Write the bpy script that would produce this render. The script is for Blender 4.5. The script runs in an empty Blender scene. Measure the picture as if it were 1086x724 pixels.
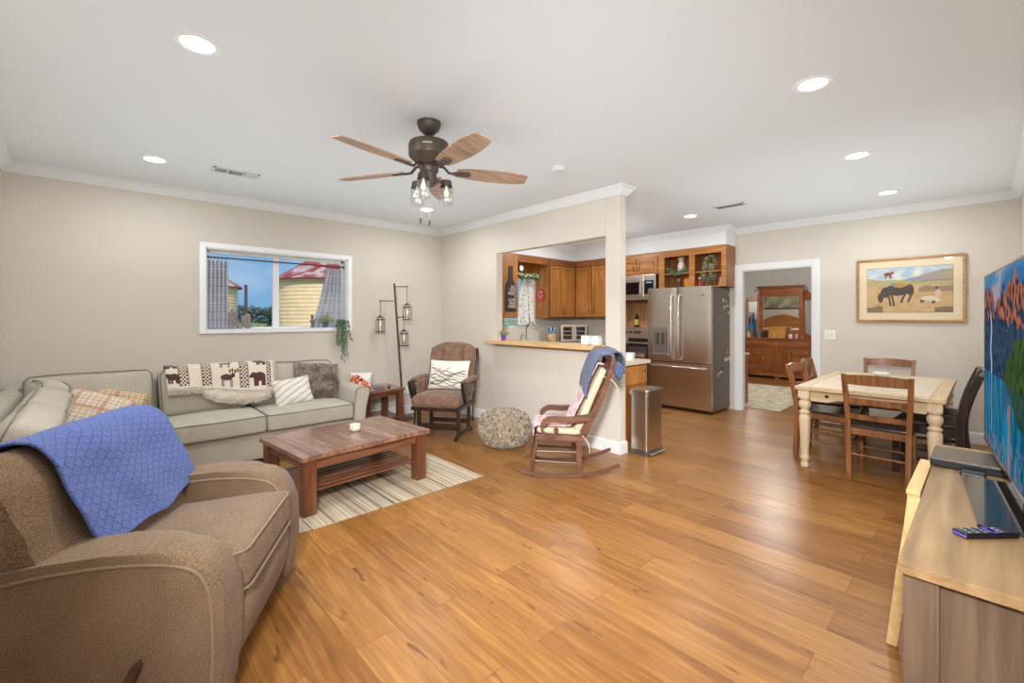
import bpy, bmesh, math, random
from mathutils import Vector, Matrix, noise
R = math.radians
PI = math.pi
random.seed(7)
S = bpy.context.scene
COL = S.collection

# ------------------------------------------------------------------ camera, sky, lights, exposure
CAM_H = 1.35
cam_data = bpy.data.cameras.new('camera')
cam = bpy.data.objects.new('camera', cam_data)
COL.objects.link(cam)
cam.location = (0, 0, CAM_H)
cam.rotation_euler = (R(90), 0, R(-43.112))
cam_data.sensor_width = 36
cam_data.lens = 471.02 / 1086 * 36
cam_data.shift_y = -25.3 / 1086
cam_data.clip_start = 0.05
cam_data.clip_end = 600
S.camera = cam

vs = S.view_settings
vs.view_transform = 'Standard'
vs.look = 'None'
vs.gamma = 1
vs.use_curve_mapping = False
vs.exposure = 0.0

LAMP_W = 10.0        # one recessed light
LAMP_C = (0.97, 0.985, 1.0)

w = bpy.data.worlds.new('sky')
S.world = w
w.use_nodes = True
nt = w.node_tree
nt.nodes.clear()
wo = nt.nodes.new('ShaderNodeOutputWorld')
bg = nt.nodes.new('ShaderNodeBackground')
nz = nt.nodes.new('ShaderNodeTexNoise')
tc = nt.nodes.new('ShaderNodeTexCoord')
mp = nt.nodes.new('ShaderNodeMapping')
cr = nt.nodes.new('ShaderNodeValToRGB')
mp.inputs['Scale'].default_value = (1, 1, 2.6)
nz.inputs['Scale'].default_value = 3.0
nz.inputs['Detail'].default_value = 6
cr.color_ramp.elements[0].position = 0.42
cr.color_ramp.elements[0].color = (0.19, 0.42, 0.72, 1)
cr.color_ramp.elements[1].position = 0.78
cr.color_ramp.elements[1].color = (0.62, 0.74, 0.88, 1)
nt.links.new(tc.outputs['Generated'], mp.inputs['Vector'])
nt.links.new(mp.outputs[0], nz.inputs['Vector'])
nt.links.new(nz.outputs[0], cr.inputs[0])
nt.links.new(cr.outputs[0], bg.inputs[0])
bg.inputs[1].default_value = 1.0
nt.links.new(bg.outputs[0], wo.inputs[0])

def light(name, kind, energy, loc, rot=(0, 0, 0), color=(1, 1, 1), **kw):
    d = bpy.data.lights.new(name, kind)
    d.energy = energy
    d.color = color
    for k, v in kw.items():
        setattr(d, k, v)
    o = bpy.data.objects.new(name, d)
    COL.objects.link(o)
    o.location = loc
    o.rotation_euler = rot
    return o

light('sun', 'SUN', 3.0, (0, 0, 20), (R(52), 0, R(-22)), (1, 0.90, 0.78), angle=R(3))
# added upward fill panels to brighten the ceilings; no such fixture in the rooms
light('ceiling_fill', 'AREA', 30, (1.6, 2.65, 1.75), (R(180), 0, 0), (0.80, 0.93, 1.0), shape='RECTANGLE', size=3.7, size_y=5.0)
light('ceiling_fill', 'AREA', 15, (5.2, 1.2, 1.75), (R(180), 0, 0), (0.80, 0.93, 1.0), shape='RECTANGLE', size=2.9, size_y=2.4)
light('ceiling_fill', 'AREA', 9, (5.1, 4.1, 1.95), (R(180), 0, 0), (0.9, 0.96, 1.0), shape='RECTANGLE', size=1.9, size_y=1.7)
light('front_fill', 'AREA', 72, (-0.40, -0.12, 2.1), (R(66), 0, R(-57)), (0.97, 0.985, 1.0), shape='DISK', size=0.45, spread=R(85))  # added fill for the partition and kitchen side, not a real lamp
light('front_fill', 'AREA', 5, (1.7, -0.14, 2.25), (R(62), 0, R(0)), (0.97, 0.985, 1.0), shape='DISK', size=0.45, spread=R(85))  # added weak fill aimed at the window wall

# ------------------------------------------------------------------ helpers
def srgb(h):
    h = h.lstrip('#')
    v = [int(h[i:i + 2], 16) / 255 for i in (0, 2, 4)]
    return tuple(c / 12.92 if c <= 0.04045 else ((c + 0.055) / 1.055) ** 2.4 for c in v) + (1,)

MATS = {}
def base_mat(name):
    m = bpy.data.materials.new(name)
    m.use_nodes = True
    n = m.node_tree
    n.nodes.clear()
    out = n.nodes.new('ShaderNodeOutputMaterial')
    b = n.nodes.new('ShaderNodeBsdfPrincipled')
    n.links.new(b.outputs[0], out.inputs[0])
    return m, n, b

def add_bump(n, b, src, strength=0.3, dist=0.01):
    bp = n.nodes.new('ShaderNodeBump')
    bp.inputs['Strength'].default_value = strength
    bp.inputs['Distance'].default_value = dist
    n.links.new(src, bp.inputs['Height'])
    n.links.new(bp.outputs[0], b.inputs['Normal'])

def coords(n, scale=(1, 1, 1), rot=(0, 0, 0)):
    t = n.nodes.new('ShaderNodeTexCoord')
    mpp = n.nodes.new('ShaderNodeMapping')
    mpp.inputs['Scale'].default_value = scale
    mpp.inputs['Rotation'].default_value = rot
    n.links.new(t.outputs['Object'], mpp.inputs['Vector'])
    return mpp.outputs[0]

def noise_node(n, vec, scale, detail=4, dist=0.0, rough=0.5):
    q = n.nodes.new('ShaderNodeTexNoise')
    q.inputs['Scale'].default_value = scale
    q.inputs['Detail'].default_value = detail
    q.inputs['Distortion'].default_value = dist
    q.inputs['Roughness'].default_value = rough
    n.links.new(vec, q.inputs['Vector'])
    return q.outputs[0]

def ramp(n, src, stops):
    r = n.nodes.new('ShaderNodeValToRGB')
    e = r.color_ramp.elements
    while len(e) < len(stops):
        e.new(0.5)
    for i, (p, c) in enumerate(stops):
        e[i].position = p
        e[i].color = c if len(c) == 4 else tuple(c) + (1,)
    n.links.new(src, r.inputs[0])
    return r.outputs[0]

def mixc(n, fac, a, b, mode='MIX'):
    m = n.nodes.new('ShaderNodeMix')
    m.data_type = 'RGBA'
    m.blend_type = mode
    def put(i, v):
        if isinstance(v, bpy.types.NodeSocket):
            n.links.new(v, m.inputs[i])
        else:
            m.inputs[i].default_value = v
    put(0, fac); put(6, a); put(7, b)
    return m.outputs[2]

def plain(name, hexc, rough=0.5, metal=0.0, bump=0.0, bscale=80, vary=0.0, emit=None, spec=None, trans=0.0, alpha=None, coat=0.0, sheen=0.0):
    if name in MATS:
        return MATS[name]
    m, n, b = base_mat(name)
    c = srgb(hexc)
    b.inputs['Base Color'].default_value = c
    b.inputs['Roughness'].default_value = rough
    b.inputs['Metallic'].default_value = metal
    if spec is not None: b.inputs['Specular IOR Level'].default_value = spec
    if coat: b.inputs['Coat Weight'].default_value = coat
    if sheen: b.inputs['Sheen Weight'].default_value = sheen
    if trans: b.inputs['Transmission Weight'].default_value = trans
    if alpha is not None: b.inputs['Alpha'].default_value = alpha
    if bump or vary:
        v = coords(n)
        q = noise_node(n, v, bscale, 3)
        if vary:
            lo = tuple(x * (1 - vary) for x in c[:3]) + (1,)
            hi = tuple(min(1, x * (1 + vary)) for x in c[:3]) + (1,)
            n.links.new(ramp(n, q, [(0.35, lo), (0.65, hi)]), b.inputs['Base Color'])
        if bump:
            add_bump(n, b, q, bump, 0.004)
    if emit:
        b.inputs['Emission Color'].default_value = srgb(emit[0])
        b.inputs['Emission Strength'].default_value = emit[1]
    MATS[name] = m
    return m

def fabric(name, hexa, hexb, scale=260, bump=0.5, rough=0.95, sheen=0.15):
    """woven cloth: two thread colours"""
    if name in MATS:
        return MATS[name]
    m, n, b = base_mat(name)
    v = coords(n)
    q = noise_node(n, v, scale, 2)
    q2 = noise_node(n, v, 7, 3)
    c = ramp(n, q, [(0.38, srgb(hexa)), (0.62, srgb(hexb))])
    c = mixc(n, 0.18, c, ramp(n, q2, [(0.3, srgb(hexa)), (0.7, srgb(hexb))]))
    n.links.new(c, b.inputs['Base Color'])
    b.inputs['Roughness'].default_value = rough
    b.inputs['Sheen Weight'].default_value = sheen
    b.inputs['Specular IOR Level'].default_value = 0.2
    add_bump(n, b, q, bump, 0.003)
    MATS[name] = m
    return m

def wood(name, dark, mid, lightc, axis='X', scale=1.0, rough=0.4, knots=False, coat=0.0, bump=0.15):
    """grain running along the given axis of the object"""
    if name in MATS:
        return MATS[name]
    m, n, b = base_mat(name)
    st = {'X': (1.2, 16, 16), 'Y': (16, 1.2, 16), 'Z': (16, 16, 1.2)}[axis]
    v = coords(n, tuple(s * scale for s in st))
    q = noise_node(n, v, 1.6, 7, 0.6, 0.6)
    c = ramp(n, q, [(0.28, srgb(dark)), (0.5, srgb(mid)), (0.72, srgb(lightc))])
    v2 = coords(n, (3, 3, 3))
    q2 = noise_node(n, v2, 1.3, 2)
    c = mixc(n, ramp(n, q2, [(0.4, (0, 0, 0)), (0.75, (0.35, 0.35, 0.35))]), c, srgb(dark))
    if knots:
        vk = coords(n, tuple(s * scale * 0.32 for s in {'X': (2, 9, 9), 'Y': (9, 2, 9), 'Z': (9, 9, 2)}[axis]))
        qk = noise_node(n, vk, 2.1, 3, 0.8)
        c = mixc(n, ramp(n, qk, [(0.66, (0, 0, 0)), (0.74, (0.8, 0.8, 0.8))]), c, srgb(dark))
    n.links.new(c, b.inputs['Base Color'])
    b.inputs['Roughness'].default_value = rough
    if coat: b.inputs['Coat Weight'].default_value = coat; b.inputs['Coat Roughness'].default_value = 0.2
    add_bump(n, b, q, bump, 0.002)
    MATS[name] = m
    return m

def attr_mat(name, rough=0.9, emit=0.0, bump=0.0, bscale=200, sheen=0.0):
    """colour from the pattern woven / printed into the surface"""
    if name in MATS:
        return MATS[name]
    m, n, b = base_mat(name)
    a = n.nodes.new('ShaderNodeAttribute')
    a.attribute_name = 'Col'
    if emit:
        em = n.nodes.new('ShaderNodeEmission')
        em.inputs[1].default_value = emit
        n.links.new(a.outputs[0], em.inputs[0])
        mx = n.nodes.new('ShaderNodeMixShader'); mx.inputs[0].default_value = 0.06
        b.inputs['Base Color'].default_value = (0.01, 0.01, 0.01, 1)
        n.links.new(em.outputs[0], mx.inputs[1]); n.links.new(b.outputs[0], mx.inputs[2])
        n.links.new(mx.outputs[0], [q for q in n.nodes if q.type == 'OUTPUT_MATERIAL'][0].inputs[0])
        n.links.new(a.outputs[0], b.inputs['Emission Color'])
        b.inputs['Emission Strength'].default_value = emit
    else:
        n.links.new(a.outputs[0], b.inputs['Base Color'])
    b.inputs['Roughness'].default_value = rough
    b.inputs['Sheen Weight'].default_value = sheen
    if bump:
        add_bump(n, b, noise_node(n, coords(n), bscale, 2), bump, 0.003)
    MATS[name] = m
    return m

def glass(name, tint='#ffffff', rough=0.02, fac=0.12):
    """thin clear pane: mostly see-through with a glossy skin"""
    if name in MATS:
        return MATS[name]
    m = bpy.data.materials.new(name)
    m.use_nodes = True
    n = m.node_tree
    n.nodes.clear()
    out = n.nodes.new('ShaderNodeOutputMaterial')
    tr = n.nodes.new('ShaderNodeBsdfTransparent')
    tr.inputs[0].default_value = srgb(tint)
    gl = n.nodes.new('ShaderNodeBsdfGlossy')
    gl.inputs['Roughness'].default_value = rough
    mx = n.nodes.new('ShaderNodeMixShader')
    mx.inputs[0].default_value = fac
    n.links.new(tr.outputs[0], mx.inputs[1])
    n.links.new(gl.outputs[0], mx.inputs[2])
    n.links.new(mx.outputs[0], out.inputs[0])
    MATS[name] = m
    return m

# ---- meshes
def BM():
    return bmesh.new()

def xf(bm, verts, M):
    if M is not None:
        for v in verts:
            v.co = M @ v.co

def box(bm, x0, x1, y0, y1, z0, z1, bev=0.0, M=None, seg=2):
    old = set(bm.verts) if bev > 0 else None
    r = bmesh.ops.create_cube(bm, size=1)
    vs_ = r['verts']
    for v in vs_:
        v.co = Vector(((x0 + x1) / 2 + v.co.x * (x1 - x0), (y0 + y1) / 2 + v.co.y * (y1 - y0), (z0 + z1) / 2 + v.co.z * (z1 - z0)))
    if bev > 0:
        es = set(e for v in vs_ for e in v.link_edges)
        rr = bmesh.ops.bevel(bm, geom=list(es), offset=bev, segments=seg, affect='EDGES', profile=0.5)
        vs_ = [v for v in bm.verts if v not in old]
    xf(bm, vs_, M)
    return vs_

def beam(bm, p0, p1, w_, h_, bev=0.004, up=(0, 0, 1)):
    """square bar from p0 to p1; w_ across, h_ along up"""
    p0, p1 = Vector(p0), Vector(p1)
    d = (p1 - p0); L = d.length; d.normalize()
    upv = Vector(up)
    if abs(d.dot(upv)) > 0.98:
        upv = Vector((1, 0, 0))
    s = d.cross(upv).normalized()
    u = s.cross(d).normalized()
    M = Matrix(((d.x, s.x, u.x, p0.x), (d.y, s.y, u.y, p0.y), (d.z, s.z, u.z, p0.z), (0, 0, 0, 1)))
    return box(bm, 0, L, -w_ / 2, w_ / 2, -h_ / 2, h_ / 2, bev, M)

def tube(bm, pts, r, seg=8, closed=False, cap=True, flat=1.0):
    pts = [Vector(p) for p in pts]
    n_ = len(pts)
    rs = r if isinstance(r, (list, tuple)) else [r] * n_
    rings = []
    prev = None
    for i, p in enumerate(pts):
        if closed:
            t = pts[(i + 1) % n_] - pts[i - 1]
        else:
            t = pts[min(i + 1, n_ - 1)] - pts[max(i - 1, 0)]
        if t.length < 1e-9: t = Vector((0, 0, 1))
        t.normalize()
        if prev is None:
            a = Vector((0, 0, 1)) if abs(t.z) < 0.9 else Vector((1, 0, 0))
            s = t.cross(a).normalized()
        else:
            s = prev - t * prev.dot(t)
            if s.length < 1e-6: s = t.orthogonal()
            s.normalize()
        prev = s
        u = t.cross(s)
        rings.append([bm.verts.new(p + s * rs[i] * math.cos(2 * PI * k / seg) + u * rs[i] * flat * math.sin(2 * PI * k / seg)) for k in range(seg)])
    m = n_ if closed else n_ - 1
    for i in range(m):
        a, b = rings[i], rings[(i + 1) % n_]
        for k in range(seg):
            bm.faces.new((a[k], a[(k + 1) % seg], b[(k + 1) % seg], b[k]))
    if cap and not closed:
        bm.faces.new(rings[0]); bm.faces.new(list(reversed(rings[-1])))
    return [v for rg in rings for v in rg]

def lathe(bm, prof, seg=24, c=(0, 0, 0), M=None, capb=True, capt=True):
    rings = []
    for r, z in prof:
        rings.append([bm.verts.new(Vector((c[0] + r * math.cos(2 * PI * k / seg), c[1] + r * math.sin(2 * PI * k / seg), c[2] + z))) for k in range(seg)])
    for a, b in zip(rings, rings[1:]):
        for k in range(seg):
            bm.faces.new((a[k], a[(k + 1) % seg], b[(k + 1) % seg], b[k]))
    if capb and prof[0][0] > 1e-5: bm.faces.new(list(reversed(rings[0])))
    if capt and prof[-1][0] > 1e-5: bm.faces.new(rings[-1])
    vs_ = [v for rg in rings for v in rg]
    xf(bm, vs_, M)
    return vs_

def prism(bm, poly, t0, t1, plane='XZ', bev=0.0, M=None, seg=2):
    """extrude a closed 2-D outline between t0 and t1 along the third axis"""
    def P(a, b, t):
        return Vector({'XZ': (a, t, b), 'XY': (a, b, t), 'YZ': (t, a, b)}[plane])
    old = set(bm.verts) if bev > 0 else None
    A = [bm.verts.new(P(a, b, t0)) for a, b in poly]
    B = [bm.verts.new(P(a, b, t1)) for a, b in poly]
    f1 = bm.faces.new(A); f2 = bm.faces.new(list(reversed(B)))
    n_ = len(poly)
    for i in range(n_):
        bm.faces.new((A[i], B[i], B[(i + 1) % n_], A[(i + 1) % n_]))
    vs_ = A + B
    if bev > 0:
        es = list(set(f1.edges) | set(f2.edges))
        bmesh.ops.bevel(bm, geom=es, offset=bev, segments=seg, affect='EDGES', profile=0.5)
        vs_ = [v for v in bm.verts if v not in old]
    xf(bm, vs_, M)
    return vs_

def surf(fn, nu, nv, col=None, wrap=False):
    """grid surface fn(u,v) u,v in 0..1, optional vertex colours"""
    bm = bmesh.new()
    lay = bm.verts.layers.float_color.new('Col') if col else None
    g = []
    for i in range(nu + 1):
        row = []
        for j in range(nv + 1):
            u, v = i / nu, j / nv
            q = bm.verts.new(Vector(fn(u, v)))
            if col:
                c = col(u, v)
                q[lay] = (c[0], c[1], c[2], 1)
            row.append(q)
        g.append(row)
    for i in range(nu):
        for j in range(nv):
            bm.faces.new((g[i][j], g[i + 1][j], g[i + 1][j + 1], g[i][j + 1]))
    return bm

def rbox(bm, sx, sy, sz, r=0.04, crown=0.0, crowny=0.0, n=(16, 12, 6), M=None, wob=0.0, seed=0):
    """soft cushion block centred at origin"""
    hx, hy, hz = sx / 2, sy / 2, sz / 2
    r = min(r, hx, hy, hz)
    def ticks(h, k):
        out = [-h, -h + r * 0.3, -h + r * 0.65]
        k = max(2, k)
        out += [-(h - r) + 2 * (h - r) * i / k for i in range(k + 1)]
        out += [h - r * 0.65, h - r * 0.3, h]
        o2 = []
        for a in out:
            if not o2 or a - o2[-1] > 1e-5: o2.append(a)
        return o2
    tx, ty, tz = ticks(hx, n[0]), ticks(hy, n[1]), ticks(hz, n[2])
    cache = {}
    def V(x, y, z):
        k = (round(x, 6), round(y, 6), round(z, 6))
        if k in cache: return cache[k]
        q = Vector((x, y, z))
        core = Vector((max(-(hx - r), min(hx - r, x)), max(-(hy - r), min(hy - r, y)), max(-(hz - r), min(hz - r, z))))
        d = q - core
        p = core + (d.normalized() * r if d.length > 1e-9 else Vector((0, 0, 0)))
        f = (1 - (x / hx) ** 2) * (1 - (y / hy) ** 2)
        p.z += crown * f * (z / hz)
        p.y += crowny * (1 - (x / hx) ** 2) * (1 - (z / hz) ** 2) * (y / hy)
        if wob:
            w3 = noise.noise_vector(Vector((p.x * 4 + seed, p.y * 4, p.z * 4))) * wob
            p += w3
        v = bm.verts.new(p)
        cache[k] = v
        return v
    def face(a, b, c, d):
        vs4 = []
        for q in (a, b, c, d):
            v = V(*q)
            if v not in vs4: vs4.append(v)
        if len(vs4) >= 3:
            try: bm.faces.new(vs4)
            except ValueError: pass
    for zz, s in ((-hz, -1), (hz, 1)):
        for x0, x1 in zip(tx, tx[1:]):
            for y0, y1 in zip(ty, ty[1:]):
                face((x0, y0, zz), (x1, y0, zz), (x1, y1, zz), (x0, y1, zz))
    for yy in (-hy, hy):
        for x0, x1 in zip(tx, tx[1:]):
            for z0, z1 in zip(tz, tz[1:]):
                face((x0, yy, z0), (x1, yy, z0), (x1, yy, z1), (x0, yy, z1))
    for xx in (-hx, hx):
        for y0, y1 in zip(ty, ty[1:]):
            for z0, z1 in zip(tz, tz[1:]):
                face((xx, y0, z0), (xx, y1, z0), (xx, y1, z1), (xx, y0, z1))
    vs_ = list(cache.values())
    xf(bm, vs_, M)
    return vs_

def rrect_loop(sx, sy, z, r, crown=0, k=5, per=8):
    """points round a rounded rectangle"""
    hx, hy = sx / 2, sy / 2
    pts = []
    for cx_, cy_, a0 in ((hx - r, hy - r, 0), (-hx + r, hy - r, 90), (-hx + r, -hy + r, 180), (hx - r, -hy + r, 270)):
        for i in range(k + 1):
            a = R(a0 + 90 * i / k)
            pts.append(Vector((cx_ + r * math.cos(a), cy_ + r * math.sin(a), z)))
    out = []
    for i, p in enumerate(pts):
        q = pts[(i + 1) % len(pts)]
        out.append(p)
        if (q - p).length > 0.15:
            for j in range(1, per):
                out.append(p.lerp(q, j / per))
    return out

def TR(x=0, y=0, z=0, rx=0, ry=0, rz=0):
    return Matrix.Translation((x, y, z)) @ Matrix.Rotation(R(rz), 4, 'Z') @ Matrix.Rotation(R(ry), 4, 'Y') @ Matrix.Rotation(R(rx), 4, 'X')

def mk(name, bm, m, parent=None, smooth=40, sub=0, solid=0, loc=None, rot=None):
    bmesh.ops.recalc_face_normals(bm, faces=bm.faces[:])
    me = bpy.data.meshes.new(name)
    bm.to_mesh(me)
    bm.free()
    ml = m if isinstance(m, (list, tuple)) else [m]
    for q in ml: me.materials.append(q)
    if smooth:
        me.shade_smooth()
        me.set_sharp_from_angle(angle=R(smooth))
    o = bpy.data.objects.new(name, me)
    COL.objects.link(o)
    if parent is not None: o.parent = parent
    if loc is not None: o.location = loc
    if rot is not None: o.rotation_euler = tuple(R(a) for a in rot)
    if smooth and smooth <= 50 and not sub:
        q = o.modifiers.new('normals', 'WEIGHTED_NORMAL'); q.keep_sharp = True; q.weight = 60
    if solid:
        q = o.modifiers.new('thickness', 'SOLIDIFY'); q.thickness = solid; q.offset = 0
    if sub:
        q = o.modifiers.new('smooth', 'SUBSURF'); q.levels = sub; q.render_levels = sub
    return o

def tag(o, label, cat, group=None):
    o['label'] = label
    o['category'] = cat
    if group: o['group'] = group
    return o

def thing(name, label, cat, loc=(0, 0, 0), rz=0, group=None):
    o = bpy.data.objects.new(name, None)
    COL.objects.link(o)
    o.empty_display_size = 0.1
    o.location = loc
    o.rotation_euler = (0, 0, R(rz))
    return tag(o, label, cat, group)

def struct(name, bm, m, parent=None, smooth=30):
    o = mk(name, bm, m, parent, smooth)
    if parent is None: o['kind'] = 'structure'
    return o

def copy_thing(root, loc, rz=None, label=None, group=None):
    def cp(o, par):
        c = o.copy(); COL.objects.link(c); c.parent = par
        for ch in [q for q in bpy.data.objects if q.parent == o]:
            cp(ch, c)
        return c
    c = cp(root, root.parent)
    c.location = loc
    if rz is not None: c.rotation_euler = (0, 0, R(rz))
    if label: c['label'] = label
    if group: c['group'] = group
    return c

def text_part(name, body, size, m, M, parent, depth=0.001, align='CENTER'):
    cu = bpy.data.curves.new(name, 'FONT')
    cu.body = body; cu.size = size; cu.extrude = depth
    cu.align_x = align; cu.align_y = 'CENTER'
    t = bpy.data.objects.new(name, cu)
    COL.objects.link(t)
    dg = bpy.context.evaluated_depsgraph_get()
    me = bpy.data.meshes.new_from_object(t.evaluated_get(dg))
    bpy.data.objects.remove(t)
    me.transform(M)
    me.materials.clear(); me.materials.append(m)
    o = bpy.data.objects.new(name, me)
    COL.objects.link(o)
    o.parent = parent
    return o

def leaf(bm, p, d, L, W, droop=0.2, up=None):
    """one pointed leaf from p along d"""
    d = Vector(d).normalized()
    a = up or Vector((random.uniform(-1, 1), random.uniform(-1, 1), random.uniform(-.3, 1)))
    s = d.cross(a)
    if s.length < 1e-4: s = d.orthogonal()
    s.normalize()
    nrm = s.cross(d).normalized()
    p = Vector(p)
    b0 = bm.verts.new(p)
    m1 = bm.verts.new(p + d * L * .35 + s * W * .5 + nrm * W * .1)
    m2 = bm.verts.new(p + d * L * .35 - s * W * .5 + nrm * W * .1)
    c = bm.verts.new(p + d * L * .45 - nrm * W * .1)
    t = bm.verts.new(p + d * L - nrm * L * droop)
    bm.faces.new((b0, m1, c)); bm.faces.new((b0, c, m2)); bm.faces.new((m1, t, c)); bm.faces.new((c, t, m2))

def curve_pts(ctrl, n=8):
    """Catmull-Rom through control points"""
    P = [Vector(p) for p in ctrl]
    P = [P[0] * 2 - P[1]] + P + [P[-1] * 2 - P[-2]]
    out = []
    for i in range(1, len(P) - 2):
        for k in range(n):
            t = k / n
            a, b, c, d = P[i - 1], P[i], P[i + 1], P[i + 2]
            out.append(0.5 * ((2 * b) + (c - a) * t + (2 * a - 5 * b + 4 * c - d) * t * t + (3 * b - a - 3 * c + d) * t ** 3))
    out.append(P[-2])
    return out

# ------------------------------------------------------------------ room
XE, XB, XC = -0.574, 3.775, 6.866
YD, YA = -0.245, 5.584
ZC = 2.65
TH = 0.10

m_wall = plain('wall_paint', '#d8d0c4', 0.85, bump=0.05, bscale=220, spec=0.2)
m_ceil = plain('ceiling_paint', '#e6e9ec', 0.9, bump=0.06, bscale=160, spec=0.1)
m_trim = plain('trim_white', '#e9eaea', 0.4)
m_winw = plain('window_white', '#f8fafb', 0.35)

def floor_mat():
    m, n, b = base_mat('oak_laminate')
    v = coords(n, (1, 1, 1), (0, 0, R(90)))
    def brick(c1, c2, mortar, ms):
        t = n.nodes.new('ShaderNodeTexBrick')
        t.inputs['Scale'].default_value = 1
        t.inputs['Brick Width'].default_value = 1.28
        t.inputs['Row Height'].default_value = 0.192
        t.inputs['Mortar Size'].default_value = ms
        t.inputs['Mortar Smooth'].default_value = 0.1
        t.inputs['Bias'].default_value = 0
        t.offset = 0.37
        t.inputs['Color1'].default_value = c1
        t.inputs['Color2'].default_value = c2
        t.inputs['Mortar'].default_value = mortar
        n.links.new(v, t.inputs['Vector'])
        return t
    bt = brick((0, 0, 0, 1), (1, 1, 1, 1), (0.5, 0.5, 0.5, 1), 0.0011)
    # shift the grain plank by plank
    add = n.nodes.new('ShaderNodeVectorMath'); add.operation = 'MULTIPLY_ADD'
    n.links.new(bt.outputs['Color'], add.inputs[0])
    add.inputs[1].default_value = (37, 13, 5)
    tcn = n.nodes.new('ShaderNodeTexCoord')
    n.links.new(tcn.outputs['Object'], add.inputs[2])
    mpn = n.nodes.new('ShaderNodeMapping')
    mpn.inputs['Scale'].default_value = (13, 1.1, 1)
    n.links.new(add.outputs[0], mpn.inputs['Vector'])
    q = noise_node(n, mpn.outputs[0], 1.5, 8, 1.3, 0.62)
    c = ramp(n, q, [(0.28, srgb('#5c3818')), (0.42, srgb('#845426')), (0.55, srgb('#9a6832')), (0.72, srgb('#b48246'))])
    # fine streaks
    mp2 = n.nodes.new('ShaderNodeMapping')
    mp2.inputs['Scale'].default_value = (70, 2.2, 1)
    n.links.new(add.outputs[0], mp2.inputs['Vector'])
    q2 = noise_node(n, mp2.outputs[0], 1.5, 4, 0.2)
    c = mixc(n, ramp(n, q2, [(0.36, (0.55, 0.55, 0.55)), (0.52, (0, 0, 0))]), c, srgb('#744820'))
    # per-plank tone
    c = mixc(n, 0.34, c, ramp(n, bt.outputs['Color'], [(0, srgb('#784c24')), (1, srgb('#be8c50'))]))
    # knots and cracks
    mp3 = n.nodes.new('ShaderNodeMapping')
    mp3.inputs['Scale'].default_value = (9, 2.4, 1)
    n.links.new(add.outputs[0], mp3.inputs['Vector'])
    q3 = noise_node(n, mp3.outputs[0], 1.25, 3, 1.5)
    c = mixc(n, ramp(n, q3, [(0.66, (0, 0, 0)), (0.74, (0.85, 0.85, 0.85))]), c, srgb('#5e3a1c'))
    c = mixc(n, ramp(n, bt.outputs['Fac'], [(0, (0, 0, 0)), (1, (0.75, 0.75, 0.75))]), c, srgb('#4a2c12'))
    n.links.new(c, b.inputs['Base Color'])
    b.inputs['Roughness'].default_value = 0.3
    n.links.new(ramp(n, q2, [(0.2, (0.38, 0.38, 0.38)), (0.8, (0.27, 0.27, 0.27))]), b.inputs['Roughness'])
    b.inputs['Specular IOR Level'].default_value = 0.36
    add_bump(n, b, q, 0.06, 0.002)
    return m
m_floor = floor_mat()

BX1, BY0, BY1 = 11.5, -0.4, 5.9      # bedroom beyond the dining wall
bm = BM(); box(bm, XE - TH, BX1 + TH, BY0 - TH, BY1 + TH, -0.1, 0); struct('floor', bm, m_floor)
bm = BM(); box(bm, XE - TH, BX1 + TH, BY0 - TH, BY1 + TH, ZC, ZC + 0.1); struct('ceiling', bm, m_ceil)
bm = BM(); box(bm, XE - TH, XE, YD, YA, 0, ZC); struct('wall_left', bm, m_wall)
bm = BM(); box(bm, XE - TH, XC, YD - TH, YD, 0, ZC); struct('wall_front', bm, m_wall)
# window wall with two openings
WX0, WX1, WZ0, WZ1 = 0.835, 2.345, 1.215, 2.085
KX0, KX1, KZ0, KZ1 = 5.10, 5.74, 1.18, 2.10
WT = 0.15
bm = BM()
box(bm, XE, WX0, YA, YA + WT, 0, ZC)
box(bm, WX1, KX0, YA, YA + WT, 0, ZC)
box(bm, KX1, XC + TH, YA, YA + WT, 0, ZC)
for a, b_, c, d in ((WX0, WX1, WZ0, WZ1), (KX0, KX1, KZ0, KZ1)):
    box(bm, a, b_, YA, YA + WT, 0, c)
    box(bm, a, b_, YA, YA + WT, d, ZC)
struct('wall_back', bm, m_wall)
# partition with pass-through
OY0, OY1, OZ0, OZ1 = 2.645, 4.325, 1.02, 2.18
PY0 = 2.47
bm = BM()
box(bm, XB, XB + TH, PY0, OY0, 0, ZC, 0.006)
box(bm, XB, XB + TH, OY1, YA, 0, ZC)
box(bm, XB, XB + TH, OY0, OY1, 0, OZ0)
box(bm, XB, XB + TH, OY0, OY1, OZ1, ZC)
struct('wall_partition', bm, m_wall)
# dining wall with doorway
DY0, DY1, DZ = 1.56, 2.44, 2.03
bm = BM()
box(bm, XC, XC + TH, YD - TH, DY0, 0, ZC)
box(bm, XC, XC + TH, DY1, YA, 0, ZC)
box(bm, XC, XC + TH, DY0, DY1, DZ, ZC)
struct('wall_right', bm, m_wall)
m_bwall = plain('bedroom_paint', '#d6d3cc', 0.85, spec=0.2)
bm = BM(); box(bm, BX1, BX1 + TH, BY0, BY1, 0, ZC); struct('wall_bedroom_far', bm, m_bwall)
bm = BM(); box(bm, XC + TH, BX1, BY1, BY1 + TH, 0, ZC); struct('wall_bedroom_back', bm, m_bwall)
bm = BM(); box(bm, XC + TH, BX1, BY0 - TH, BY0, 0, ZC); struct('wall_bedroom_front', bm, m_bwall)

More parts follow.
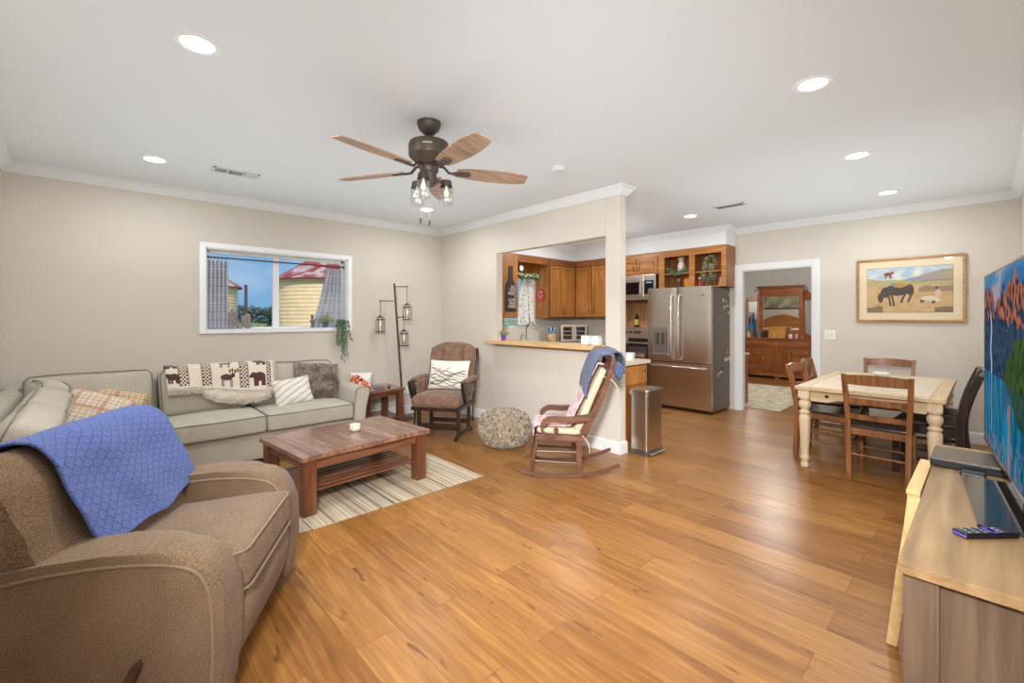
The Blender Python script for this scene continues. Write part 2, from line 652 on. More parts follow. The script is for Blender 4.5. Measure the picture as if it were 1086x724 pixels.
# crown moulding: profile swept along a wall; (d out from wall, z)
CROWN = [(0, 0), (0.012, 0), (0.016, 0.012), (0.03, 0.022), (0.05, 0.05), (0.062, 0.066), (0.075, 0.07), (0.078, 0.086), (0, 0.086)]
def molding(name, p0, p1, nrm, prof, z, m, ext0=0, ext1=0):
    p0, p1 = Vector(p0), Vector(p1)
    d = (p1 - p0).normalized(); nn = Vector(nrm)
    bm = BM()
    A = [bm.verts.new(Vector((p0.x, p0.y, z)) + Vector((nn.x, nn.y, 0)) * a - Vector((d.x, d.y, 0)) * a * ext0 + Vector((0, 0, b))) for a, b in prof]
    B = [bm.verts.new(Vector((p1.x, p1.y, z)) + Vector((nn.x, nn.y, 0)) * a + Vector((d.x, d.y, 0)) * a * ext1 + Vector((0, 0, b))) for a, b in prof]
    k = len(prof)
    for i in range(k):
        bm.faces.new((A[i], A[(i + 1) % k], B[(i + 1) % k], B[i]))
    bm.faces.new(A); bm.faces.new(list(reversed(B)))
    return struct(name, bm, m)
CZ = ZC - 0.086
molding('trim_1', (XE, YA), (XB, YA), (0, -1), CROWN, CZ, m_trim, -1, -1)
molding('trim_2', (XB, YA), (XB, PY0), (-1, 0), CROWN, CZ, m_trim, -1, 1)
molding('trim_3', (XB, PY0), (XB + TH, PY0), (0, -1), CROWN, CZ, m_trim, 1, 1)
molding('trim_4', (XB + TH, PY0), (XB + TH, YA), (1, 0), CROWN, CZ, m_trim, 1, -1)
molding('trim_5', (XC, 2.52), (XC, YD), (-1, 0), CROWN, CZ, m_trim, 0, -1)
molding('trim_6', (XC, YD), (XE, YD), (0, 1), CROWN, CZ, m_trim, -1, -1)
molding('trim_7', (XE, YD), (XE, YA), (1, 0), CROWN, CZ, m_trim, -1, -1)
BASE = [(0, 0), (0.014, 0), (0.014, 0.1), (0.011, 0.112), (0.006, 0.12), (0, 0.12)]
molding('baseboard_back', (XE, YA), (XB, YA), (0, -1), BASE, 0, m_trim, -1, -1)
molding('baseboard_partition', (XB, YA), (XB, PY0), (-1, 0), BASE, 0, m_trim, -1, 1)
molding('baseboard_pillar', (XB, PY0), (XB + TH, PY0), (0, -1), BASE, 0, m_trim, 1, 1)
molding('baseboard_right', (XC, DY0 - 0.09), (XC, YD), (-1, 0), BASE, 0, m_trim, 0, -1)
molding('baseboard_front', (XC, YD), (XE, YD), (0, 1), BASE, 0, m_trim, -1, -1)
molding('baseboard_left', (XE, YD), (XE, YA), (1, 0), BASE, 0, m_trim, -1, -1)
molding('baseboard_bedroom', (BX1, BY0), (BX1, BY1), (-1, 0), BASE, 0, m_trim)

# doorway casing, jamb, hinges
bm = BM()
cw, ct_ = 0.09, 0.022
x0, x1 = XC - ct_, XC
def casing(bm, x0, x1):
    for (ya, yb, za, zb) in ((DY0 - cw, DY0, 0, DZ + cw), (DY1, DY1 + cw, 0, DZ + cw), (DY0, DY1, DZ, DZ + cw)):
        box(bm, x0, x1, ya, yb, za, zb, 0.004)
casing(bm, x0, x1)
for k in (0.025, 0.05):   # fluting
    box(bm, x0 - 0.004, x0, DY1 + k, DY1 + k + 0.012, 0, DZ + 0.02, 0.001)
    box(bm, x0 - 0.004, x0, DY0 - k - 0.012, DY0 - k, 0, DZ + 0.02, 0.001)
d1 = struct('door_1', bm, m_trim)
bm = BM()
box(bm, XC, XC + TH, DY0, DY0 + 0.014, 0, DZ - 0.014)
box(bm, XC, XC + TH, DY1 - 0.014, DY1, 0, DZ - 0.014)
box(bm, XC, XC + TH, DY0, DY1, DZ - 0.014, DZ)
struct('jamb', bm, m_trim, d1)
m_hinge = plain('hinge_steel', '#8a8780', 0.35, 0.9)
for z in (0.35, 1.15, 1.86):
    bm = BM()
    box(bm, XC + 0.02, XC + 0.075, DY0 + 0.014, DY0 + 0.018, z - 0.045, z + 0.045, 0.001)
    tube(bm, [(XC + 0.08, DY0 + 0.02, z - 0.045), (XC + 0.08, DY0 + 0.02, z + 0.045)], 0.006, 8)
    struct('hinge', bm, m_hinge, d1)

# living room window
def make_window(name, x0, x1, z0, z1, mull, case=0.055, casing_on=True):
    bm = BM()
    if casing_on:
        y0, y1 = YA - 0.02, YA
        for a, b_, c, d in ((x0 - case, x0, z0 - case * .6, z1 + case), (x1, x1 + case, z0 - case * .6, z1 + case), (x0, x1, z1, z1 + case), (x0, x1, z0 - case * .6, z0)):
            box(bm, a, b_, y0, y1, c, d, 0.004)
    else:
        box(bm, x0, x1, YA + 0.10, YA + 0.11, z0, z0 + 0.01)
    o = struct(name, bm, m_winw)
    bm = BM()   # lining of the recess
    t = 0.012
    box(bm, x0, x0 + t, YA, YA + WT, z0, z1); box(bm, x1 - t, x1, YA, YA + WT, z0, z1)
    box(bm, x0, x1, YA, YA + WT, z1 - t, z1); box(bm, x0, x1, YA - (0.02 if casing_on else 0), YA + WT, z0, z0 + t, 0.002)
    struct('reveal', bm, m_winw, o)
    bm = BM()
    f = 0.03
    ya, yb = YA + 0.10, YA + 0.135
    box(bm, x0 + t, x1 - t, ya, yb, z0 + t, z0 + t + f * .6, 0.003); box(bm, x0 + t, x1 - t, ya, yb, z1 - t - f, z1 - t, 0.003)
    box(bm, x0 + t, x0 + t + f, ya, yb, z0 + t, z1 - t, 0.003); box(bm, x1 - t - f, x1 - t, ya, yb, z0 + t, z1 - t, 0.003)
    if mull: box(bm, mull - 0.033, mull + 0.033, ya - 0.01, yb, z0 + t, z1 - t, 0.004)
    else: box(bm, x0 + t, x1 - t, ya - 0.005, yb, (z0 + z1) / 2 - 0.02, (z0 + z1) / 2 + 0.02, 0.003)
    struct('window_frame', bm, m_winw, o)
    bm = BM(); box(bm, x0 + t + f, x1 - t - f, YA + 0.118, YA + 0.121, z0 + t, z1 - t)
    struct('window_glass', bm, glass('window_glass_clear', '#ffffff', 0.01, 0.03), o)
    return o
make_window('window_1', WX0, WX1, WZ0, WZ1, 1.535)
make_window('window_2', KX0, KX1, KZ0, KZ1, None, casing_on=False)

# ------------------------------------------------------------------ ceiling lights
m_disc = plain('lamp_diffuser', '#ffffff', 0.5, emit=('#fffaf0', 14))
m_ring = plain('lamp_trim', '#f2f2f0', 0.5)
def recessed(x, y, label, energy=None, z=ZC):
    t = thing('recessed_light', label, 'ceiling light', (x, y, z), 0, 'recessed ceiling lights')
    bm = BM()
    lathe(bm, [(0.066, -0.001), (0.070, -0.006), (0.094, -0.006), (0.099, -0.0005)], 40, capb=False, capt=False)
    mk('trim_ring', bm, m_ring, t)
    bm = BM()
    lathe(bm, [(0.0005, -0.004), (0.066, -0.004), (0.067, -0.001)], 40, capb=False, capt=False)
    mk('diffuser', bm, m_disc, t)
    l = light('light_source', 'AREA', energy or LAMP_W, (0, 0, -0.012), (0, 0, 0), LAMP_C, shape='DISK', size=0.13)
    l.parent = t
    return t
recessed(0.35, 2.56, 'large bright recessed ceiling light nearest the top left corner above the recliner', 24)
recessed(0.35, 4.67, 'recessed ceiling light near the window wall, left of the rectangular vent')
recessed(2.90, 4.60, 'recessed ceiling light behind the fan pull chains, near the room corner')
recessed(2.91, 0.66, 'large bright recessed ceiling light nearest the television side')
recessed(4.45, 0.71, 'recessed ceiling light above the dining table, middle of the row of three')
recessed(6.00, 0.70, 'recessed ceiling light above the framed picture, farthest of the row of three')
recessed(5.55, 2.59, 'small recessed ceiling light in front of the fridge cabinets')
recessed(0.35, 0.55, 'recessed ceiling light above the corner by the television stand', 8)
recessed(5.40, 4.40, 'recessed ceiling light inside the kitchen', 14)

m_ventw = plain('vent_white', '#dcdcdb', 0.5)
m_ventd = plain('vent_dark', '#77766f', 0.7)
def vent(x, y, rz, label, L=0.36, W=0.16, banks=3):
    t = thing('ceiling_vent', label, 'vent', (x, y, ZC), rz)
    bm = BM()
    f = 0.022
    box(bm, -L / 2, L / 2, -W / 2, -W / 2 + f, -0.008, 0, 0.002); box(bm, -L / 2, L / 2, W / 2 - f, W / 2, -0.008, 0, 0.002)
    box(bm, -L / 2, -L / 2 + f, -W / 2, W / 2, -0.008, 0, 0.002); box(bm, L / 2 - f, L / 2, -W / 2, W / 2, -0.008, 0, 0.002)
    for k in range(1, banks):
        xx = -L / 2 + L * k / banks
        box(bm, xx - 0.006, xx + 0.006, -W / 2, W / 2, -0.008, 0, 0.001)
    mk('frame', bm, m_ventw, t)
    bm = BM(); box(bm, -L / 2 + 0.01, L / 2 - 0.01, -W / 2 + 0.01, W / 2 - 0.01, -0.002, -0.0005); mk('grille_backing', bm, m_ventd, t)
    bm = BM()
    for k in range(banks):
        xa = -L / 2 + L * k / banks + 0.012; xb = xa + L / banks - 0.02
        tilt = (-35, 0, 35)[k % 3]
        for j in range(9):
            xx = xa + (xb - xa) * (j + .5) / 9
            if k == 1:
                yy = -W / 2 + f + (W - 2 * f) * (j + .5) / 9
                box(bm, xa, xb, -0.0045, 0.0045, -0.0005, 0.0005, M=TR(0, yy, -0.005, rx=35))
            else:
                box(bm, -0.0045, 0.0045, -W / 2 + f, W / 2 - f, -0.0005, 0.0005, M=TR(xx, 0, -0.005, ry=tilt))
    mk('louvers', bm, m_ventw, t)
    return t
vent(0.914, 4.60, 0, 'white louvered ceiling vent near the window wall, left of the fan')
vent(5.372, 2.037, 90, 'small white ceiling vent over the walkway in front of the fridge', 0.34, 0.16, 1)
bm = BM(); lathe(bm, [(0.062, 0), (0.062, -0.02), (0.05, -0.032), (0.0, -0.034)], 32, capb=False, capt=False)
tag(mk('smoke_detector', bm, m_ventw, loc=(2.93, 2.54, ZC)), 'round white smoke detector on the ceiling right of the fan', 'smoke detector')

def mkw(name, bm, m, parent, **k):
    """mesh made in room coordinates, stored in its parent's"""
    root = parent
    M = Matrix.Identity(4)
    chain = []
    while root is not None:
        chain.append(root); root = root.parent
    for r in reversed(chain):
        M = M @ (Matrix.Translation(r.location) @ r.rotation_euler.to_matrix().to_4x4())
    bm.transform(M.inverted())
    return mk(name, bm, m, parent, **k)

def fur_patch(bm, fn, count, L, wd=0.003, jitter=0.6, down=0.3):
    """pile: thin tapered tufts standing on a surface fn(u,v)->(point, normal)"""
    for _ in range(count):
        u, v = random.random(), random.random()
        p, nn = fn(u, v)
        p = Vector(p); nn = Vector(nn).normalized()
        d = (nn + Vector((random.uniform(-1, 1), random.uniform(-1, 1), random.uniform(-1, 1))) * jitter - Vector((0, 0, down))).normalized()
        s = d.orthogonal().normalized()
        s.rotate(Matrix.Rotation(random.uniform(0, PI), 3, d))
        l = L * random.uniform(.6, 1.2)
        a = bm.verts.new(p + s * wd); b = bm.verts.new(p - s * wd)
        c = bm.verts.new(p + d * l * .6 + s * wd * .7 - Vector((0, 0, l * .08))); e = bm.verts.new(p + d * l * .6 - s * wd * .7 - Vector((0, 0, l * .08)))
        t = bm.verts.new(p + d * l - Vector((0, 0, l * .3)))
        bm.faces.new((a, c, e, b)); bm.faces.new((c, t, e))

def pillow_bm(w_, h_, T, seed=0, col=None, n=22, pinch=0.07, wr=0.006):
    """throw pillow: x across, z up, y thickness; bottom corner sits at z=0"""
    bm = bmesh.new()
    lay = bm.verts.layers.float_color.new('Col') if col else None
    grid = {}
    for side in (-1, 1):
        for i in range(n + 1):
            for j in range(n + 1):
                u, v = -1 + 2 * i / n, -1 + 2 * j / n
                edge = i in (0, n) or j in (0, n)
                if edge and side == 1:
                    grid[(1, i, j)] = grid[(-1, i, j)]
                    continue
                x = u * w_ / 2 * (1 - pinch * (1 - v * v) * abs(u) ** 3)
                z = v * h_ / 2 * (1 - pinch * (1 - u * u) * abs(v) ** 3)
                t = T / 2 * ((1 - u ** 4) * (1 - v ** 4)) ** 0.6 * (1 - .25 * (u * u + v * v) / 2)
                q = Vector((x, side * t, z + h_ / 2))
                if not edge:
                    q.y += side * wr * (noise.noise(Vector((x * 14 + seed, z * 14, side * 3))) + .6 * noise.noise(Vector((x * 34 + seed, z * 9, side * 3))))
                b = bm.verts.new(q)
                if lay is not None:
                    c = col((u + 1) / 2, (v + 1) / 2); b[lay] = (c[0], c[1], c[2], 1)
                grid[(side, i, j)] = b
    for side in (-1, 1):
        for i in range(n):
            for j in range(n):
                f = [grid[(side, i, j)], grid[(side, i + 1, j)], grid[(side, i + 1, j + 1)], grid[(side, i, j + 1)]]
                bm.faces.new(f)
    return bm

# ------------------------------------------------------------------ sectional sofa
m_sofa = fabric('sofa_linen', '#a89f8d', '#d0c9ba', 300, 0.45)
m_pipe = fabric('sofa_piping', '#6f695e', '#8f897c', 420, 0.2)
m_dark = plain('dark_gap', '#1c1815', 0.9)
m_black = plain('black_plastic', '#141414', 0.35)
sofa = thing('sectional_sofa', 'large light grey linen L-shaped sectional sofa in the corner under the window', 'sofa', (0.7, 5.0, 0))
bm = BM()
box(bm, -0.55, 1.99, 4.61, 5.50, 0.035, 0.285, 0.02)
box(bm, -0.55, 0.40, 3.10, 4.62, 0.035, 0.285, 0.02)
mkw('base', bm, m_sofa, sofa)
for x, y in ((1.95, 4.66), (1.95, 5.44), (-0.5, 3.15), (0.35, 3.15), (0.36, 4.55), (-0.5, 5.44)):
    bm = BM(); box(bm, x - .03, x + .03, y - .03, y + .03, 0, 0.04, 0.003); mkw('leg', bm, plain('sofa_foot', '#2a1d14', 0.5), sofa)
bm = BM()
box(bm, -0.56, 2.06, 5.36, 5.53, 0.20, 0.80, 0.05, seg=4)
box(bm, -0.565, -0.42, 2.98, 5.50, 0.20, 0.78, 0.05, seg=4)
mkw('back_frame', bm, m_sofa, sofa)
# flared right arm
prof = [(1.985, 0.035), (2.085, 0.035), (2.105, 0.2), (2.125, 0.4), (2.155, 0.53), (2.165, 0.58), (2.14, 0.605), (2.07, 0.61), (2.03, 0.60), (2.01, 0.56), (2.0, 0.45), (1.99, 0.3)]
bm = BM(); prism(bm, prof, 4.565, 5.50, 'XZ', 0.018, seg=3); mkw('arm', bm, m_sofa, sofa, smooth=60)
bm = BM()
tube(bm, [(x, 4.568, z) for x, z in prof], 0.004, 6, closed=True)
mkw('arm_piping', bm, m_pipe, sofa)
bm = BM(); prism(bm, [(-.56, .035), (.40, .035), (.40, .50), (.34, .58), (-.5, .58), (-.56, .5)], 2.95, 3.09, 'XZ', 0.02, seg=3); mkw('arm', bm, m_sofa, sofa, smooth=60)

def seat_cushion(x0, x1, y0, y1, seed):
    cx, cy = (x0 + x1) / 2, (y0 + y1) / 2
    bm = BM(); rbox(bm, x1 - x0, y1 - y0, 0.165, 0.035, 0.028, M=TR(cx, cy, 0.365), wob=0.004, seed=seed, n=(14, 10, 3))
    o = mkw('seat_cushion', bm, m_sofa, sofa, smooth=70)
    for zz in (0.438, 0.297):
        bm = BM()
        pts = [Matrix.Translation((cx, cy, zz)) @ p for p in rrect_loop(x1 - x0 - .004, y1 - y0 - .004, 0, 0.035)]
        pts = [p + noise.noise_vector(Vector(((p.x - cx) * 4 + seed, (p.y - cy) * 4, (zz - .365) * 4))) * 0.004 for p in pts]
        tube(bm, pts, 0.0045, 6, closed=True)
        mkw('piping', bm, m_pipe, o)
seat_cushion(0.445, 1.158, 4.555, 5.16, 1)
seat_cushion(1.168, 1.99, 4.555, 5.16, 2)
seat_cushion(-0.42, 0.435, 4.50, 5.16, 3)
seat_cushion(-0.42, 0.425, 3.80, 4.49, 4)
seat_cushion(-0.42, 0.425, 3.10, 3.79, 5)

def back_cushion(w_, M, seed, h=0.44, T=0.19):
    bm = BM(); rbox(bm, w_, T, h, 0.055, 0.02, 0.035, M=M, wob=0.01, seed=seed, n=(14, 3, 8))
    o = mkw('back_cushion', bm, m_sofa, sofa, smooth=70)
    for yy in (-T / 2 + 0.012, T / 2 - 0.012):
        bm = BM()
        pts = []
        for p in rrect_loop(w_ - .03, h - .03, 0, 0.05):
            q = Vector((p.x, yy, p.y))
            q = q + noise.noise_vector(Vector((q.x * 4 + seed, q.y * 4, q.z * 4))) * 0.01
            q.z += 0.02 * (1 - (q.x / (w_ / 2)) ** 2) * (q.z / (h / 2)) * .9
            pts.append(M @ q)
        tube(bm, pts, 0.0045, 6, closed=True)
        mkw('piping', bm, m_pipe, o)
    return o
back_cushion(0.82, TR(-0.03, 5.235, 0.645, rx=-14), 11, 0.45)
back_cushion(0.70, TR(0.768, 5.225, 0.64, rx=-14), 12, 0.44)
back_cushion(0.86, TR(1.575, 5.235, 0.635, rx=-14), 13, 0.44)
back_cushion(0.74, TR(-0.30, 4.32, 0.62, rz=-90, rx=-24), 14, 0.44, 0.21)
back_cushion(0.74, TR(-0.30, 3.52, 0.62, rz=-90, rx=-24), 16, 0.44, 0.21)
back_cushion(0.42, TR(-0.30, 4.90, 0.64, rz=-78, rx=-14), 15, 0.44, 0.17)

# ------------------------------------------------------------------ animal throw on the sofa back
cream, brown, tan_ = srgb('#e9ddcb'), srgb('#54342f'), srgb('#8f7464')
def ell(u, v, cx, cy, rx, ry):
    return ((u - cx) / rx) ** 2 + ((v - cy) / ry) ** 2 < 1
def bear(u, v, cx, cy, s):
    # standing bear facing left
    if ell(u, v, cx, cy, .062 * s, .13 * s): return True
    if ell(u, v, cx - .055 * s, cy + .05 * s, .032 * s, .085 * s): return True
    if ell(u, v, cx - .085 * s, cy + .01 * s, .018 * s, .04 * s): return True
    for lx in (-.045, -.02, .03, .052):
        if abs(u - cx - lx * s) < .011 * s and cy - .24 * s < v < cy: return True
    return False
def moose(u, v, cx, cy, s):
    if ell(u, v, cx, cy, .05 * s, .085 * s): return True
    if ell(u, v, cx + .055 * s, cy + .06 * s, .016 * s, .07 * s): return True
    for k in range(4):
        a = k * .022
        if ell(u, v, cx + (.03 + a) * s, cy + (.17 + .03 * (k % 2)) * s, .008 * s, .06 * s): return True
    for lx in (-.04, -.028, .03, .042):
        if abs(u - cx - lx * s) < .004 * s and cy - .25 * s < v < cy: return True
    return False
def throw_col(u, v):
    for c0, wd in ((.145, .062), (.345, .062), (.70, .062), (.955, .02)):
        d = abs(u - c0)
        if d < wd * .55:
            k = (math.floor(v * 17) + math.floor((u - c0) * 58)) % 2
            return brown if k else cream
        if d < wd * .55 + .004 + .010 * ((v * 12) % 1 > .5):
            return brown
    if bear(u, v, .855, .36, 1.05) or bear(u, v, .875, .93, .8) or bear(u, v, .06, .36, .9) or bear(u, v, .045, .90, .9): return brown
    if moose(u, v, .53, .33, 1.15) or moose(u, v, .52, .90, 1.0): return brown
    if .24 < u < .25 and False: return tan_
    return cream
ridge = [(5.345, 0.72), (5.34, 0.84), (5.30, 0.885), (5.22, 0.888), (5.165, 0.865), (5.135, 0.80), (5.105, 0.72), (5.075, 0.63), (5.05, 0.55), (5.03, 0.47)]
rc = curve_pts([(0, a, b) for a, b in ridge], 10)
def along(path, s):
    k = s * (len(path) - 1)
    i = min(int(k), len(path) - 2)
    return path[i].lerp(path[i + 1], k - i)
def throw_pt(u, s, off=0.0):
    p = along(rc, s)
    x = 0.47 + 0.88 * u + 0.02 * math.sin(s * 5) * (u - .5)
    w1 = noise.noise(Vector((u * 6, s * 5, 2))) * .012
    return Vector((x, p.y - .012 - off + w1, p.z + .004 + off * .4 + w1 * .3))
def s_low(u):   # lower hem of the printed side
    return 0.70 + 0.10 * min(1, max(0, (u - .2) / .6))
bm = surf(lambda u, v: throw_pt(u, 0.1 + (s_low(u) - 0.1) * (1 - v)), 220, 110, lambda u, v: throw_col(u, min(1, v * 1.55)))
throw = mk('throw_blanket', bm, attr_mat('throw_print', 0.95, bump=0.4, bscale=500, sheen=0.3), smooth=60, solid=0.008)
tag(throw, 'cream throw blanket with brown bears and moose folded over the sofa back under the window', 'blanket')
m_fleece = fabric('fleece', '#dccbb4', '#f8f2e8', 300, 0.4)
def s_fl(u):
    return s_low(u) + 0.055 + (0.125 * math.sin(min(1, max(0, (u - .30) / .68)) * PI) ** .38 if u > .30 and u < .98 else 0)
bm = surf(lambda u, v: throw_pt(u, s_low(u) - .02 + (s_fl(u) - s_low(u) + .02) * v, 0.012 + .012 * math.sin(v * PI)), 60, 8)
def fl_s(u, v):
    s = s_low(u) - .01 + (s_fl(u) - s_low(u) + .015) * v
    return throw_pt(u, s, 0.018), (0, -1, -.1)
fur_patch(bm, fl_s, 5200, 0.022, 0.0022, 0.8, .4)
def fl_r(u, v):
    s = .12 + u * .7
    p = throw_pt(1.0, s, .004); p.x += v * .012
    return p, (1, -.4, 0)
fur_patch(bm, fl_r, 1300, 0.022, 0.0022, 0.7, .3)
fl = mk('fleece_lining', bm, m_fleece, throw, smooth=60)

# ------------------------------------------------------------------ throw pillows
def plaid(u, v, base='#e8dccb', a='#b4713f', b='#d8a878', c='#8a8074'):
    col = Vector(srgb(base)[:3])
    def band(t, c0, w_): return abs((t % 1) - c0) < w_
    for t in (u * 2.3 + .1, v * 2.3 + .3):
        if band(t, .5, .085): col = col.lerp(Vector(srgb(a)[:3]), .55)
        elif band(t, .70, .02) or band(t, .3, .02): col = col.lerp(Vector(srgb(a)[:3]), .45)
        elif band(t, .10, .07): col = col.lerp(Vector(srgb(b)[:3]), .45)
        elif band(t, .9, .012): col = col.lerp(Vector(srgb(c)[:3]), .8)
    return col
m_plaid = attr_mat('plaid_print', 0.9, bump=0.3, bscale=600, sheen=.2)
def pillow(label, w_, h_, T, M, m, seed, col=None, name='throw_pillow', group=None, n=22, pinch=.07):
    bm = pillow_bm(w_, h_, T, seed, col, n, pinch)
    o = mk(name, bm, m, smooth=80)
    o.matrix_world = M
    o.location = M.translation; o.rotation_euler = M.to_euler()
    tag(o, label, 'pillow', group)
    return o
pillow('orange and cream plaid throw pillow leaning in the sofa corner', .42, .38, .15, TR(-.10, 4.80, .45, rx=-42, ry=20, rz=-14), m_plaid, 3, plaid, n=70)
pillow('smaller brown plaid pillow half hidden behind the orange plaid pillow', .38, .32, .13, TR(.10, 4.98, .455, rx=-34, ry=16, rz=-4), m_plaid, 9, lambda u, v: plaid(u * .8 + .3, v * .8 + .1, '#dcc6a6', '#94683f', '#c89a68', '#4e4840'), n=60)
pillow('crumpled tan patterned pillow lying flat on the corner seat beside the plaid pillows', .34, .26, .10, TR(.22, 4.93, .475, rx=-62, ry=0, rz=10), m_plaid, 14, lambda u, v: plaid(u * .6 + .5, v * .6 + .2, '#cfae82', '#a07848', '#bf9a6a', '#8a6a48'), n=50)
# cream pillow with slanted stitched ribs
m, n_, b_ = base_mat('cream_ribbed')
v_ = coords(n_, (1, 1, 1), (0, R(28), 0))
wv = n_.nodes.new('ShaderNodeTexWave'); wv.bands_direction = 'Z'
wv.inputs['Scale'].default_value = 5.5; wv.inputs['Distortion'].default_value = 1.6; wv.inputs['Detail'].default_value = 2; wv.inputs['Detail Scale'].default_value = 1.0
n_.links.new(v_, wv.inputs['Vector'])
n_.links.new(ramp(n_, wv.outputs[0], [(0.0, srgb('#bdb2a0')), (0.12, srgb('#ded6c8')), (0.3, srgb('#ece7de'))]), b_.inputs['Base Color'])
b_.inputs['Roughness'].default_value = .9
add_bump(n_, b_, wv.outputs[0], .6, .008)
pillow('small cream ribbed throw pillow in front of the fur pillow', .38, .30, .15, TR(1.50, 4.84, .45, rx=-24, ry=-5, rz=2), m, 21)
m_furp = fabric('brown_fur', '#7d6a60', '#c5b6ac', 60, .6)
fp = pillow('shaggy brown and grey fur throw pillow against the right end of the sofa', .50, .42, .16, TR(1.76, 5.03, .45, rx=-20, ry=6, rz=-3), m_furp, 30)
bm = BM()
def fps(u, v):
    x = (u - .5) * .47; z = .01 + v * .40
    a, b = 2 * u - 1, 2 * v - 1
    t = .08 * ((1 - a ** 4) * (1 - b ** 4)) ** .6 * (1 - .25 * (a * a + b * b) / 2)
    return (x, -t, z), (0, -1, 0)
fur_patch(bm, fps, 5000, .035, .0025, .9, .5)
mats_f = [fabric('fur_a', '#6b5850', '#988478', 90, .2), fabric('fur_b', '#b5a69c', '#e2d8d0', 90, .2), fabric('fur_c', '#937662', '#bda18c', 90, .2)]
def island_mats(bm, mats, scale=9, w=(.5, .3, .2), vf=2):
    fs = bm.faces[:]
    for i in range(0, len(fs) - 1, vf):
        c = fs[i].verts[0].co
        q = noise.noise(c * scale) + random.uniform(-.25, .25)
        k = 0 if q < -.08 else (1 if q < .28 else 2)
        for j in range(vf): fs[i + j].material_index = k
island_mats(bm, mats_f)
mk('fur', bm, mats_f, fp, smooth=0)

# ------------------------------------------------------------------ recliner
m_rec = fabric('recliner_tweed', '#584432', '#9c8064', 300, 0.55)
m_recp = fabric('recliner_piping', '#77644f', '#a08a70', 330, 0.3)
rec = thing('recliner', 'large brown tweed recliner armchair in the left foreground', 'armchair', (0.19, 2.31, 0), -31)
arm_prof = [(.405, .10), (.415, .22), (.415, .34), (.41, .43), (.395, .495), (.365, .548), (.31, .583), (.22, .603), (.08, .610), (-.08, .60), (-.2, .582), (-.32, .55), (-.42, .51), (-.46, .48), (-.46, .05), (.39, .05)]
def inset(poly, d):
    out = []
    for i, (x, z) in enumerate(poly):
        a = Vector(poly[max(i - 1, 0)]); b = Vector(poly[min(i + 1, len(poly) - 1)])
        t = (b - a).normalized()
        out.append((x - t.y * d, z + t.x * d))
    return out
for s in (-1, 1):
    y0, y1 = (s * .47, s * .30) if s > 0 else (-.47, -.30)
    bm = BM(); prism(bm, arm_prof, min(y0, y1), max(y0, y1), 'XZ', .034, seg=4)
    a = mk('arm', bm, m_rec, rec, smooth=60)
    for yy in (s * .471, s * .299):
        bm = BM()
        pts = curve_pts([(x, yy, z) for x, z in inset(arm_prof[:14], .034)], 3)
        tube(bm, pts, .0055, 6)
        mk('piping', bm, m_recp, a)
bm = BM(); rbox(bm, .66, .60, .17, .05, .03, M=TR(.095, 0, .405, ry=-4), wob=.006, seed=4, n=(12, 12, 3))
sc = mk('seat_cushion', bm, m_rec, rec, smooth=70)
for zz in (.068, -.068):
    bm = BM(); tube(bm, [TR(.095, 0, .405, ry=-4) @ p for p in rrect_loop(.655, .597, zz, .05)], .005, 6, closed=True); mk('piping', bm, m_recp, sc)
bm = BM()   # curved footrest board
fr = [(.33, .06), (.37, .08), (.40, .16), (.415, .24), (.415, .31), (.40, .325), (.30, .325), (.30, .06)]
prism(bm, fr, -.295, .295, 'XZ', .012, seg=3); mk('footrest', bm, m_rec, rec, smooth=60)
bm = BM(); box(bm, -.40, .34, -.29, .29, .05, .33, .01); mk('base', bm, m_rec, rec)
# back: three stuffed rolls on a leaning frame
def back_sec(y):
    e = 1 - max(0, (abs(y) / .40) ** 4) * .12
    return [(.03, .40), (-.045, .50), (-.085, .60), (-.115, .68), (-.155, .76), (-.19, .84), (-.235, .892), (-.31, .905), (-.38, .87), (-.42, .78), (-.42, .6), (-.38, .42), (-.2, .36)]
bm = BM()
NY = 20
rows = []
for i in range(NY + 1):
    y = -.452 + .862 * i / NY
    t = abs(-1 + 2 * i / NY)
    sh = .05 * t ** 6
    sec = curve_pts([(x, 0, z) for x, z in back_sec(y)], 4)
    cz_, cx_ = .64, -.22
    row = []
    for p in sec:
        k = 1 - .16 * t ** 8
        x = cx_ + (p.x - cx_) * k; z = cz_ + (p.z - cz_) * k - sh * max(0, (p.z - .6))
        puff = .012 * math.sin(p.z * 26) * (1 - t ** 4)
        wv_ = noise.noise(Vector((y * 7, z * 9, 1))) * .012
        row.append(bm.verts.new((x + (puff + wv_ if p.x > -.3 else 0), y, z)))
    rows.append(row)
for a, b in zip(rows, rows[1:]):
    for k in range(len(a)):
        bm.faces.new((a[k], a[(k + 1) % len(a)], b[(k + 1) % len(a)], b[k]))
bm.faces.new(rows[0]); bm.faces.new(list(reversed(rows[-1])))
bk = mk('backrest', bm, m_rec, rec, smooth=60)
for y in (.375,):
    bm = BM()
    sec = curve_pts([(x + .006, y, z + .003) for x, z in back_sec(0)[1:9]], 5)
    tube(bm, sec, .005, 6); mk('piping', bm, m_recp, bk)
bm = BM()   # reclining lever on the near side
prism(bm, [(.165, .27), (.182, .285), (.19, .27), (.13, .12), (.10, .10), (.085, .12)], -.50, -.476, 'XZ', .005)
tube(bm, [(.11, -.478, .12), (.11, -.465, .12)], .015, 10)
mk('lever', bm, wood('lever_wood', '#3a2418', '#563624', '#6e4a32', 'X', 2, .4), rec)

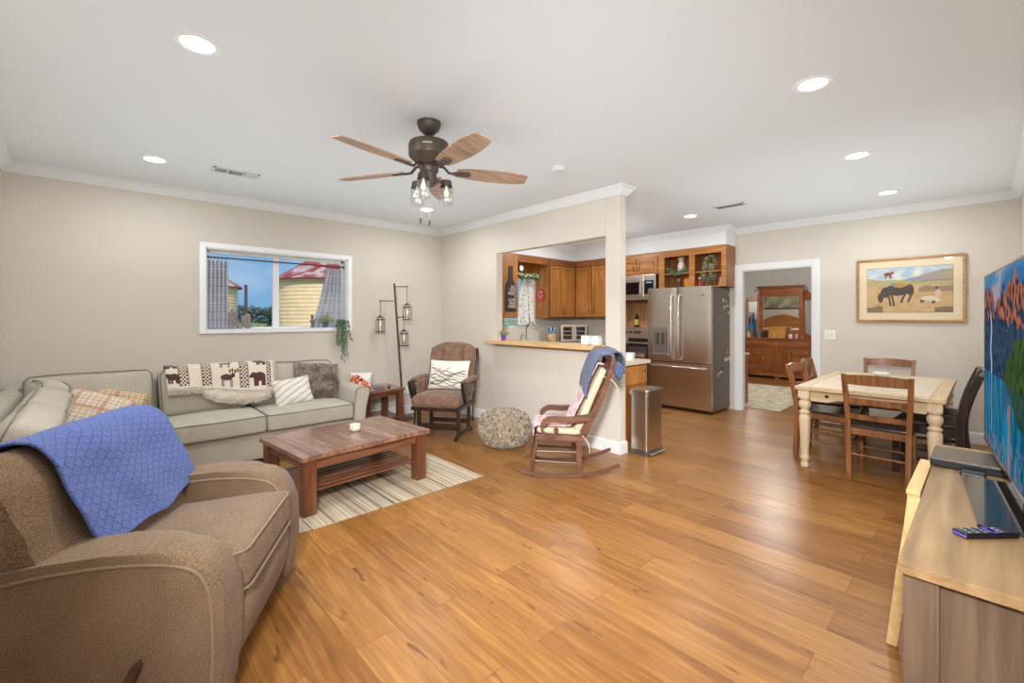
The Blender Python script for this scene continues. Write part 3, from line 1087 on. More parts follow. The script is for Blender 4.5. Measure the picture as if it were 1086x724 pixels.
# blue cable-knit blanket over the recliner's back
def knit_mat(name, ca, cb, sc_, rot=0, row=.5):
    m, n, b = base_mat(name)
    v = coords(n, (1, 1, 1), (0, 0, 0))
    a = n.nodes.new('ShaderNodeAttribute'); a.attribute_name = 'UVc'
    mp_ = n.nodes.new('ShaderNodeMapping'); mp_.inputs['Scale'].default_value = (sc_, sc_, 1); mp_.inputs['Rotation'].default_value = (0, 0, R(rot))
    n.links.new(a.outputs['Vector'], mp_.inputs['Vector'])
    bt = n.nodes.new('ShaderNodeTexBrick')
    bt.inputs['Scale'].default_value = 1; bt.inputs['Brick Width'].default_value = 1; bt.inputs['Row Height'].default_value = row
    bt.inputs['Mortar Size'].default_value = .07; bt.inputs['Mortar Smooth'].default_value = .9
    bt.inputs['Color1'].default_value = (1, 1, 1, 1); bt.inputs['Color2'].default_value = (.9, .9, .9, 1); bt.inputs['Mortar'].default_value = (0, 0, 0, 1)
    n.links.new(mp_.outputs[0], bt.inputs['Vector'])
    q = noise_node(n, v, 320, 2)
    c = mixc(n, ramp(n, bt.outputs['Fac'], [(0, (0, 0, 0)), (1, (.75, .75, .75))]), ramp(n, q, [(.35, srgb(ca)), (.65, srgb(cb))]), srgb(ca))
    n.links.new(c, b.inputs['Base Color'])
    b.inputs['Roughness'].default_value = .95; b.inputs['Sheen Weight'].default_value = .2
    inv = n.nodes.new('ShaderNodeMath'); inv.operation = 'MULTIPLY_ADD'; inv.inputs[1].default_value = -1.2
    n.links.new(bt.outputs['Fac'], inv.inputs[0]); n.links.new(q, inv.inputs[2])
    add_bump(n, b, inv.outputs[0], .8, .006)
    return m
def surf_uv(fn, nu, nv, su, sv):
    bm = bmesh.new()
    lay = bm.verts.layers.float_vector.new('UVc')
    g = []
    for i in range(nu + 1):
        row = []
        for j in range(nv + 1):
            u, v = i / nu, j / nv
            q = bm.verts.new(Vector(fn(u, v))); q[lay] = Vector((u * su, v * sv, 0)); row.append(q)
        g.append(row)
    for i in range(nu):
        for j in range(nv):
            bm.faces.new((g[i][j], g[i + 1][j], g[i + 1][j + 1], g[i][j + 1]))
    return bm
m_blue = knit_mat('blue_knit', '#465ca4', '#6b84c8', 1.0, 45, 1.0)
bpath = curve_pts([(-.47, 0, .62), (-.465, 0, .75), (-.42, 0, .88), (-.33, 0, .918), (-.235, 0, .914), (-.165, 0, .85), (-.128, 0, .77), (-.085, 0, .69), (-.055, 0, .61), (-.02, 0, .53)], 10)
def blue(u, v):
    y = -.30 + .70 * u + .02 * math.sin(v * 6)
    sE = 1.0 - .05 * (1 - u) - .07 * max(0, (u - .55)) / .45
    p = along(bpath, v * sE)
    out = .012 + .030 * max(0, noise.noise(Vector((u * 3.6 - v * 1.6, v * 1.2, 5)))) + .013 * math.sin((u - v * .45) * 13) * min(1, v * 2) * .5
    over = max(0, y - .37)
    x = p.x + out * 1.0
    z = p.z - over * .9 + (.008 if v < .6 else 0)
    return Vector((x - over * .35, y - over * .25, z))
bm = surf_uv(blue, 90, 130, 19, 25)
bl = mk('knit_blanket', bm, m_blue, smooth=70, solid=.009)
bl.location = (0.19, 2.31, 0); bl.rotation_euler = (0, 0, R(-31))
tag(bl, 'blue cable-knit blanket draped over the back of the brown recliner', 'blanket')

# ------------------------------------------------------------------ area rug
rug_c = Vector((1.16, 3.37, 0))
m, n_, b_ = base_mat('striped_rug')
v_ = coords(n_, (1, .003, 1))
q = noise_node(n_, v_, 34, 2, 0, .85)
c = ramp(n_, q, [(.36, srgb('#5a4e45')), (.40, srgb('#9a8771')), (.43, srgb('#d2c5ac')), (.46, srgb('#a98962')), (.49, srgb('#d2c4a8')), (.51, srgb('#9c7852')), (.53, srgb('#d8ccb4')), (.57, srgb('#dacfba')), (.60, srgb('#84766a')), (.64, srgb('#cdb894'))])
n_.links.new(c, b_.inputs['Base Color']); b_.inputs['Roughness'].default_value = .95
add_bump(n_, b_, noise_node(n_, coords(n_, (40, 300, 40)), 4, 2), .6, .004)
bm = BM()
box(bm, -1.24, 1.24, -.445, .445, 0.0005, .009, .003)
rug = mk('area_rug', bm, m, loc=rug_c)
tag(rug, 'cream, brown and grey striped flat-woven rug under the coffee table', 'rug')

# ------------------------------------------------------------------ coffee table
cwx = wood('table_red_oak', '#543220', '#7a4a32', '#986a50', 'X', 1, .32, coat=.15)
cwy = wood('table_red_oak_y', '#664434', '#8e6450', '#b48c7a', 'Y', .7, .26, coat=.6, bump=.03)  # worn greyish tops; shiny reflection is brightened into the colour too
cwz = wood('table_red_oak_z', '#50301e', '#78482e', '#946042', 'Z', 1, .38)
ctb = thing('coffee_table', 'low rustic red-brown wooden coffee table with slatted shelf on the striped rug', 'coffee table', (1.48, 3.52, 0.009), 5)
Lc, Wc, Hc = 1.05, .77, .411
for i in range(5):
    bm = BM(); w_ = (Lc - .16) / 5; x = -Lc / 2 + .08 + i * w_
    box(bm, x + .0008, x + w_ - .0008, -Wc / 2 + .005, Wc / 2 - .005, Hc - .034, Hc, .0025); mk('top_plank', bm, cwy, ctb)
for s in (-1, 1):
    bm = BM(); x = s * (Lc / 2 - .04); box(bm, x - .04, x + .04, -Wc / 2, Wc / 2, Hc - .036, Hc, .004); mk('top_end_board', bm, cwy, ctb)
for sx in (-1, 1):
    for sy in (-1, 1):
        bm = BM(); x, y = sx * (Lc / 2 - .065), sy * (Wc / 2 - .065); box(bm, x - .045, x + .045, y - .045, y + .045, 0, Hc - .036, .005); mk('leg', bm, cwz, ctb)
for s in (-1, 1):
    bm = BM(); box(bm, -Lc / 2 + .11, Lc / 2 - .11, s * (Wc / 2 - .05) - .012, s * (Wc / 2 - .05) + .012, Hc - .105, Hc - .036, .003); mk('apron', bm, cwx, ctb)
    bm = BM(); box(bm, s * (Lc / 2 - .05) - .012, s * (Lc / 2 - .05) + .012, -Wc / 2 + .11, Wc / 2 - .11, Hc - .105, Hc - .036, .003); mk('apron', bm, cwy, ctb)
    bm = BM(); box(bm, s * (Lc / 2 - .065) - .02, s * (Lc / 2 - .065) + .02, -Wc / 2 + .11, Wc / 2 - .11, .10, .135, .003); mk('shelf_rail', bm, cwy, ctb)
for i in range(10):
    y = -Wc / 2 + .10 + (Wc - .20) * i / 9
    bm = BM(); box(bm, -Lc / 2 + .06, Lc / 2 - .06, y - .02, y + .02, .135, .151, .003); mk('shelf_slat', bm, cwx, ctb)
# candle jar
cj = thing('candle_jar', 'small white ceramic candle jar on the coffee table', 'candle', (1.555, 3.55, .42))
bm = BM(); lathe(bm, [(.0, 0), (.032, 0), (.043, .012), (.045, .03), (.038, .04), (.036, .042)], 32, capt=False); lathe(bm, [(.036, .042), (.033, .042), (.033, .03), (0, .03)], 32, capb=False, capt=False)
mk('jar', bm, plain('jar_ceramic', '#d8d2c2', .4, vary=.12, bscale=40), cj, smooth=60)
bm = BM(); lathe(bm, [(.037, .040), (.042, .044), (.042, .054), (.039, .056), (.034, .056), (.033, .048)], 32, capb=False, capt=False); mk('rim', bm, plain('jar_rim', '#e9e6dc', .35), cj, smooth=60)
bm = BM(); lathe(bm, [(0, .040), (.033, .040)], 24, capb=False, capt=False); tube(bm, [(0, 0, .040), (0.002, 0, .052)], .001, 6); mk('wax', bm, plain('wax', '#efe6cf', .5), cj)

# ------------------------------------------------------------------ end table
et = thing('end_table', 'small red-brown wooden end table between the sofa arm and the glider', 'side table', (2.58, 5.27, 0))
EX, EY, EH = .54, .50, .47
bm = BM(); box(bm, -EX / 2, EX / 2, -EY / 2, EY / 2, EH - .035, EH, .005); mk('tabletop', bm, cwy, et)
for sx in (-1, 1):
    for sy in (-1, 1):
        bm = BM(); x, y = sx * (EX / 2 - .05), sy * (EY / 2 - .05); box(bm, x - .035, x + .035, y - .035, y + .035, 0, EH - .035, .004); mk('leg', bm, cwz, et)
for s in (-1, 1):
    bm = BM(); box(bm, -EX / 2 + .085, EX / 2 - .085, s * (EY / 2 - .04) - .01, s * (EY / 2 - .04) + .01, EH - .09, EH - .035, .002); mk('apron', bm, cwx, et)
    bm = BM(); box(bm, s * (EX / 2 - .04) - .01, s * (EX / 2 - .04) + .01, -EY / 2 + .085, EY / 2 - .085, EH - .09, EH - .035, .002); mk('apron', bm, cwy, et)
bm = BM(); box(bm, -EX / 2 + .03, EX / 2 - .03, -EY / 2 + .03, EY / 2 - .03, .10, .12, .003); mk('shelf', bm, cwy, et)
# snack bag: rumpled pouch
def bag_col(u, v):
    q = noise.noise(Vector((u * 7, v * 5, 3)))
    if v > .55 + .25 * math.sin(u * 5): return srgb('#efe9e2')
    if q > .15: return srgb('#e08a2e')
    if q < -.25: return srgb('#efe0cf')
    return srgb('#c3271f')
bm = pillow_bm(.27, .20, .11, 5, bag_col, 30, .05, .02)
o = mk('snack_bag', bm, attr_mat('bag_print', .35), smooth=70); o.location = (2.40, 5.33, .472); o.rotation_euler = (R(-18), 0, R(-38))
tag(o, 'crumpled red, orange and white snack bag on the end table', 'bag')
bm = BM(); box(bm, -.07, .07, -.10, .10, 0, .006, .001); box(bm, -.065, .06, -.095, .10, .0065, .011, .001)
o = mk('magazine', bm, plain('magazine_grey', '#4b5560', .4, vary=.4, bscale=14), loc=(2.58, 5.18, .471), rot=(0, 0, -25)); tag(o, 'dark thin magazines stacked on the front of the end table', 'magazine')
def remote(label, loc, rz, L=.16, W=.045, c='#17181c', t=.016, nb=5):
    r_ = thing('remote_control', label, 'remote', loc, rz)
    bm = BM(); box(bm, -L / 2, L / 2, -W / 2, W / 2, 0, t, .005, seg=3); mk('body', bm, plain('remote_' + c[1:], c, .35), r_)
    bm = BM()
    for i in range(nb):
        for j in (-1, 0, 1):
            box(bm, -L * .38 + i * L * .15 - .004, -L * .38 + i * L * .15 + .004, j * W * .27 - .0035, j * W * .27 + .0035, t, t + .0015, .0005)
    mk('buttons', bm, plain('remote_buttons', '#8b8d92', .5), r_)
    return r_
remote('black remote control lying on the end table beside the magazines', (2.72, 5.20, .471), 60)

# ------------------------------------------------------------------ floor lamp with three lanterns
m_iron = plain('dark_bronze', '#564b44', .5, .4)
m_lglass = glass('lantern_glass', '#f4f4f2', .12, .22)
fl_ = thing('floor_lamp', 'dark bronze floor lamp with three hanging glass lanterns beside the end table', 'lamp', (3.0, 5.33, 0))
bm = BM(); lathe(bm, [(0, 0), (.13, 0), (.13, .012), (.12, .02), (.03, .03), (.015, .05)], 32); mk('base', bm, m_iron, fl_)
top = Vector((-.145, -.02, 1.80))
bm = BM(); tube(bm, [(0, 0, .03), top], .0125, 12); mk('pole', bm, m_iron, fl_)
def lantern(hook, drop, arm_from, bulb_on=False):
    a = Vector(arm_from); h = Vector(hook)
    bm = BM(); tube(bm, [a, h], .006, 8); tube(bm, [h, h - Vector((0, 0, drop))], .0035, 8)
    tube(bm, [h + Vector((0, 0, .012)), h - Vector((0, 0, .012))], .009, 8)
    arm = mk('lamp_arm', bm, m_iron, fl_)
    z0 = h.z - drop
    bm = BM(); Rr = .052
    lathe(bm, [(.0, 0), (.012, 0), (.016, -.015), (.03, -.02), (.034, -.03)], 20, c=(h.x, h.y, z0), capt=False)
    for zz in (-.055, -.215):
        pts = [(h.x + Rr * math.cos(2 * PI * k / 24), h.y + Rr * math.sin(2 * PI * k / 24), z0 + zz) for k in range(24)]
        tube(bm, pts, .005, 6, closed=True, flat=1.4)
    for k in range(4):
        an = PI / 4 + k * PI / 2
        cx, cy = h.x + (Rr + .004) * math.cos(an), h.y + (Rr + .004) * math.sin(an)
        tube(bm, [(h.x + .02 * math.cos(an), h.y + .02 * math.sin(an), z0 - .012), (h.x + .045 * math.cos(an), h.y + .045 * math.sin(an), z0 - .03), (cx, cy, z0 - .06), (cx, cy, z0 - .24)], .0035, 6)
    c_ = mk('lantern_cage', bm, m_iron, arm)
    bm = BM(); lathe(bm, [(.040, -.215), (.043, -.20), (.043, -.06), (.034, -.035)], 24, c=(h.x, h.y, z0), capb=False, capt=False); mk('lantern_glass', bm, m_lglass, arm, smooth=60)
    bm = BM(); lathe(bm, [(0, -.175), (.012, -.165), (.016, -.14), (.012, -.09), (.008, -.06), (.008, -.03)], 16, c=(h.x, h.y, z0)); mk('bulb', bm, plain('amber_bulb', '#efe3c8', .2, emit=('#ffe6c0', .35)), arm, smooth=60)
P_ = lambda t: Vector((0, 0, .03)).lerp(top, t)
rt = Vector((.73, -.683, 0))
lantern(P_(.975) + rt * .165, .215, P_(.975))
lantern(P_(.87) - rt * .20, .19, P_(.87))
lantern(P_(.75) + Vector((.3, -.6, 0)).normalized() * .09 + rt * .02, .16, P_(.75))

# wall outlet with cord
def plate(name, label, cat, M, w_=.072, h_=.115, kind='outlet'):
    t = thing(name, label, cat, M.translation, 0)
    t.rotation_euler = M.to_euler()
    bm = BM(); box(bm, -w_ / 2, w_ / 2, -.006, 0, -h_ / 2, h_ / 2, .002); mk('cover_plate', bm, plain('plate_white', '#f3f3f0', .35), t)
    bm = BM()
    if kind == 'outlet':
        bm.free(); bm = BM(); box(bm, -.016, .016, -.0085, -.004, -.040, -.012, .003); mk('socket', bm, plain('plate_insert', '#e4e4e0', .4), t); bm = BM(); box(bm, -.016, .016, -.0085, -.004, .012, .040, .003)
    else:
        for xx in ((-.022, .022) if w_ > .1 else (0,)): box(bm, xx - .016, xx + .016, -.0095, -.004, -.033, .033, .002)
    mk('socket' if kind == 'outlet' else 'rocker_switch', bm, plain('plate_insert', '#e4e4e0', .4), t)
    return t
plate('wall_outlet', 'white wall outlet low on the window wall behind the glider', 'outlet', Matrix.Translation((3.22, YA, .33)))
plate('light_switch', 'white double light switch on the wall beside the bedroom doorway', 'switch', TR(XC, 1.37, 1.13, rz=-90), .115, .115, 'switch')
bm = BM(); tube(bm, curve_pts([(3.22, YA - .012, .30), (3.2, YA - .06, .15), (3.12, YA - .09, .012), (3.0, YA - .16, .008), (2.93, YA - .1, .008), (2.95, YA - .16, .008)], 8), .004, 6)
tag(mk('power_cord', bm, plain('cord_white', '#d9d7d0', .5), ), 'thin pale power cord running from the wall outlet to the floor lamp', 'cord')

# ------------------------------------------------------------------ glider chair
m_suede = fabric('brown_suede', '#75594a', '#8c6f5b', 14, .04)
m_esp = wood('espresso_wood', '#1f1410', '#35231b', '#4a3228', 'X', 1, .35)
gl = thing('glider_chair', 'brown suede glider rocking chair with dark wood frame in the room corner', 'rocking chair', (2.93, 4.27, 0), 214)
# base frame: two side frames + stretchers (x forward, y lateral)
for s in (-1, 1):
    bm = BM(); y = s * .235
    tube(bm, curve_pts([(.27, y, .02), (.2, y, .045), (0, y, .055), (-.2, y, .045), (-.27, y, .02)], 6), .02, 8)
    mk('base_runner', bm, m_esp, gl)
    for x in (.20, .155, -.155, -.2):
        bm = BM(); beam(bm, (x, y, .05), (x * .98, y, .31), .022, .03); mk('base_post', bm, m_esp, gl)
    bm = BM(); beam(bm, (-.25, y, .325), (.25, y, .325), .03, .035); mk('base_rail', bm, m_esp, gl)
    for x in (.235, -.235):   # swinging arms
        bm = BM(); y2 = s * .265; beam(bm, (x, y2, .12), (x - .02, y2, .33), .012, .035, .005)
        tube(bm, [(x, y2 - .014 * s, .14), (x, y2 + .014 * s, .14)], .012, 10); mk('swing_arm', bm, m_esp, gl)
    bm = BM(); beam(bm, (-.28, s * .265, .35), (.29, s * .265, .35), .03, .045); mk('seat_rail', bm, m_esp, gl)
for x in (.19, -.19, .11):
    bm = BM(); beam(bm, (x, -.235, .13), (x, .235, .13), .022, .05); mk('stretcher', bm, m_esp, gl)
bm = BM(); beam(bm, (.28, -.265, .35), (.28, .265, .35), .03, .04); mk('front_rail', bm, m_esp, gl)
bm = BM(); rbox(bm, .56, .57, .13, .06, .03, M=TR(.04, 0, .425), wob=.01, seed=6, n=(10, 10, 3)); mk('seat_cushion', bm, m_suede, gl, smooth=70)
# back cushion: domed top, slightly wrapped
def gback(u, v, side):
    y = -.285 + .57 * u
    H_ = .42 + .64 * v
    top_drop = .07 * abs(2 * u - 1) ** 3
    z = .43 + (.62 - top_drop) * v
    ww = 1 - .14 * (1 - v) ** 2 + (.04 * math.sin(v * PI))
    y *= ww
    wrap = .06 * abs(2 * u - 1) ** 2
    th_ = .045 * ((1 - (2 * u - 1) ** 6) * (1 - (2 * v - 1) ** 6)) ** .5
    tuft = 0
    for s0 in (.28, .72): tuft += .030 * math.exp(-((u - s0) / .020) ** 2) * (1 if v > .0 else 0)
    tuft += .014 * math.exp(-((v - .52 + .05 * math.cos((u - .5) * 6)) / .03) ** 2) * (1 if .28 < u < .72 else .2)
    x = -.215 - .15 * (v) + wrap + side * (th_ - (tuft if side > 0 else 0))
    return Vector((x, y, z))
bm = BM()
NU, NV = 40, 34
gg = {}
for side in (-1, 1):
    for i in range(NU + 1):
        for j in range(NV + 1):
            e = i in (0, NU) or j in (0, NV)
            if e and side == 1: gg[(1, i, j)] = gg[(-1, i, j)]; continue
            gg[(side, i, j)] = bm.verts.new(gback(i / NU, j / NV, side))
for side in (-1, 1):
    for i in range(NU):
        for j in range(NV):
            bm.faces.new((gg[(side, i, j)], gg[(side, i + 1, j)], gg[(side, i + 1, j + 1)], gg[(side, i, j + 1)]))
mk('back_cushion', bm, m_suede, gl, smooth=70)
for s in (-1, 1):
    bm = BM(); tube(bm, curve_pts([(-.24, s * .27, .33), (-.275, s * .285, .6), (-.33, s * .295, .85), (-.37, s * .28, .97)], 6), .018, 8); mk('back_post', bm, m_esp, gl)
bm = BM(); tube(bm, curve_pts([(-.37, -.28, .96), (-.41, -.14, .99), (-.42, 0, 1.0), (-.41, .14, .99), (-.37, .28, .96)], 6), .018, 8); mk('top_rail', bm, m_esp, gl)
for s in (-1, 1):
    y = s * .31
    bm = BM(); prism(bm, [(.10, .40), (.17, .40), (.22, .50), (.27, .60), (.27, .64), (.20, .655), (.14, .60)], y - .02, y + .02, 'XZ', .008)
    beam(bm, (-.28, y, .615), (.24, y, .63), .035, .025); mk('arm', bm, m_esp, gl)
    bm = BM(); rbox(bm, .38, .075, .05, .024, .01, M=TR(-.03, y, .645), n=(8, 3, 3)); rbox(bm, .34, .04, .16, .019, 0, M=TR(-.04, y - s * .03, .56), n=(8, 2, 4)); mk('arm_pad', bm, m_suede, gl, smooth=70)
# lumbar pillow with printed branches
def branch_col(u, v):
    for k in range(9):
        y0 = .12 + .055 * k
        a = y0 + .11 * math.sin(u * (5 + k % 3) + k * 1.7) + .25 * (u - .5) * (1 if k % 2 else -1) * .4
        if abs(v - a) < .010 + .004 * (k % 3) and .06 < u < .94 and v < .72:
            return srgb('#8b7250') if k % 2 else srgb('#5d5244')
    if abs(v - (.45 + (u - .3) * 1.1)) < .014 and .3 < u < .55: return srgb('#5a4c3a')
    if ((u - .3) / .035) ** 2 + ((v - .66) / .03) ** 2 < 1 or ((u - .18) / .03) ** 2 + ((v - .60) / .02) ** 2 < 1: return srgb('#b49a72')
    return srgb('#efe9dd')
bm = pillow_bm(.50, .35, .13, 41, branch_col, 110, .05, .004)
o = mk('throw_pillow', bm, attr_mat('branch_print', .9, bump=.2, bscale=500), smooth=80)
Mg = Matrix.Translation((2.93, 4.27, 0)) @ Matrix.Rotation(R(214), 4, 'Z') @ TR(-.095, 0, .505, rz=90) @ TR(rx=-17)
o.location = Mg.translation; o.rotation_euler = Mg.to_euler()
tag(o, 'cream lumbar pillow with a bird and brown branches printed on it, on the glider chair', 'pillow')

# ------------------------------------------------------------------ fur pouf
pf = thing('pouf', 'round shaggy brown and grey faux fur pouf on the floor behind the rocking chair', 'pouf', (3.19, 3.52, 0))
def pf_pt(u, v):
    a = 2 * PI * u
    ph = v * PI / 2 * 1.0
    # v 0 bottom .. 1 top centre
    prof_ = [(.16, .02), (.22, .06), (.265, .15), (.26, .25), (.22, .32), (.13, .355), (0.001, .36)]
    k = v * (len(prof_) - 1); i = min(int(k), len(prof_) - 2); t = k - i
    r = prof_[i][0] * (1 - t) + prof_[i + 1][0] * t; z = prof_[i][1] * (1 - t) + prof_[i + 1][1] * t
    dr = prof_[i + 1][0] - prof_[i][0]; dz = prof_[i + 1][1] - prof_[i][1]
    r *= 1 + .04 * noise.noise(Vector((math.cos(a) * 2, math.sin(a) * 2, z * 6)))
    return Vector((r * math.cos(a), r * math.sin(a), z)), Vector((math.cos(a) * dz, math.sin(a) * dz, -dr)).normalized()
bm = surf(lambda u, v: pf_pt(u, v)[0], 48, 24)
bmesh.ops.remove_doubles(bm, verts=bm.verts[:], dist=.0005)
mk('cushion', bm, fabric('pouf_hide', '#a08c74', '#c6b294', 60, .2), pf, smooth=80)
bm = BM()
for _ in range(1): fur_patch(bm, lambda u, v: pf_pt(u, v ** .9 * .97), 17000, .03, .0030, .8, .35)
mats_p = [fabric('pouf_fur_a', '#8f7b64', '#b8a284', 90, .2), fabric('pouf_fur_b', '#bfb09c', '#e6dccd', 90, .2), fabric('pouf_fur_c', '#5c5048', '#8b7c70', 90, .2)]
island_mats(bm, mats_p, 26)
mk('fur', bm, mats_p, pf, smooth=0)

# ------------------------------------------------------------------ small rocking chair
m_wal = wood('walnut_chair', '#4a2e20', '#6c4632', '#825a42', 'X', 1, .38)
rk = thing('rocking_chair', 'small brown wooden rocking chair with scrolled arms by the end of the partition wall', 'rocking chair', (3.065, 2.577, 0), 134)
def ysides(): return (-.225, .225)
for s in (-1, 1):
    y = s * .225
    bm = BM()
    arc = curve_pts([(.385, y, .055), (.33, y, .036), (.2, y, .016), (.05, y, .011), (-.1, y, .018), (-.28, y, .05), (-.44, y, .112)], 6)
    n0 = len(arc)
    # flat board bent along the arc
    prev = None
    for i, p in enumerate(arc):
        k = .016 if 0 < i < n0 - 1 else .012
        ring = [bm.verts.new(p + Vector((0, dy, dz))) for dy, dz in ((-.014, -.010), (.014, -.010), (.014, k), (-.014, k))]
        if prev:
            for q in range(4): bm.faces.new((prev[q], prev[(q + 1) % 4], ring[(q + 1) % 4], ring[q]))
        else: bm.faces.new(ring)
        prev = ring
    bm.faces.new(list(reversed(prev)))
    mk('rocker', bm, m_wal, rk, smooth=40)
    bm = BM(); tube(bm, [(.315, y, .03), (.30, y, .09), (.285, y, .16), (.265, y, .25), (.25, y * .98, .335)], [.013, .015, .019, .016, .02], 10); mk('front_leg', bm, m_wal, rk)
    bm = BM(); beam(bm, (-.10, y, .02), (-.10, y, .32), .03, .05, .005, up=(1, 0, 0)); mk('rear_leg', bm, m_wal, rk)
    # curved back post
    pts = curve_pts([(-.105, 0, .30), (-.15, 0, .39), (-.20, 0, .50), (-.245, 0, .58), (-.31, 0, .73), (-.36, 0, .88), (-.385, 0, .985)], 5)
    bm = BM(); prev = None
    for i, p in enumerate(pts):
        t = i / (len(pts) - 1); hw = .030 * (1 - t) + .018 * t
        dx = Vector((.9, 0, .44)) * hw
        ring = [bm.verts.new(Vector((p.x, y, p.z)) + dx * a + Vector((0, b, 0))) for a, b in ((-1, -.013), (1, -.013), (1, .013), (-1, .013))]
        if prev:
            for q in range(4): bm.faces.new((prev[q], prev[(q + 1) % 4], ring[(q + 1) % 4], ring[q]))
        else: bm.faces.new(ring)
        prev = ring
    bm.faces.new(list(reversed(prev))); mk('back_post', bm, m_wal, rk)
    # scrolled arm
    ya = s * .245
    ctrl = [(-.20, .522), (-.14, .508), (-.06, .495), (.03, .492), (.10, .497), (.155, .492), (.195, .462), (.212, .42), (.20, .38), (.17, .352), (.135, .348), (.105, .362), (.088, .388), (.092, .412)]
    cp = curve_pts([(x, 0, z) for x, z in ctrl], 5)
    bm = BM(); prev = None
    for i, p in enumerate(cp):
        t = i / (len(cp) - 1)
        hw = .026 - .012 * abs(t - .15) if t < .5 else .016 - .006 * t
        tan = (cp[min(i + 1, len(cp) - 1)] - cp[max(i - 1, 0)]).normalized()
        nn = Vector((-tan.z, 0, tan.x))
        ring = [bm.verts.new(Vector((p.x, ya, p.z)) + nn * hw * a + Vector((0, b, 0))) for a, b in ((-1, -.02), (1, -.02), (1, .02), (-1, .02))]
        if prev:
            for q in range(4): bm.faces.new((prev[q], prev[(q + 1) % 4], ring[(q + 1) % 4], ring[q]))
        else: bm.faces.new(ring)
        prev = ring
    bm.faces.new(list(reversed(prev)))
    tube(bm, [(.094, ya - .02, .405), (.094, ya + .02, .405)], .021, 14)
    mk('arm', bm, m_wal, rk, smooth=50)
    bm = BM(); tube(bm, [(.29, y, .14), (-.10, y, .12)], .010, 8); mk('side_stretcher', bm, m_wal, rk)
    bm = BM(); tube(bm, [(.275, y, .22), (-.10, y, .215)], .010, 8); mk('side_stretcher', bm, m_wal, rk)
    bm = BM(); beam(bm, (.26, y, .333), (-.11, y, .315), .03, .032); mk('seat_rail', bm, m_wal, rk)
bm = BM(); tube(bm, [(.29, -.225, .22), (.29, .225, .12)], .010, 8); mk('front_stretcher', bm, m_wal, rk)
bm = BM(); tube(bm, [(-.10, -.225, .22), (-.10, .225, .14)], .010, 8); mk('rear_stretcher', bm, m_wal, rk)
bm = BM(); box(bm, -.13, .27, -.235, .235, -.009, .009, .006, M=TR(0, 0, .343, ry=-2.6)); mk('seat', bm, m_wal, rk)
bm = BM(); beam(bm, (-.39, -.24, .985), (-.39, .24, .985), .02, .07, .006, up=(.4, 0, 1)); mk('top_rail', bm, m_wal, rk)
for k in range(5):
    y = -.14 + .07 * k
    bm = BM(); tube(bm, curve_pts([(-.11, y, .35), (-.21, y, .53), (-.32, y, .75), (-.385, y, .96)], 4), .008, 6); mk('spindle', bm, m_wal, rk)
# cushion set
m_cc = fabric('cream_cushion', '#c9b594', '#e3d3b8', 200, .2)
cs = thing('chair_cushion', 'cream seat and back cushion set tied to the small rocking chair', 'cushion', (3.065, 2.577, 0.353), 134)
bm = BM(); rbox(bm, .37, .40, .05, .024, .012, M=TR(.07, 0, .028, ry=-2.6), n=(8, 8, 2)); mk('seat_pad', bm, m_cc, cs, smooth=70)
bm = BM(); rbox(bm, .58, .38, .06, .028, .015, M=TR(-.205, 0, .30, ry=-113), n=(12, 8, 2), wob=.006); mk('back_pad', bm, m_cc, cs, smooth=70)
for s in (-1, 1):
    for (p, q) in (((-.30, s * .19, .50), (-.385, s * .255, .46)), ((-.08, s * .19, .03), (-.15, s * .26, -.02))):
        bm = BM(); p, q = Vector(p), Vector(q)
        tube(bm, curve_pts([p, p.lerp(q, .5) + Vector((0, 0, .008)), q, q + Vector((-.03, s * .01, -.05)), q + Vector((-.035, s * .01, -.11))], 4), .0035, 6)
        mk('tie', bm, m_cc, cs)
# pink patterned throw over cushion
m_pink = attr_mat('pink_print', .95, bump=.5, bscale=240, sheen=.3)
def pink_col(u, v):
    q = noise.noise(Vector((u * 9, v * 20, 2))) + .5 * noise.noise(Vector((u * 24, v * 44, 6)))
    q2 = noise.noise(Vector((u * 12 + 5, v * 25, 9)))
    if q2 > .33: return srgb('#c9b6b8')
    return Vector(srgb('#e8cfcf')[:3]).lerp(Vector(srgb('#c8707e')[:3]), max(0, min(1, .5 + q * 1.3)))
pp = curve_pts([(.285, 0, .33), (.275, 0, .408), (.22, 0, .42), (.10, 0, .415), (-.01, 0, .418), (-.055, 0, .445), (-.10, 0, .53), (-.17, 0, .67), (-.24, 0, .83), (-.275, 0, .92), (-.30, 0, .955), (-.345, 0, .95)], 8)
def pinkf(u, v):
    p = along(pp, v)
    y = -.19 + .385 * u + .012 * math.sin(v * 20) * (u - .5)
    w1 = .012 + .010 * noise.noise(Vector((u * 4, v * 9, 1)))
    return Vector((p.x + (w1 + .022 if v > .45 else 0), y, p.z + (w1 if v <= .45 else w1 * .3)))
bm = surf(pinkf, 60, 150, pink_col)
o = mk('chair_throw', bm, m_pink, smooth=70, solid=.012); o.location = (3.065, 2.577, 0); o.rotation_euler = (0, 0, R(134))
tag(o, 'pink and white mottled throw over the seat and back of the small rocking chair', 'blanket')
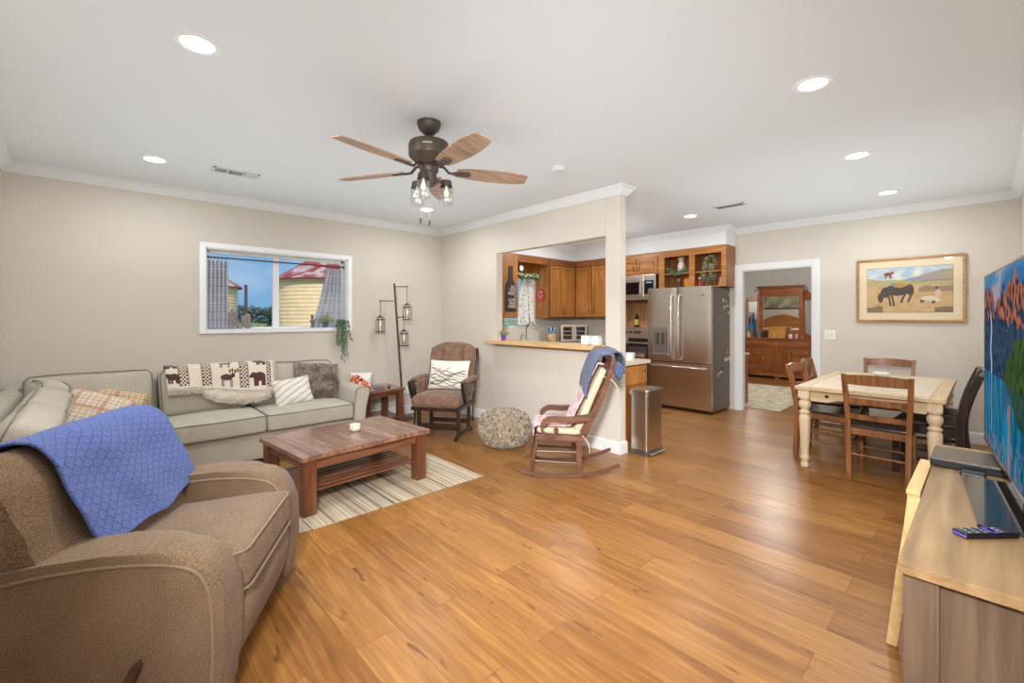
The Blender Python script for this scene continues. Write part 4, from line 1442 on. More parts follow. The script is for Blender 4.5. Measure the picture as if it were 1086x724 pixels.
# blue crochet blanket over the top rail
m_croch = knit_mat('blue_crochet', '#475374', '#7684aa', 1.0, 0, .6)
cp_ = curve_pts([(-.20, 0, .69), (-.215, 0, .78), (-.245, 0, .87), (-.285, 0, .975), (-.33, 0, 1.035), (-.385, 0, 1.05), (-.435, 0, 1.02), (-.46, 0, .95), (-.465, 0, .86)], 8)
def croch(u, v):
    p = along(cp_, v)
    y = -.25 + (.52 - .10 * v) * u
    w1 = .012 + .014 * noise.noise(Vector((u * 4, v * 5, 8)))
    return Vector((p.x + (w1 + .038 * (1 - abs(2 * v - .3) * .4)) * (1 if v < .5 else -1), y + .01 * math.sin(v * 9), p.z + w1 * .3 + .012 - .035 * (1 - v) * (u - .5)))
bm = surf_uv(croch, 60, 90, 11, 20)
o = mk('crochet_blanket', bm, m_croch, smooth=70, solid=.016); o.location = (3.065, 2.577, 0); o.rotation_euler = (0, 0, R(134))
tag(o, 'dusty blue ribbed crochet blanket hung over the top of the small rocking chair', 'blanket')
bm = BM(); rbox(bm, .08, .11, .11, .04, .02, M=TR(-.445, .20, .93, ry=20, rx=15), wob=.05, seed=8, n=(6, 6, 6)); o2 = mk('bunched_end', bm, m_croch, o, smooth=80)

# ------------------------------------------------------------------ ceiling fan
m_bron = plain('oil_bronze', '#544840', .45, .5)
fan = thing('ceiling_fan', 'dark bronze ceiling fan with five brown wood blades and three glass jar lights', 'ceiling fan', (1.62, 2.54, ZC))
bm = BM(); lathe(bm, [(.078, 0), (.078, -.02), (.066, -.05), (.04, -.075), (.026, -.085), (.0, -.085)], 40, capb=False, capt=False); mk('canopy', bm, m_bron, fan, smooth=50)
bm = BM(); tube(bm, [(0, 0, -.08), (0, 0, -.14)], .016, 16); lathe(bm, [(.018, -.085), (.03, -.10), (.018, -.112)], 20, capb=False, capt=False); mk('downrod', bm, m_bron, fan, smooth=50)
bm = BM(); lathe(bm, [(.0, -.125), (.10, -.128), (.128, -.14), (.134, -.16), (.134, -.22), (.128, -.235), (.10, -.26), (.075, -.285), (.06, -.29), (0, -.29)], 48, capb=False, capt=False); mot = mk('motor_housing', bm, m_bron, fan, smooth=40)
bm = BM()   # small pale script mark on the housing, facing the room corner
for k in range(6):
    a0 = R(-128) + (k - 2.5) * .075
    rr = .1355
    tube(bm, [(rr * math.cos(a0), rr * math.sin(a0), -.186), (rr * math.cos(a0 + .02), rr * math.sin(a0 + .02), -.175 - .002 * (k % 2)), (rr * math.cos(a0 + .05), rr * math.sin(a0 + .05), -.185)], .0030, 5)
mk('logo', bm, plain('logo_pale', '#cfc6bc', .4), mot)
bl_w = wood('blade_wood', '#7c5f4a', '#a68469', '#c4a288', 'X', 1, .5)
bl_e = plain('blade_edge', '#2c231e', .6)
BZ = -.318
for k in range(5):
    an = -97 + 72 * k
    M = TR(0, 0, 0, rz=an)
    bm = BM()
    outl = [(.185, -.048), (.26, -.062), (.42, -.076), (.54, -.074), (.655, -.060), (.685, -.045), (.69, .045), (.655, .060), (.54, .074), (.42, .076), (.26, .062), (.185, .048)]
    prism(bm, outl, -.004, .004, 'XY', .0015, M=M @ TR(0, 0, BZ, rx=-12))
    b = mk('blade', bm, bl_w, fan)
    bm = BM()
    prism(bm, [(.165, -.022), (.27, -.028), (.285, 0), (.27, .028), (.165, .022)], -.012, -.005, 'XY', .002, M=M @ TR(0, 0, BZ, rx=-12))
    pts = [M @ Vector(p) for p in ((.06, 0, -.285), (.10, 0, -.29), (.135, 0, -.325), (.18, 0, BZ - .008))]
    tube(bm, pts, .012, 8, flat=.7)
    mk('blade_bracket', bm, m_bron, fan)
bm = BM(); lathe(bm, [(.055, -.285), (.062, -.30), (.062, -.325), (.05, -.34), (.052, -.39), (.04, -.42), (.02, -.43), (0, -.432)], 32, capb=False, capt=False); mk('light_fitter', bm, m_bron, fan, smooth=40)
for an in (-140, -20, 100):
    c, s = math.cos(R(an)), math.sin(R(an)); rr = .118
    bm = BM(); tube(bm, [(c * .03, s * .03, -.385), (c * rr, s * rr, -.385)], .008, 8)
    lathe(bm, [(0, -.372), (.03, -.374), (.036, -.385), (.036, -.40), (.042, -.418)], 24, c=(c * rr, s * rr, 0), capb=False, capt=False)
    sh = mk('light_arm', bm, m_bron, fan, smooth=50)
    bm = BM(); lathe(bm, [(.034, -.405), (.036, -.418), (.045, -.432), (.046, -.52), (.042, -.532), (.036, -.536)], 28, c=(c * rr, s * rr, 0), capb=False, capt=False); mk('glass_jar', bm, glass('jar_glass', '#f6f8f8', .10, .26), sh, smooth=60)
    bm = BM(); lathe(bm, [(.006, -.40), (.008, -.43), (.018, -.455), (.016, -.475), (0, -.488)], 16, c=(c * rr, s * rr, 0), capb=False, capt=False); mk('bulb', bm, plain('fan_bulb', '#fff6df', .2, emit=('#fff0d8', .5)), sh, smooth=60)
for (x, y, L_) in ((-.042, .036, .638), (-.004, -.012, .655)):
    bm = BM(); tube(bm, [(x, y, -.41), (x, y, -L_)], .0012, 5); ch = mk('pull_chain', bm, plain('chain_metal', '#9a938a', .4, .8), fan)
    bm = BM(); lathe(bm, [(0, -L_ - .036), (.0065, -L_ - .034), (.0075, -L_ - .01), (.004, -L_), (0, -L_ + .002)], 12, c=(x, y, 0)); mk('chain_pull', bm, m_bron, ch)

# ------------------------------------------------------------------ on the window sill
sill = WZ0 + .012
m_chk = None
def check_col(u, v, k=1.0):
    a = (math.floor(u * 46) % 2) + (math.floor(v * 52) % 2)
    return (srgb('#dddfe6'), srgb('#bdc0cb'), srgb('#9ea3b2'))[a]
def curtain(label, x0, x1, xt0, xt1, z0, z1, folds, y=YA + .06, tie=None):
    t = thing('curtain', label, 'curtain', ((x0 + x1) / 2, y, z1))
    def f(u, v):
        z = z1 + (z0 - z1) * v
        w0 = xt0 + (x0 - xt0) * v ** 1.3; w1 = xt1 + (x1 - xt1) * v ** 1.1
        x = w0 + (w1 - w0) * u
        return Vector((x - (x0 + x1) / 2, .022 * math.sin(u * folds * 2 * PI + v) * (1 - .3 * v) + .008 * noise.noise(Vector((u * 6, v * 4, 0))), z - z1))
    bm = surf(f, 120, 60, lambda u, v: check_col(u, v))
    mk('cloth', bm, attr_mat('check_cloth', .9, bump=.2, bscale=500), t, smooth=70, solid=.002)
    for k in range(5):
        xx = xt0 + (xt1 - xt0) * (k + .5) / 5 - (x0 + x1) / 2
        bm = BM(); tube(bm, [(xx, .013 * math.cos(a * PI / 6), .020 + .015 * math.sin(a * PI / 6)) for a in range(12)], .0018, 5, closed=True); mk('ring', bm, m_iron, t)
    return t
curtain('grey checked cafe curtain gathered at the left side of the living room window', .865, 1.06, .87, 1.05, 1.235, 1.965, 5)
curtain('grey checked cafe curtain pulled to the right side of the living room window', 1.93, 2.315, 2.10, 2.29, 1.235, 1.965, 5)
rod = thing('curtain_rod', 'thin black curtain rod across the living room window', 'curtain rod', (1.59, YA + .06, 1.995))
bm = BM(); tube(bm, [(-.735, 0, 0), (.73, 0, 0)], .008, 10); mk('rod', bm, m_iron, rod)
for s in (-1, 1):
    bm = BM(); lathe(bm, [(0, -.015), (.015, -.006), (.015, .006), (0, .015)], 12, M=TR(s * .727, 0, 0, ry=90)); mk('finial', bm, m_iron, rod)
# angel wings ornament
m_grey = plain('weathered_grey', '#96928c', .8, vary=.3, bscale=60, bump=.6)
aw = thing('angel_wings', 'weathered grey angel wings ornament standing on the window sill beside the left curtain', 'ornament', (1.15, YA + .045, sill))
for s in (-1, 1):
    bm = BM()
    outl = [(0, 0), (.02, .0), (.03, .06), (.075, .0), (.12, .01), (.115, .07), (.125, .12), (.115, .18), (.09, .215), (.05, .2), (.02, .14)]
    prism(bm, [(x * s * .82 + (.012 if s > 0 else 0), z * (.98 if s < 0 else .82)) for x, z in outl], -.012, .008, 'XZ', .004)
    mk('wing', bm, m_grey, aw)
    bm = BM()
    for k in range(14):
        bx = s * (.016 + .0055 * k)
        hs_ = .95 if s < 0 else .80
        tube(bm, [(bx, -.014, (.19 - .002 * k) * hs_), (bx + s * .010, -.017, (.12 - .004 * k) * hs_), (bx + s * .008, -.013, .03 + .002 * k)], [.003, .006, .002], 6)
    mk('feathers', bm, m_grey, aw)
# small figurine
fg = thing('figurine', 'small grey metal figurine on the window sill left of the potted plant', 'figurine', (1.925, YA + .04, sill))
bm = BM(); lathe(bm, [(.0, 0), (.022, 0), (.022, .008), (.012, .014), (.016, .05), (.020, .085), (.012, .105), (.008, .112), (.016, .125), (.019, .14), (.014, .156), (0, .162)], 20); mk('body', bm, plain('pewter', '#7d7a78', .4, .6), fg, smooth=60)
bm = BM()
for s in (-1, 1): tube(bm, [(s * .014, 0, .10), (s * .03, -.008, .075), (s * .012, -.02, .06)], .005, 6)
mk('arms', bm, plain('pewter', '#7d7a78'), fg, smooth=60)
# potted plant
m_leafp = plain('pale_leaf', '#b0c2a0', .6, vary=.25, bscale=30)
m_leafd = plain('dark_leaf', '#6c8c6a', .5, vary=.3, bscale=30)
m_stem = plain('stem_green', '#5c6b3c', .7)
pp_ = thing('potted_plant', 'small pale green bushy plant in a blue-grey pot on the window sill', 'plant', (2.075, YA - .0 + .012, sill + .0), 0)
pp_.location.x = 2.075; pp_.location.y = YA + .03
bm = BM(); lathe(bm, [(0, 0), (.026, 0), (.033, .05), (.036, .052), (.036, .06), (.030, .06), (.028, .045), (0, .045)], 24); mk('pot', bm, plain('pot_bluegrey', '#5e6a78', .6), pp_, smooth=50)
bm = BM()
for _ in range(420):
    d = Vector((random.gauss(0, 1), random.gauss(0, 1), abs(random.gauss(0, 1)) + .15)).normalized()
    p = Vector((0, 0, .065)) + d * random.uniform(.01, .10)
    leaf(bm, p, d + Vector((0, 0, random.uniform(-.3, .4))), random.uniform(.018, .03), .014)
mk('foliage', bm, m_leafp, pp_, smooth=0)
# trailing ivy
iv = thing('trailing_plant', 'trailing artificial green ivy hanging from the right end of the window sill', 'plant', (2.245, YA - .022, sill))
bm = BM(); lathe(bm, [(0, 0), (.028, 0), (.036, .05), (.030, .05), (.028, .04), (0, .04)], 20, c=(0, .05, 0)); mk('pot', bm, plain('pot_bluegrey', '#5e6a78'), iv, smooth=50)
bm = BM(); bl_ = BM()
for k in range(11):
    a = random.uniform(-.08, .10); L_ = random.uniform(.14, .30) if k < 7 else random.uniform(.32, .45)
    if k >= 7: a = random.uniform(0.0, .06)
    ctrl = [(0, .05, .045), (a * .6, .0, .085), (a, -.035, .05), (a * 1.1 + random.uniform(-.01, .02), -.04, -L_ * .4), (a * 1.2 + random.uniform(-.02, .03), -.035 + random.uniform(-.01, .01), -L_)]
    pts = curve_pts(ctrl, 10)
    tube(bm, pts, .0013, 5)
    for i, p in enumerate(pts):
        for _ in range(2):
            d = Vector((random.uniform(-1, 1), random.uniform(-1, .25), random.uniform(-.9, .4)))
            leaf(bl_, p, d, random.uniform(.018, .030), random.uniform(.014, .020))
mk('stems', bm, m_stem, iv); mk('foliage', bl_, m_leafd, iv, smooth=0)

# ------------------------------------------------------------------ dining table
m_pine = wood('cream_pine', '#b89a70', '#cfb68e', '#dcc8a4', 'X', 1, .45)
m_piney = wood('cream_pine_y', '#b89a70', '#cfb68e', '#dcc8a4', 'Y', 1, .45)
m_pinez = wood('cream_pine_z', '#c7aa84', '#dbc4a2', '#e6d5b8', 'Z', 1, .5)
m_tile = plain('table_inlay', '#d8c8b2', .4, vary=.05, bscale=20)
TX0, TX1, TY0, TY1, TZ = 4.625, 6.33, .205, 1.19, .732
tcx, tcy = (TX0 + TX1) / 2, (TY0 + TY1) / 2
dt = thing('dining_table', 'cream pine dining table with turned legs by the picture wall', 'dining table', (tcx, tcy, 0))
hx, hy = (TX1 - TX0) / 2, (TY1 - TY0) / 2
bm = BM(); box(bm, -hx, hx, -hy, hy, TZ - .032, TZ - .004, .006, seg=3)
b1 = .09
box(bm, -hx, hx, hy - b1, hy, TZ - .01, TZ, .003); box(bm, -hx, hx, -hy, -hy + b1, TZ - .01, TZ, .003)
box(bm, -hx, -hx + b1, -hy + b1 + .0006, hy - b1 - .0006, TZ - .01, TZ, .002); box(bm, hx - b1, hx, -hy + b1 + .0006, hy - b1 - .0006, TZ - .01, TZ, .002)
tt = mk('tabletop', bm, m_pine, dt)
bm = BM()
nx = 4
for i in range(nx):
    w_ = (2 * hx - 2 * b1) / nx
    for j in range(2):
        h_ = (2 * hy - 2 * b1) / 2
        box(bm, -hx + b1 + i * w_ + .002, -hx + b1 + (i + 1) * w_ - .002, -hy + b1 + j * h_ + .002, -hy + b1 + (j + 1) * h_ - .002, TZ - .008, TZ - .001, .001)
mk('inlay', bm, m_tile, tt)
leg_prof = [(.022, 0), (.03, .004), (.034, .03), (.026, .045), (.024, .055), (.034, .075), (.036, .10), (.028, .115), (.031, .125), (.036, .22), (.042, .34), (.046, .43), (.044, .465), (.034, .478), (.044, .488), (.046, .50), (.034, .512), (.03, .52), (.044, .545), (.05, .57), (.044, .595), (.032, .605), (.046, .618), (.046, .63)]
for sx in (-1, 1):
    for sy in (-1, 1):
        bm = BM(); x, y = sx * (hx - .065), sy * (hy - .065)
        lathe(bm, leg_prof, 28, c=(x, y, 0)); box(bm, x - .045, x + .045, y - .045, y + .045, .628, TZ - .032, .004)
        mk('leg', bm, m_pinez, dt, smooth=50)
m_key = plain('keyhole_dark', '#2a1c12', .8)
for s in (-1, 1):
    bm = BM(); y = s * (hy - .065); 
    prism(bm, [(-hx + .11, TZ - .13), (-hx + .3, TZ - .13), (-hx + .45, TZ - .105), (hx - .45, TZ - .105), (hx - .3, TZ - .13), (hx - .11, TZ - .13), (hx - .11, TZ - .032), (-hx + .11, TZ - .032)], y - .012, y + .012, 'XZ', .002); mk('apron', bm, m_pine, dt)
    bm = BM(); x = s * (hx - .065)
    prism(bm, [(-hy + .11, TZ - .13), (-hy + .24, TZ - .13), (-hy + .30, TZ - .10), (hy - .30, TZ - .10), (hy - .24, TZ - .13), (hy - .11, TZ - .13), (hy - .11, TZ - .032), (-hy + .11, TZ - .032)], x - .012, x + .012, 'YZ', .002); ap = mk('apron', bm, m_piney, dt)
    bm = BM()
    for yy in (-.26, .26):
        prism(bm, [(yy - .018, TZ - .075), (yy, TZ - .093), (yy + .018, TZ - .075), (yy, TZ - .057)], x + s * .0115, x + s * .0135, 'YZ')
    mk('diamond_cutout', bm, m_key, ap)

def ladder_chair(label, loc, rz, mw, seatm, group='ladder-back dining chairs', splay=.0):
    """faces +x; origin on the floor under the seat centre"""
    t = thing('dining_chair', label, 'chair', loc, rz, group)
    for s in (-1, 1):
        pts = curve_pts([(-.215, s * .185, 0), (-.205, s * .187, .22), (-.20, s * .19, .45), (-.225, s * .20, .66), (-.275, s * .21, .885)], 5)
        bm = BM(); prev = None
        for i, p in enumerate(pts):
            k = i / (len(pts) - 1); hx_ = .020 + .004 * math.sin(k * PI); hy_ = .017
            ring = [bm.verts.new(p + Vector((a * hx_, b * hy_, 0))) for a, b in ((-1, -1), (1, -1), (1, 1), (-1, 1))]
            if prev:
                for q in range(4): bm.faces.new((prev[q], prev[(q + 1) % 4], ring[(q + 1) % 4], ring[q]))
            else: bm.faces.new(ring)
            prev = ring
        bm.faces.new(list(reversed(prev)))
        bmesh.ops.bevel(bm, geom=[e for e in bm.edges if abs((e.verts[0].co - e.verts[1].co).z) > .02], offset=.004, segments=2, affect='EDGES')
        mk('rear_leg', bm, mw, t, smooth=35)
        bm = BM(); beam(bm, (.205, s * .175, 0), (.19, s * .175, .435), .034, .034, .004); mk('front_leg', bm, mw, t)
        bm = BM(); beam(bm, (-.20, s * .182, .41), (.19, s * .176, .41), .02, .055); mk('seat_rail', bm, mw, t)
        for z in (.16, .26):
            bm = BM(); tube(bm, [(-.205, s * .182, z + .01), (.2, s * .175, z)], .008, 8); mk('side_stretcher', bm, mw, t)
    bm = BM(); beam(bm, (.195, -.17, .41), (.195, .17, .41), .02, .055); mk('front_rail', bm, mw, t)
    bm = BM(); beam(bm, (-.20, -.18, .41), (-.20, .18, .41), .02, .055); mk('rear_rail', bm, mw, t)
    for x, z in ((.2, .20), (-.21, .22)):
        bm = BM(); tube(bm, [(x, -.18, z), (x, .18, z)], .008, 8); mk('cross_stretcher', bm, mw, t)
    for z, h_, x in ((.535, .04, -.207), (.665, .05, -.225), (.84, .075, -.262)):
        bm = BM()
        N = 10; A = []
        prev = None
        for i in range(N + 1):
            y = -.195 + .39 * i / N; c = -.028 * (1 - (2 * i / N - 1) ** 2); arch = .012 * (1 - (2 * i / N - 1) ** 2) if h_ > .06 else 0
            ring = [bm.verts.new((x + c + a, y, z + b + (arch if b > 0 else 0) + (-.02 if False else 0))) for a, b in ((-.009, -h_ / 2), (.009, -h_ / 2), (.002, h_ / 2), (-.016, h_ / 2))]
            if prev:
                for q in range(4): bm.faces.new((prev[q], prev[(q + 1) % 4], ring[(q + 1) % 4], ring[q]))
            else: bm.faces.new(ring)
            prev = ring
        bm.faces.new(list(reversed(prev)))
        mk('back_slat', bm, mw, t)
    bm = BM()
    outl = [(-.215, -.165), (-.19, -.195), (.17, -.215), (.225, -.20), (.24, 0), (.225, .20), (.17, .215), (-.19, .195), (-.215, .165)]
    prism(bm, outl, .438, .462, 'XY', .006); mk('seat', bm, seatm, t)
    return t
m_ch = wood('chair_brown', '#5a361e', '#875630', '#a57246', 'Z', 1, .35, coat=.1)
m_chd = wood('chair_dark', '#1e1210', '#38231d', '#4b3129', 'Z', 1, .35, coat=.1)
m_seatd = wood('seat_dark', '#2a1b18', '#3f2b27', '#544039', 'X', 1, .3, coat=.15)
ladder_chair('brown ladder-back chair at the near end of the dining table, back to the camera', (4.80, .595, 0), -1, m_ch, m_seatd)
ladder_chair('brown ladder-back chair on the doorway side of the dining table, nearer of the two', (5.20, 1.06, 0), -93, m_ch, m_seatd)
ladder_chair('brown ladder-back chair on the doorway side of the dining table, farther of the two', (5.80, 1.10, 0), -87, m_ch, m_seatd)
ladder_chair('brown ladder-back chair at the far end of the dining table under the picture', (6.25, .74, 0), 182, m_ch, m_seatd)

def slat_chair(label, loc, rz, group='dark splat-back dining chairs'):
    t = thing('dining_chair', label, 'chair', loc, rz, group)
    for s in (-1, 1):
        pts = curve_pts([(-.25, s * .185, 0), (-.215, s * .187, .22), (-.20, s * .19, .45), (-.24, s * .20, .66), (-.315, s * .205, .885)], 5)
        bm = BM(); prev = None
        for i, p in enumerate(pts):
            k = i / (len(pts) - 1); hx_ = .028 - .006 * k; hy_ = .018
            ring = [bm.verts.new(p + Vector((a * hx_, b * hy_, 0))) for a, b in ((-1, -1), (1, -1), (1, 1), (-1, 1))]
            if prev:
                for q in range(4): bm.faces.new((prev[q], prev[(q + 1) % 4], ring[(q + 1) % 4], ring[q]))
            else: bm.faces.new(ring)
            prev = ring
        bm.faces.new(list(reversed(prev)))
        mk('rear_leg', bm, m_chd, t, smooth=35)
        bm = BM(); beam(bm, (.195, s * .18, 0), (.19, s * .18, .43), .045, .045, .004); mk('front_leg', bm, m_chd, t)
        bm = BM(); beam(bm, (-.20, s * .182, .40), (.19, s * .176, .40), .022, .07); mk('seat_rail', bm, m_chd, t)
        bm = BM(); beam(bm, (-.21, s * .182, .16), (.19, s * .18, .15), .02, .03); mk('side_stretcher', bm, m_chd, t)
    bm = BM(); beam(bm, (.195, -.17, .40), (.195, .17, .40), .022, .07); mk('front_rail', bm, m_chd, t)
    bm = BM(); box(bm, -.19, .21, -.20, .20, .435, .475, .015, seg=3); mk('seat', bm, plain('dark_vinyl', '#33261f', .45), t)
    bm = BM(); beam(bm, (-.305, -.20, .85), (-.305, .20, .85), .022, .09, .008, up=(-.2, 0, 1)); mk('top_rail', bm, m_chd, t)
    bm = BM(); beam(bm, (-.212, -.185, .53), (-.212, .185, .53), .02, .04); mk('lower_rail', bm, m_chd, t)
    for k, w_ in ((-.12, .05), (0, .10), (.12, .05)):
        bm = BM(); prev = None
        pts = curve_pts([(-.212, k, .53), (-.24, k, .66), (-.30, k, .83)], 5)
        for p in pts:
            ring = [bm.verts.new(p + Vector((a * .007, b * w_ / 2, 0))) for a, b in ((-1, -1), (1, -1), (1, 1), (-1, 1))]
            if prev:
                for q in range(4): bm.faces.new((prev[q], prev[(q + 1) % 4], ring[(q + 1) % 4], ring[q]))
            else: bm.faces.new(ring)
            prev = ring
        bm.faces.new(list(reversed(prev))); mk('splat', bm, m_chd, t)
    return t
slat_chair('dark brown chair on the television side of the dining table, nearer of the two', (5.29, .34, 0), 87)
slat_chair('dark brown chair on the television side of the dining table, farther of the two', (5.83, .35, 0), 93)

m_clear = glass('clear_glass', '#f0f4f2', .02, .14)
jt = thing('glass_jar', 'clear glass jar with a pale lid in the middle of the dining table', 'jar', (5.26, .66, TZ))
bm = BM(); lathe(bm, [(0, .002), (.045, .002), (.052, .012), (.052, .085), (.042, .10)], 28, capb=False, capt=False); mk('jar', bm, m_clear, jt, smooth=50)
bm = BM(); lathe(bm, [(.043, .098), (.06, .10), (.062, .112), (.05, .118), (0, .12)], 28); mk('lid', bm, plain('lid_pale', '#dcdccf', .4), jt, smooth=40)
bm = BM(); lathe(bm, [(0, .006), (.047, .008), (.047, .04), (0, .045)], 20); mk('contents', bm, plain('jar_fill', '#c9bf9e', .8, vary=.3, bscale=120), jt)
gb = thing('glass_bowl', 'small round glass bowl of brown pieces beside the lidded jar on the dining table', 'bowl', (5.16, .76, TZ))
bm = BM(); lathe(bm, [(0, .001), (.03, .001), (.05, .02), (.056, .045), (.05, .065), (.046, .07)], 28, capb=False, capt=False); mk('bowl', bm, m_clear, gb, smooth=50)
bm = BM()
for _ in range(16):
    lathe(bm, [(0, -.009), (.008, -.005), (.010, 0), (.008, .005), (0, .009)], 8, M=TR(random.uniform(-.028, .028), random.uniform(-.028, .028), .014 + random.uniform(0, .02)))
mk('contents', bm, plain('nuts', '#7d5a3c', .7), gb)

# ------------------------------------------------------------------ framed picture (a generic western landscape)
PYa, PYb, PZa, PZb = .147, 1.092, 1.30, 2.046
pcx, pcz = (PYa + PYb) / 2, (PZa + PZb) / 2
pic = thing('framed_picture', 'large wood-framed western landscape picture on the dining wall', 'picture', (XC - .001, pcx, pcz), 0)
hw, hh = (PYb - PYa) / 2, (PZb - PZa) / 2
m_gold = wood('picture_frame_wood', '#8a5a2c', '#b07c40', '#c99a58', 'Y', 2, .35, coat=.2)
bm = BM()
f = .026
for (a, b_, c, d) in ((-hw, hw, hh - f, hh), (-hw, hw, -hh, -hh + f), (-hw, -hw + f, -hh + f, hh - f), (hw - f, hw, -hh + f, hh - f)):
    box(bm, -.035, 0, a, b_, c, d, .005)
mk('frame', bm, m_gold, pic)
bm = BM(); box(bm, -.020, -.012, -hw + f, hw - f, -hh + f, hh - f); mk('mat_board', bm, plain('mat_cream', '#ecdcba', .9), pic)
def paint(u, v):
    # u left to right, v bottom to top
    n1 = noise.noise(Vector((u * 9, v * 9, 1))); n2 = noise.noise(Vector((u * 30, v * 26, 4)))
    sky_ = Vector(srgb('#a9c3d6')[:3]).lerp(Vector(srgb('#e4e2d6')[:3]), max(0, min(1, .4 + n1)))
    hz = .80 + .02 * n1
    ridge_ = .70 + .22 * math.exp(-((u - .95) / .35) ** 2)
    c = sky_
    if v < ridge_: c = Vector(srgb('#8f93a8')[:3]).lerp(Vector(srgb('#b9a070')[:3]), max(0, min(1, (u - .55) * 2 + n2)))
    if v < .76 - .12 * u + .02 * n1: c = Vector(srgb('#c2b47c')[:3]).lerp(Vector(srgb('#a9a868')[:3]), .5 + n2)
    if v < .60 + .05 * n1: c = Vector(srgb('#d8b184')[:3]).lerp(Vector(srgb('#c6a468')[:3]), max(0, min(1, .5 + n1 + .4 * n2)))
    if v < .12 + .05 * n1 and (u < .2 or u > .8): c = Vector(srgb('#7e6c4c')[:3])
    if u > .62 and .44 < v < .56 + .03 * n1: c = c.lerp(Vector(srgb('#7b6a5a')[:3]), .7)
    # a row of far dots
    if abs(v - (.62 + .08 * u)) < .008 and u > .55 and math.sin(u * 160) > 0: c = Vector(srgb('#7a4030')[:3])
    # a cow far off
    def E_(cx, cy, rx, ry): return ((u - cx) / rx) ** 2 + ((v - cy) / ry) ** 2 < 1
    if E_(.26, .86, .05, .045) or E_(.315, .89, .02, .03) or any(abs(u - q) < .006 and .76 < v < .86 for q in (.22, .24, .285, .30)): c = Vector(srgb('#8c3f24')[:3])
    # a dark horse grazing
    dk = Vector(srgb('#2e2222')[:3])
    if E_(.37, .50, .15, .125) or E_(.235, .45, .06, .12) or E_(.17, .33, .035, .11) or E_(.52, .50, .05, .12): c = dk.lerp(Vector(srgb('#6c5048')[:3]), max(0, n2))
    if any(abs(u - q - .02 * math.sin(v * 9)) < .012 and .14 < v < .45 for q in (.27, .31)) or any(abs(u - q + .03 * math.sin(v * 9)) < .014 and .22 < v < .45 for q in (.45, .53)): c = dk
    if E_(.40, .60, .08, .05): c = Vector(srgb('#c48a3c')[:3])
    if E_(.33, .62, .035, .04): c = Vector(srgb('#7f8f88')[:3])
    # a resting rider
    if E_(.84, .40, .035, .09): c = Vector(srgb('#e2b9b0')[:3])
    if E_(.825, .52, .017, .03): c = Vector(srgb('#4c2d20')[:3])
    if E_(.74, .30, .09, .05) or E_(.81, .26, .05, .04): c = Vector(srgb('#e0d8c0')[:3])
    if E_(.66, .24, .025, .035) or E_(.79, .22, .025, .03): c = Vector(srgb('#5a3c2a')[:3])
    return c
iw, ih = .278 + .105, .232
iw = hw - f - .075; ih = hh - f - .085
bm = surf(lambda u, v: (-.0215, iw - 2 * iw * u, -ih + 2 * ih * v), 220, 130, paint)
mk('print', bm, attr_mat('painting', .5), pic, smooth=0)
bm = BM()
tube(bm, [(-.021, -iw, -ih), (-.021, iw, -ih), (-.021, iw, ih), (-.021, -iw, ih)], .0022, 4, closed=True); mk('inner_line', bm, plain('mat_line', '#5a4630', .6), pic)
bm = BM(); box(bm, -.028, -.0265, -hw + f, hw - f, -hh + f, hh - f); mk('picture_glass', bm, glass('picture_glass_clear', '#ffffff', .03, .04), pic)

# ------------------------------------------------------------------ television stand
m_gw = wood('grey_oak', '#765a3a', '#987850', '#ae8e64', 'X', .7, .5, knots=True)
m_gwz = wood('grey_oak_z', '#4a3628', '#665140', '#7d6650', 'Z', .7, .55, knots=True)
SX0, SX1, SY0, SY1, SZ = 1.655, 3.36, -.235, .172, .66
ts = thing('television_stand', 'weathered grey-brown oak television stand along the right wall', 'tv stand', ((SX0 + SX1) / 2, (SY0 + SY1) / 2, 0))
def S_(name, m, *bx, bev=.002, par=None):
    bm = BM()
    for b in bx: box(bm, *b, bev)
    return mkw(name, bm, m, par or ts)
S_('top_board', m_gw, (SX0, SX1, SY0, SY1, SZ - .03, SZ))
for x in (SX0 + .014, SX1 - .05 - .014):
    for y in (SY0 + .01, SY1 - .085):
        S_('leg', m_gwz, (x, x + .05, y, y + .075, 0, SZ - .03))
for x in (SX0 + .028, SX1 - .045):
    S_('end_panel', m_gwz, (x, x + .018, SY0 + .085, SY1 - .085, .06, SZ - .03))
S_('back_panel', m_gwz, (SX0 + .06, SX1 - .06, SY0 + .012, SY0 + .02, .06, SZ - .03))
S_('bottom_board', m_gw, (SX0 + .046, SX1 - .046, SY0 + .02, SY1 - .03, .08, .10))
for x in (2.22, 2.78):
    S_('divider', m_gwz, (x, x + .018, SY0 + .02, SY1 - .03, .10, SZ - .03))
S_('shelf', m_gw, (2.238, 2.78, SY0 + .02, SY1 - .04, .36, .378))
for a, b in ((SX0 + .066, 2.225), (2.79, SX1 - .066)):
    d = S_('door', m_gwz, (a, b, SY1 - .032, SY1 - .014, .10, SZ - .035))
    S_('door_panel', m_gwz, (a + .06, b - .06, SY1 - .014, SY1 - .008, .16, SZ - .095), par=d)
    hxp = b - .03 if a < 2 else a + .03
    bm = BM(); tube(bm, [(hxp, SY1 - .012, .36), (hxp, SY1 + .004, .37), (hxp, SY1 + .004, .43), (hxp, SY1 - .012, .44)], .004, 6); mkw('handle', bm, m_iron, d)

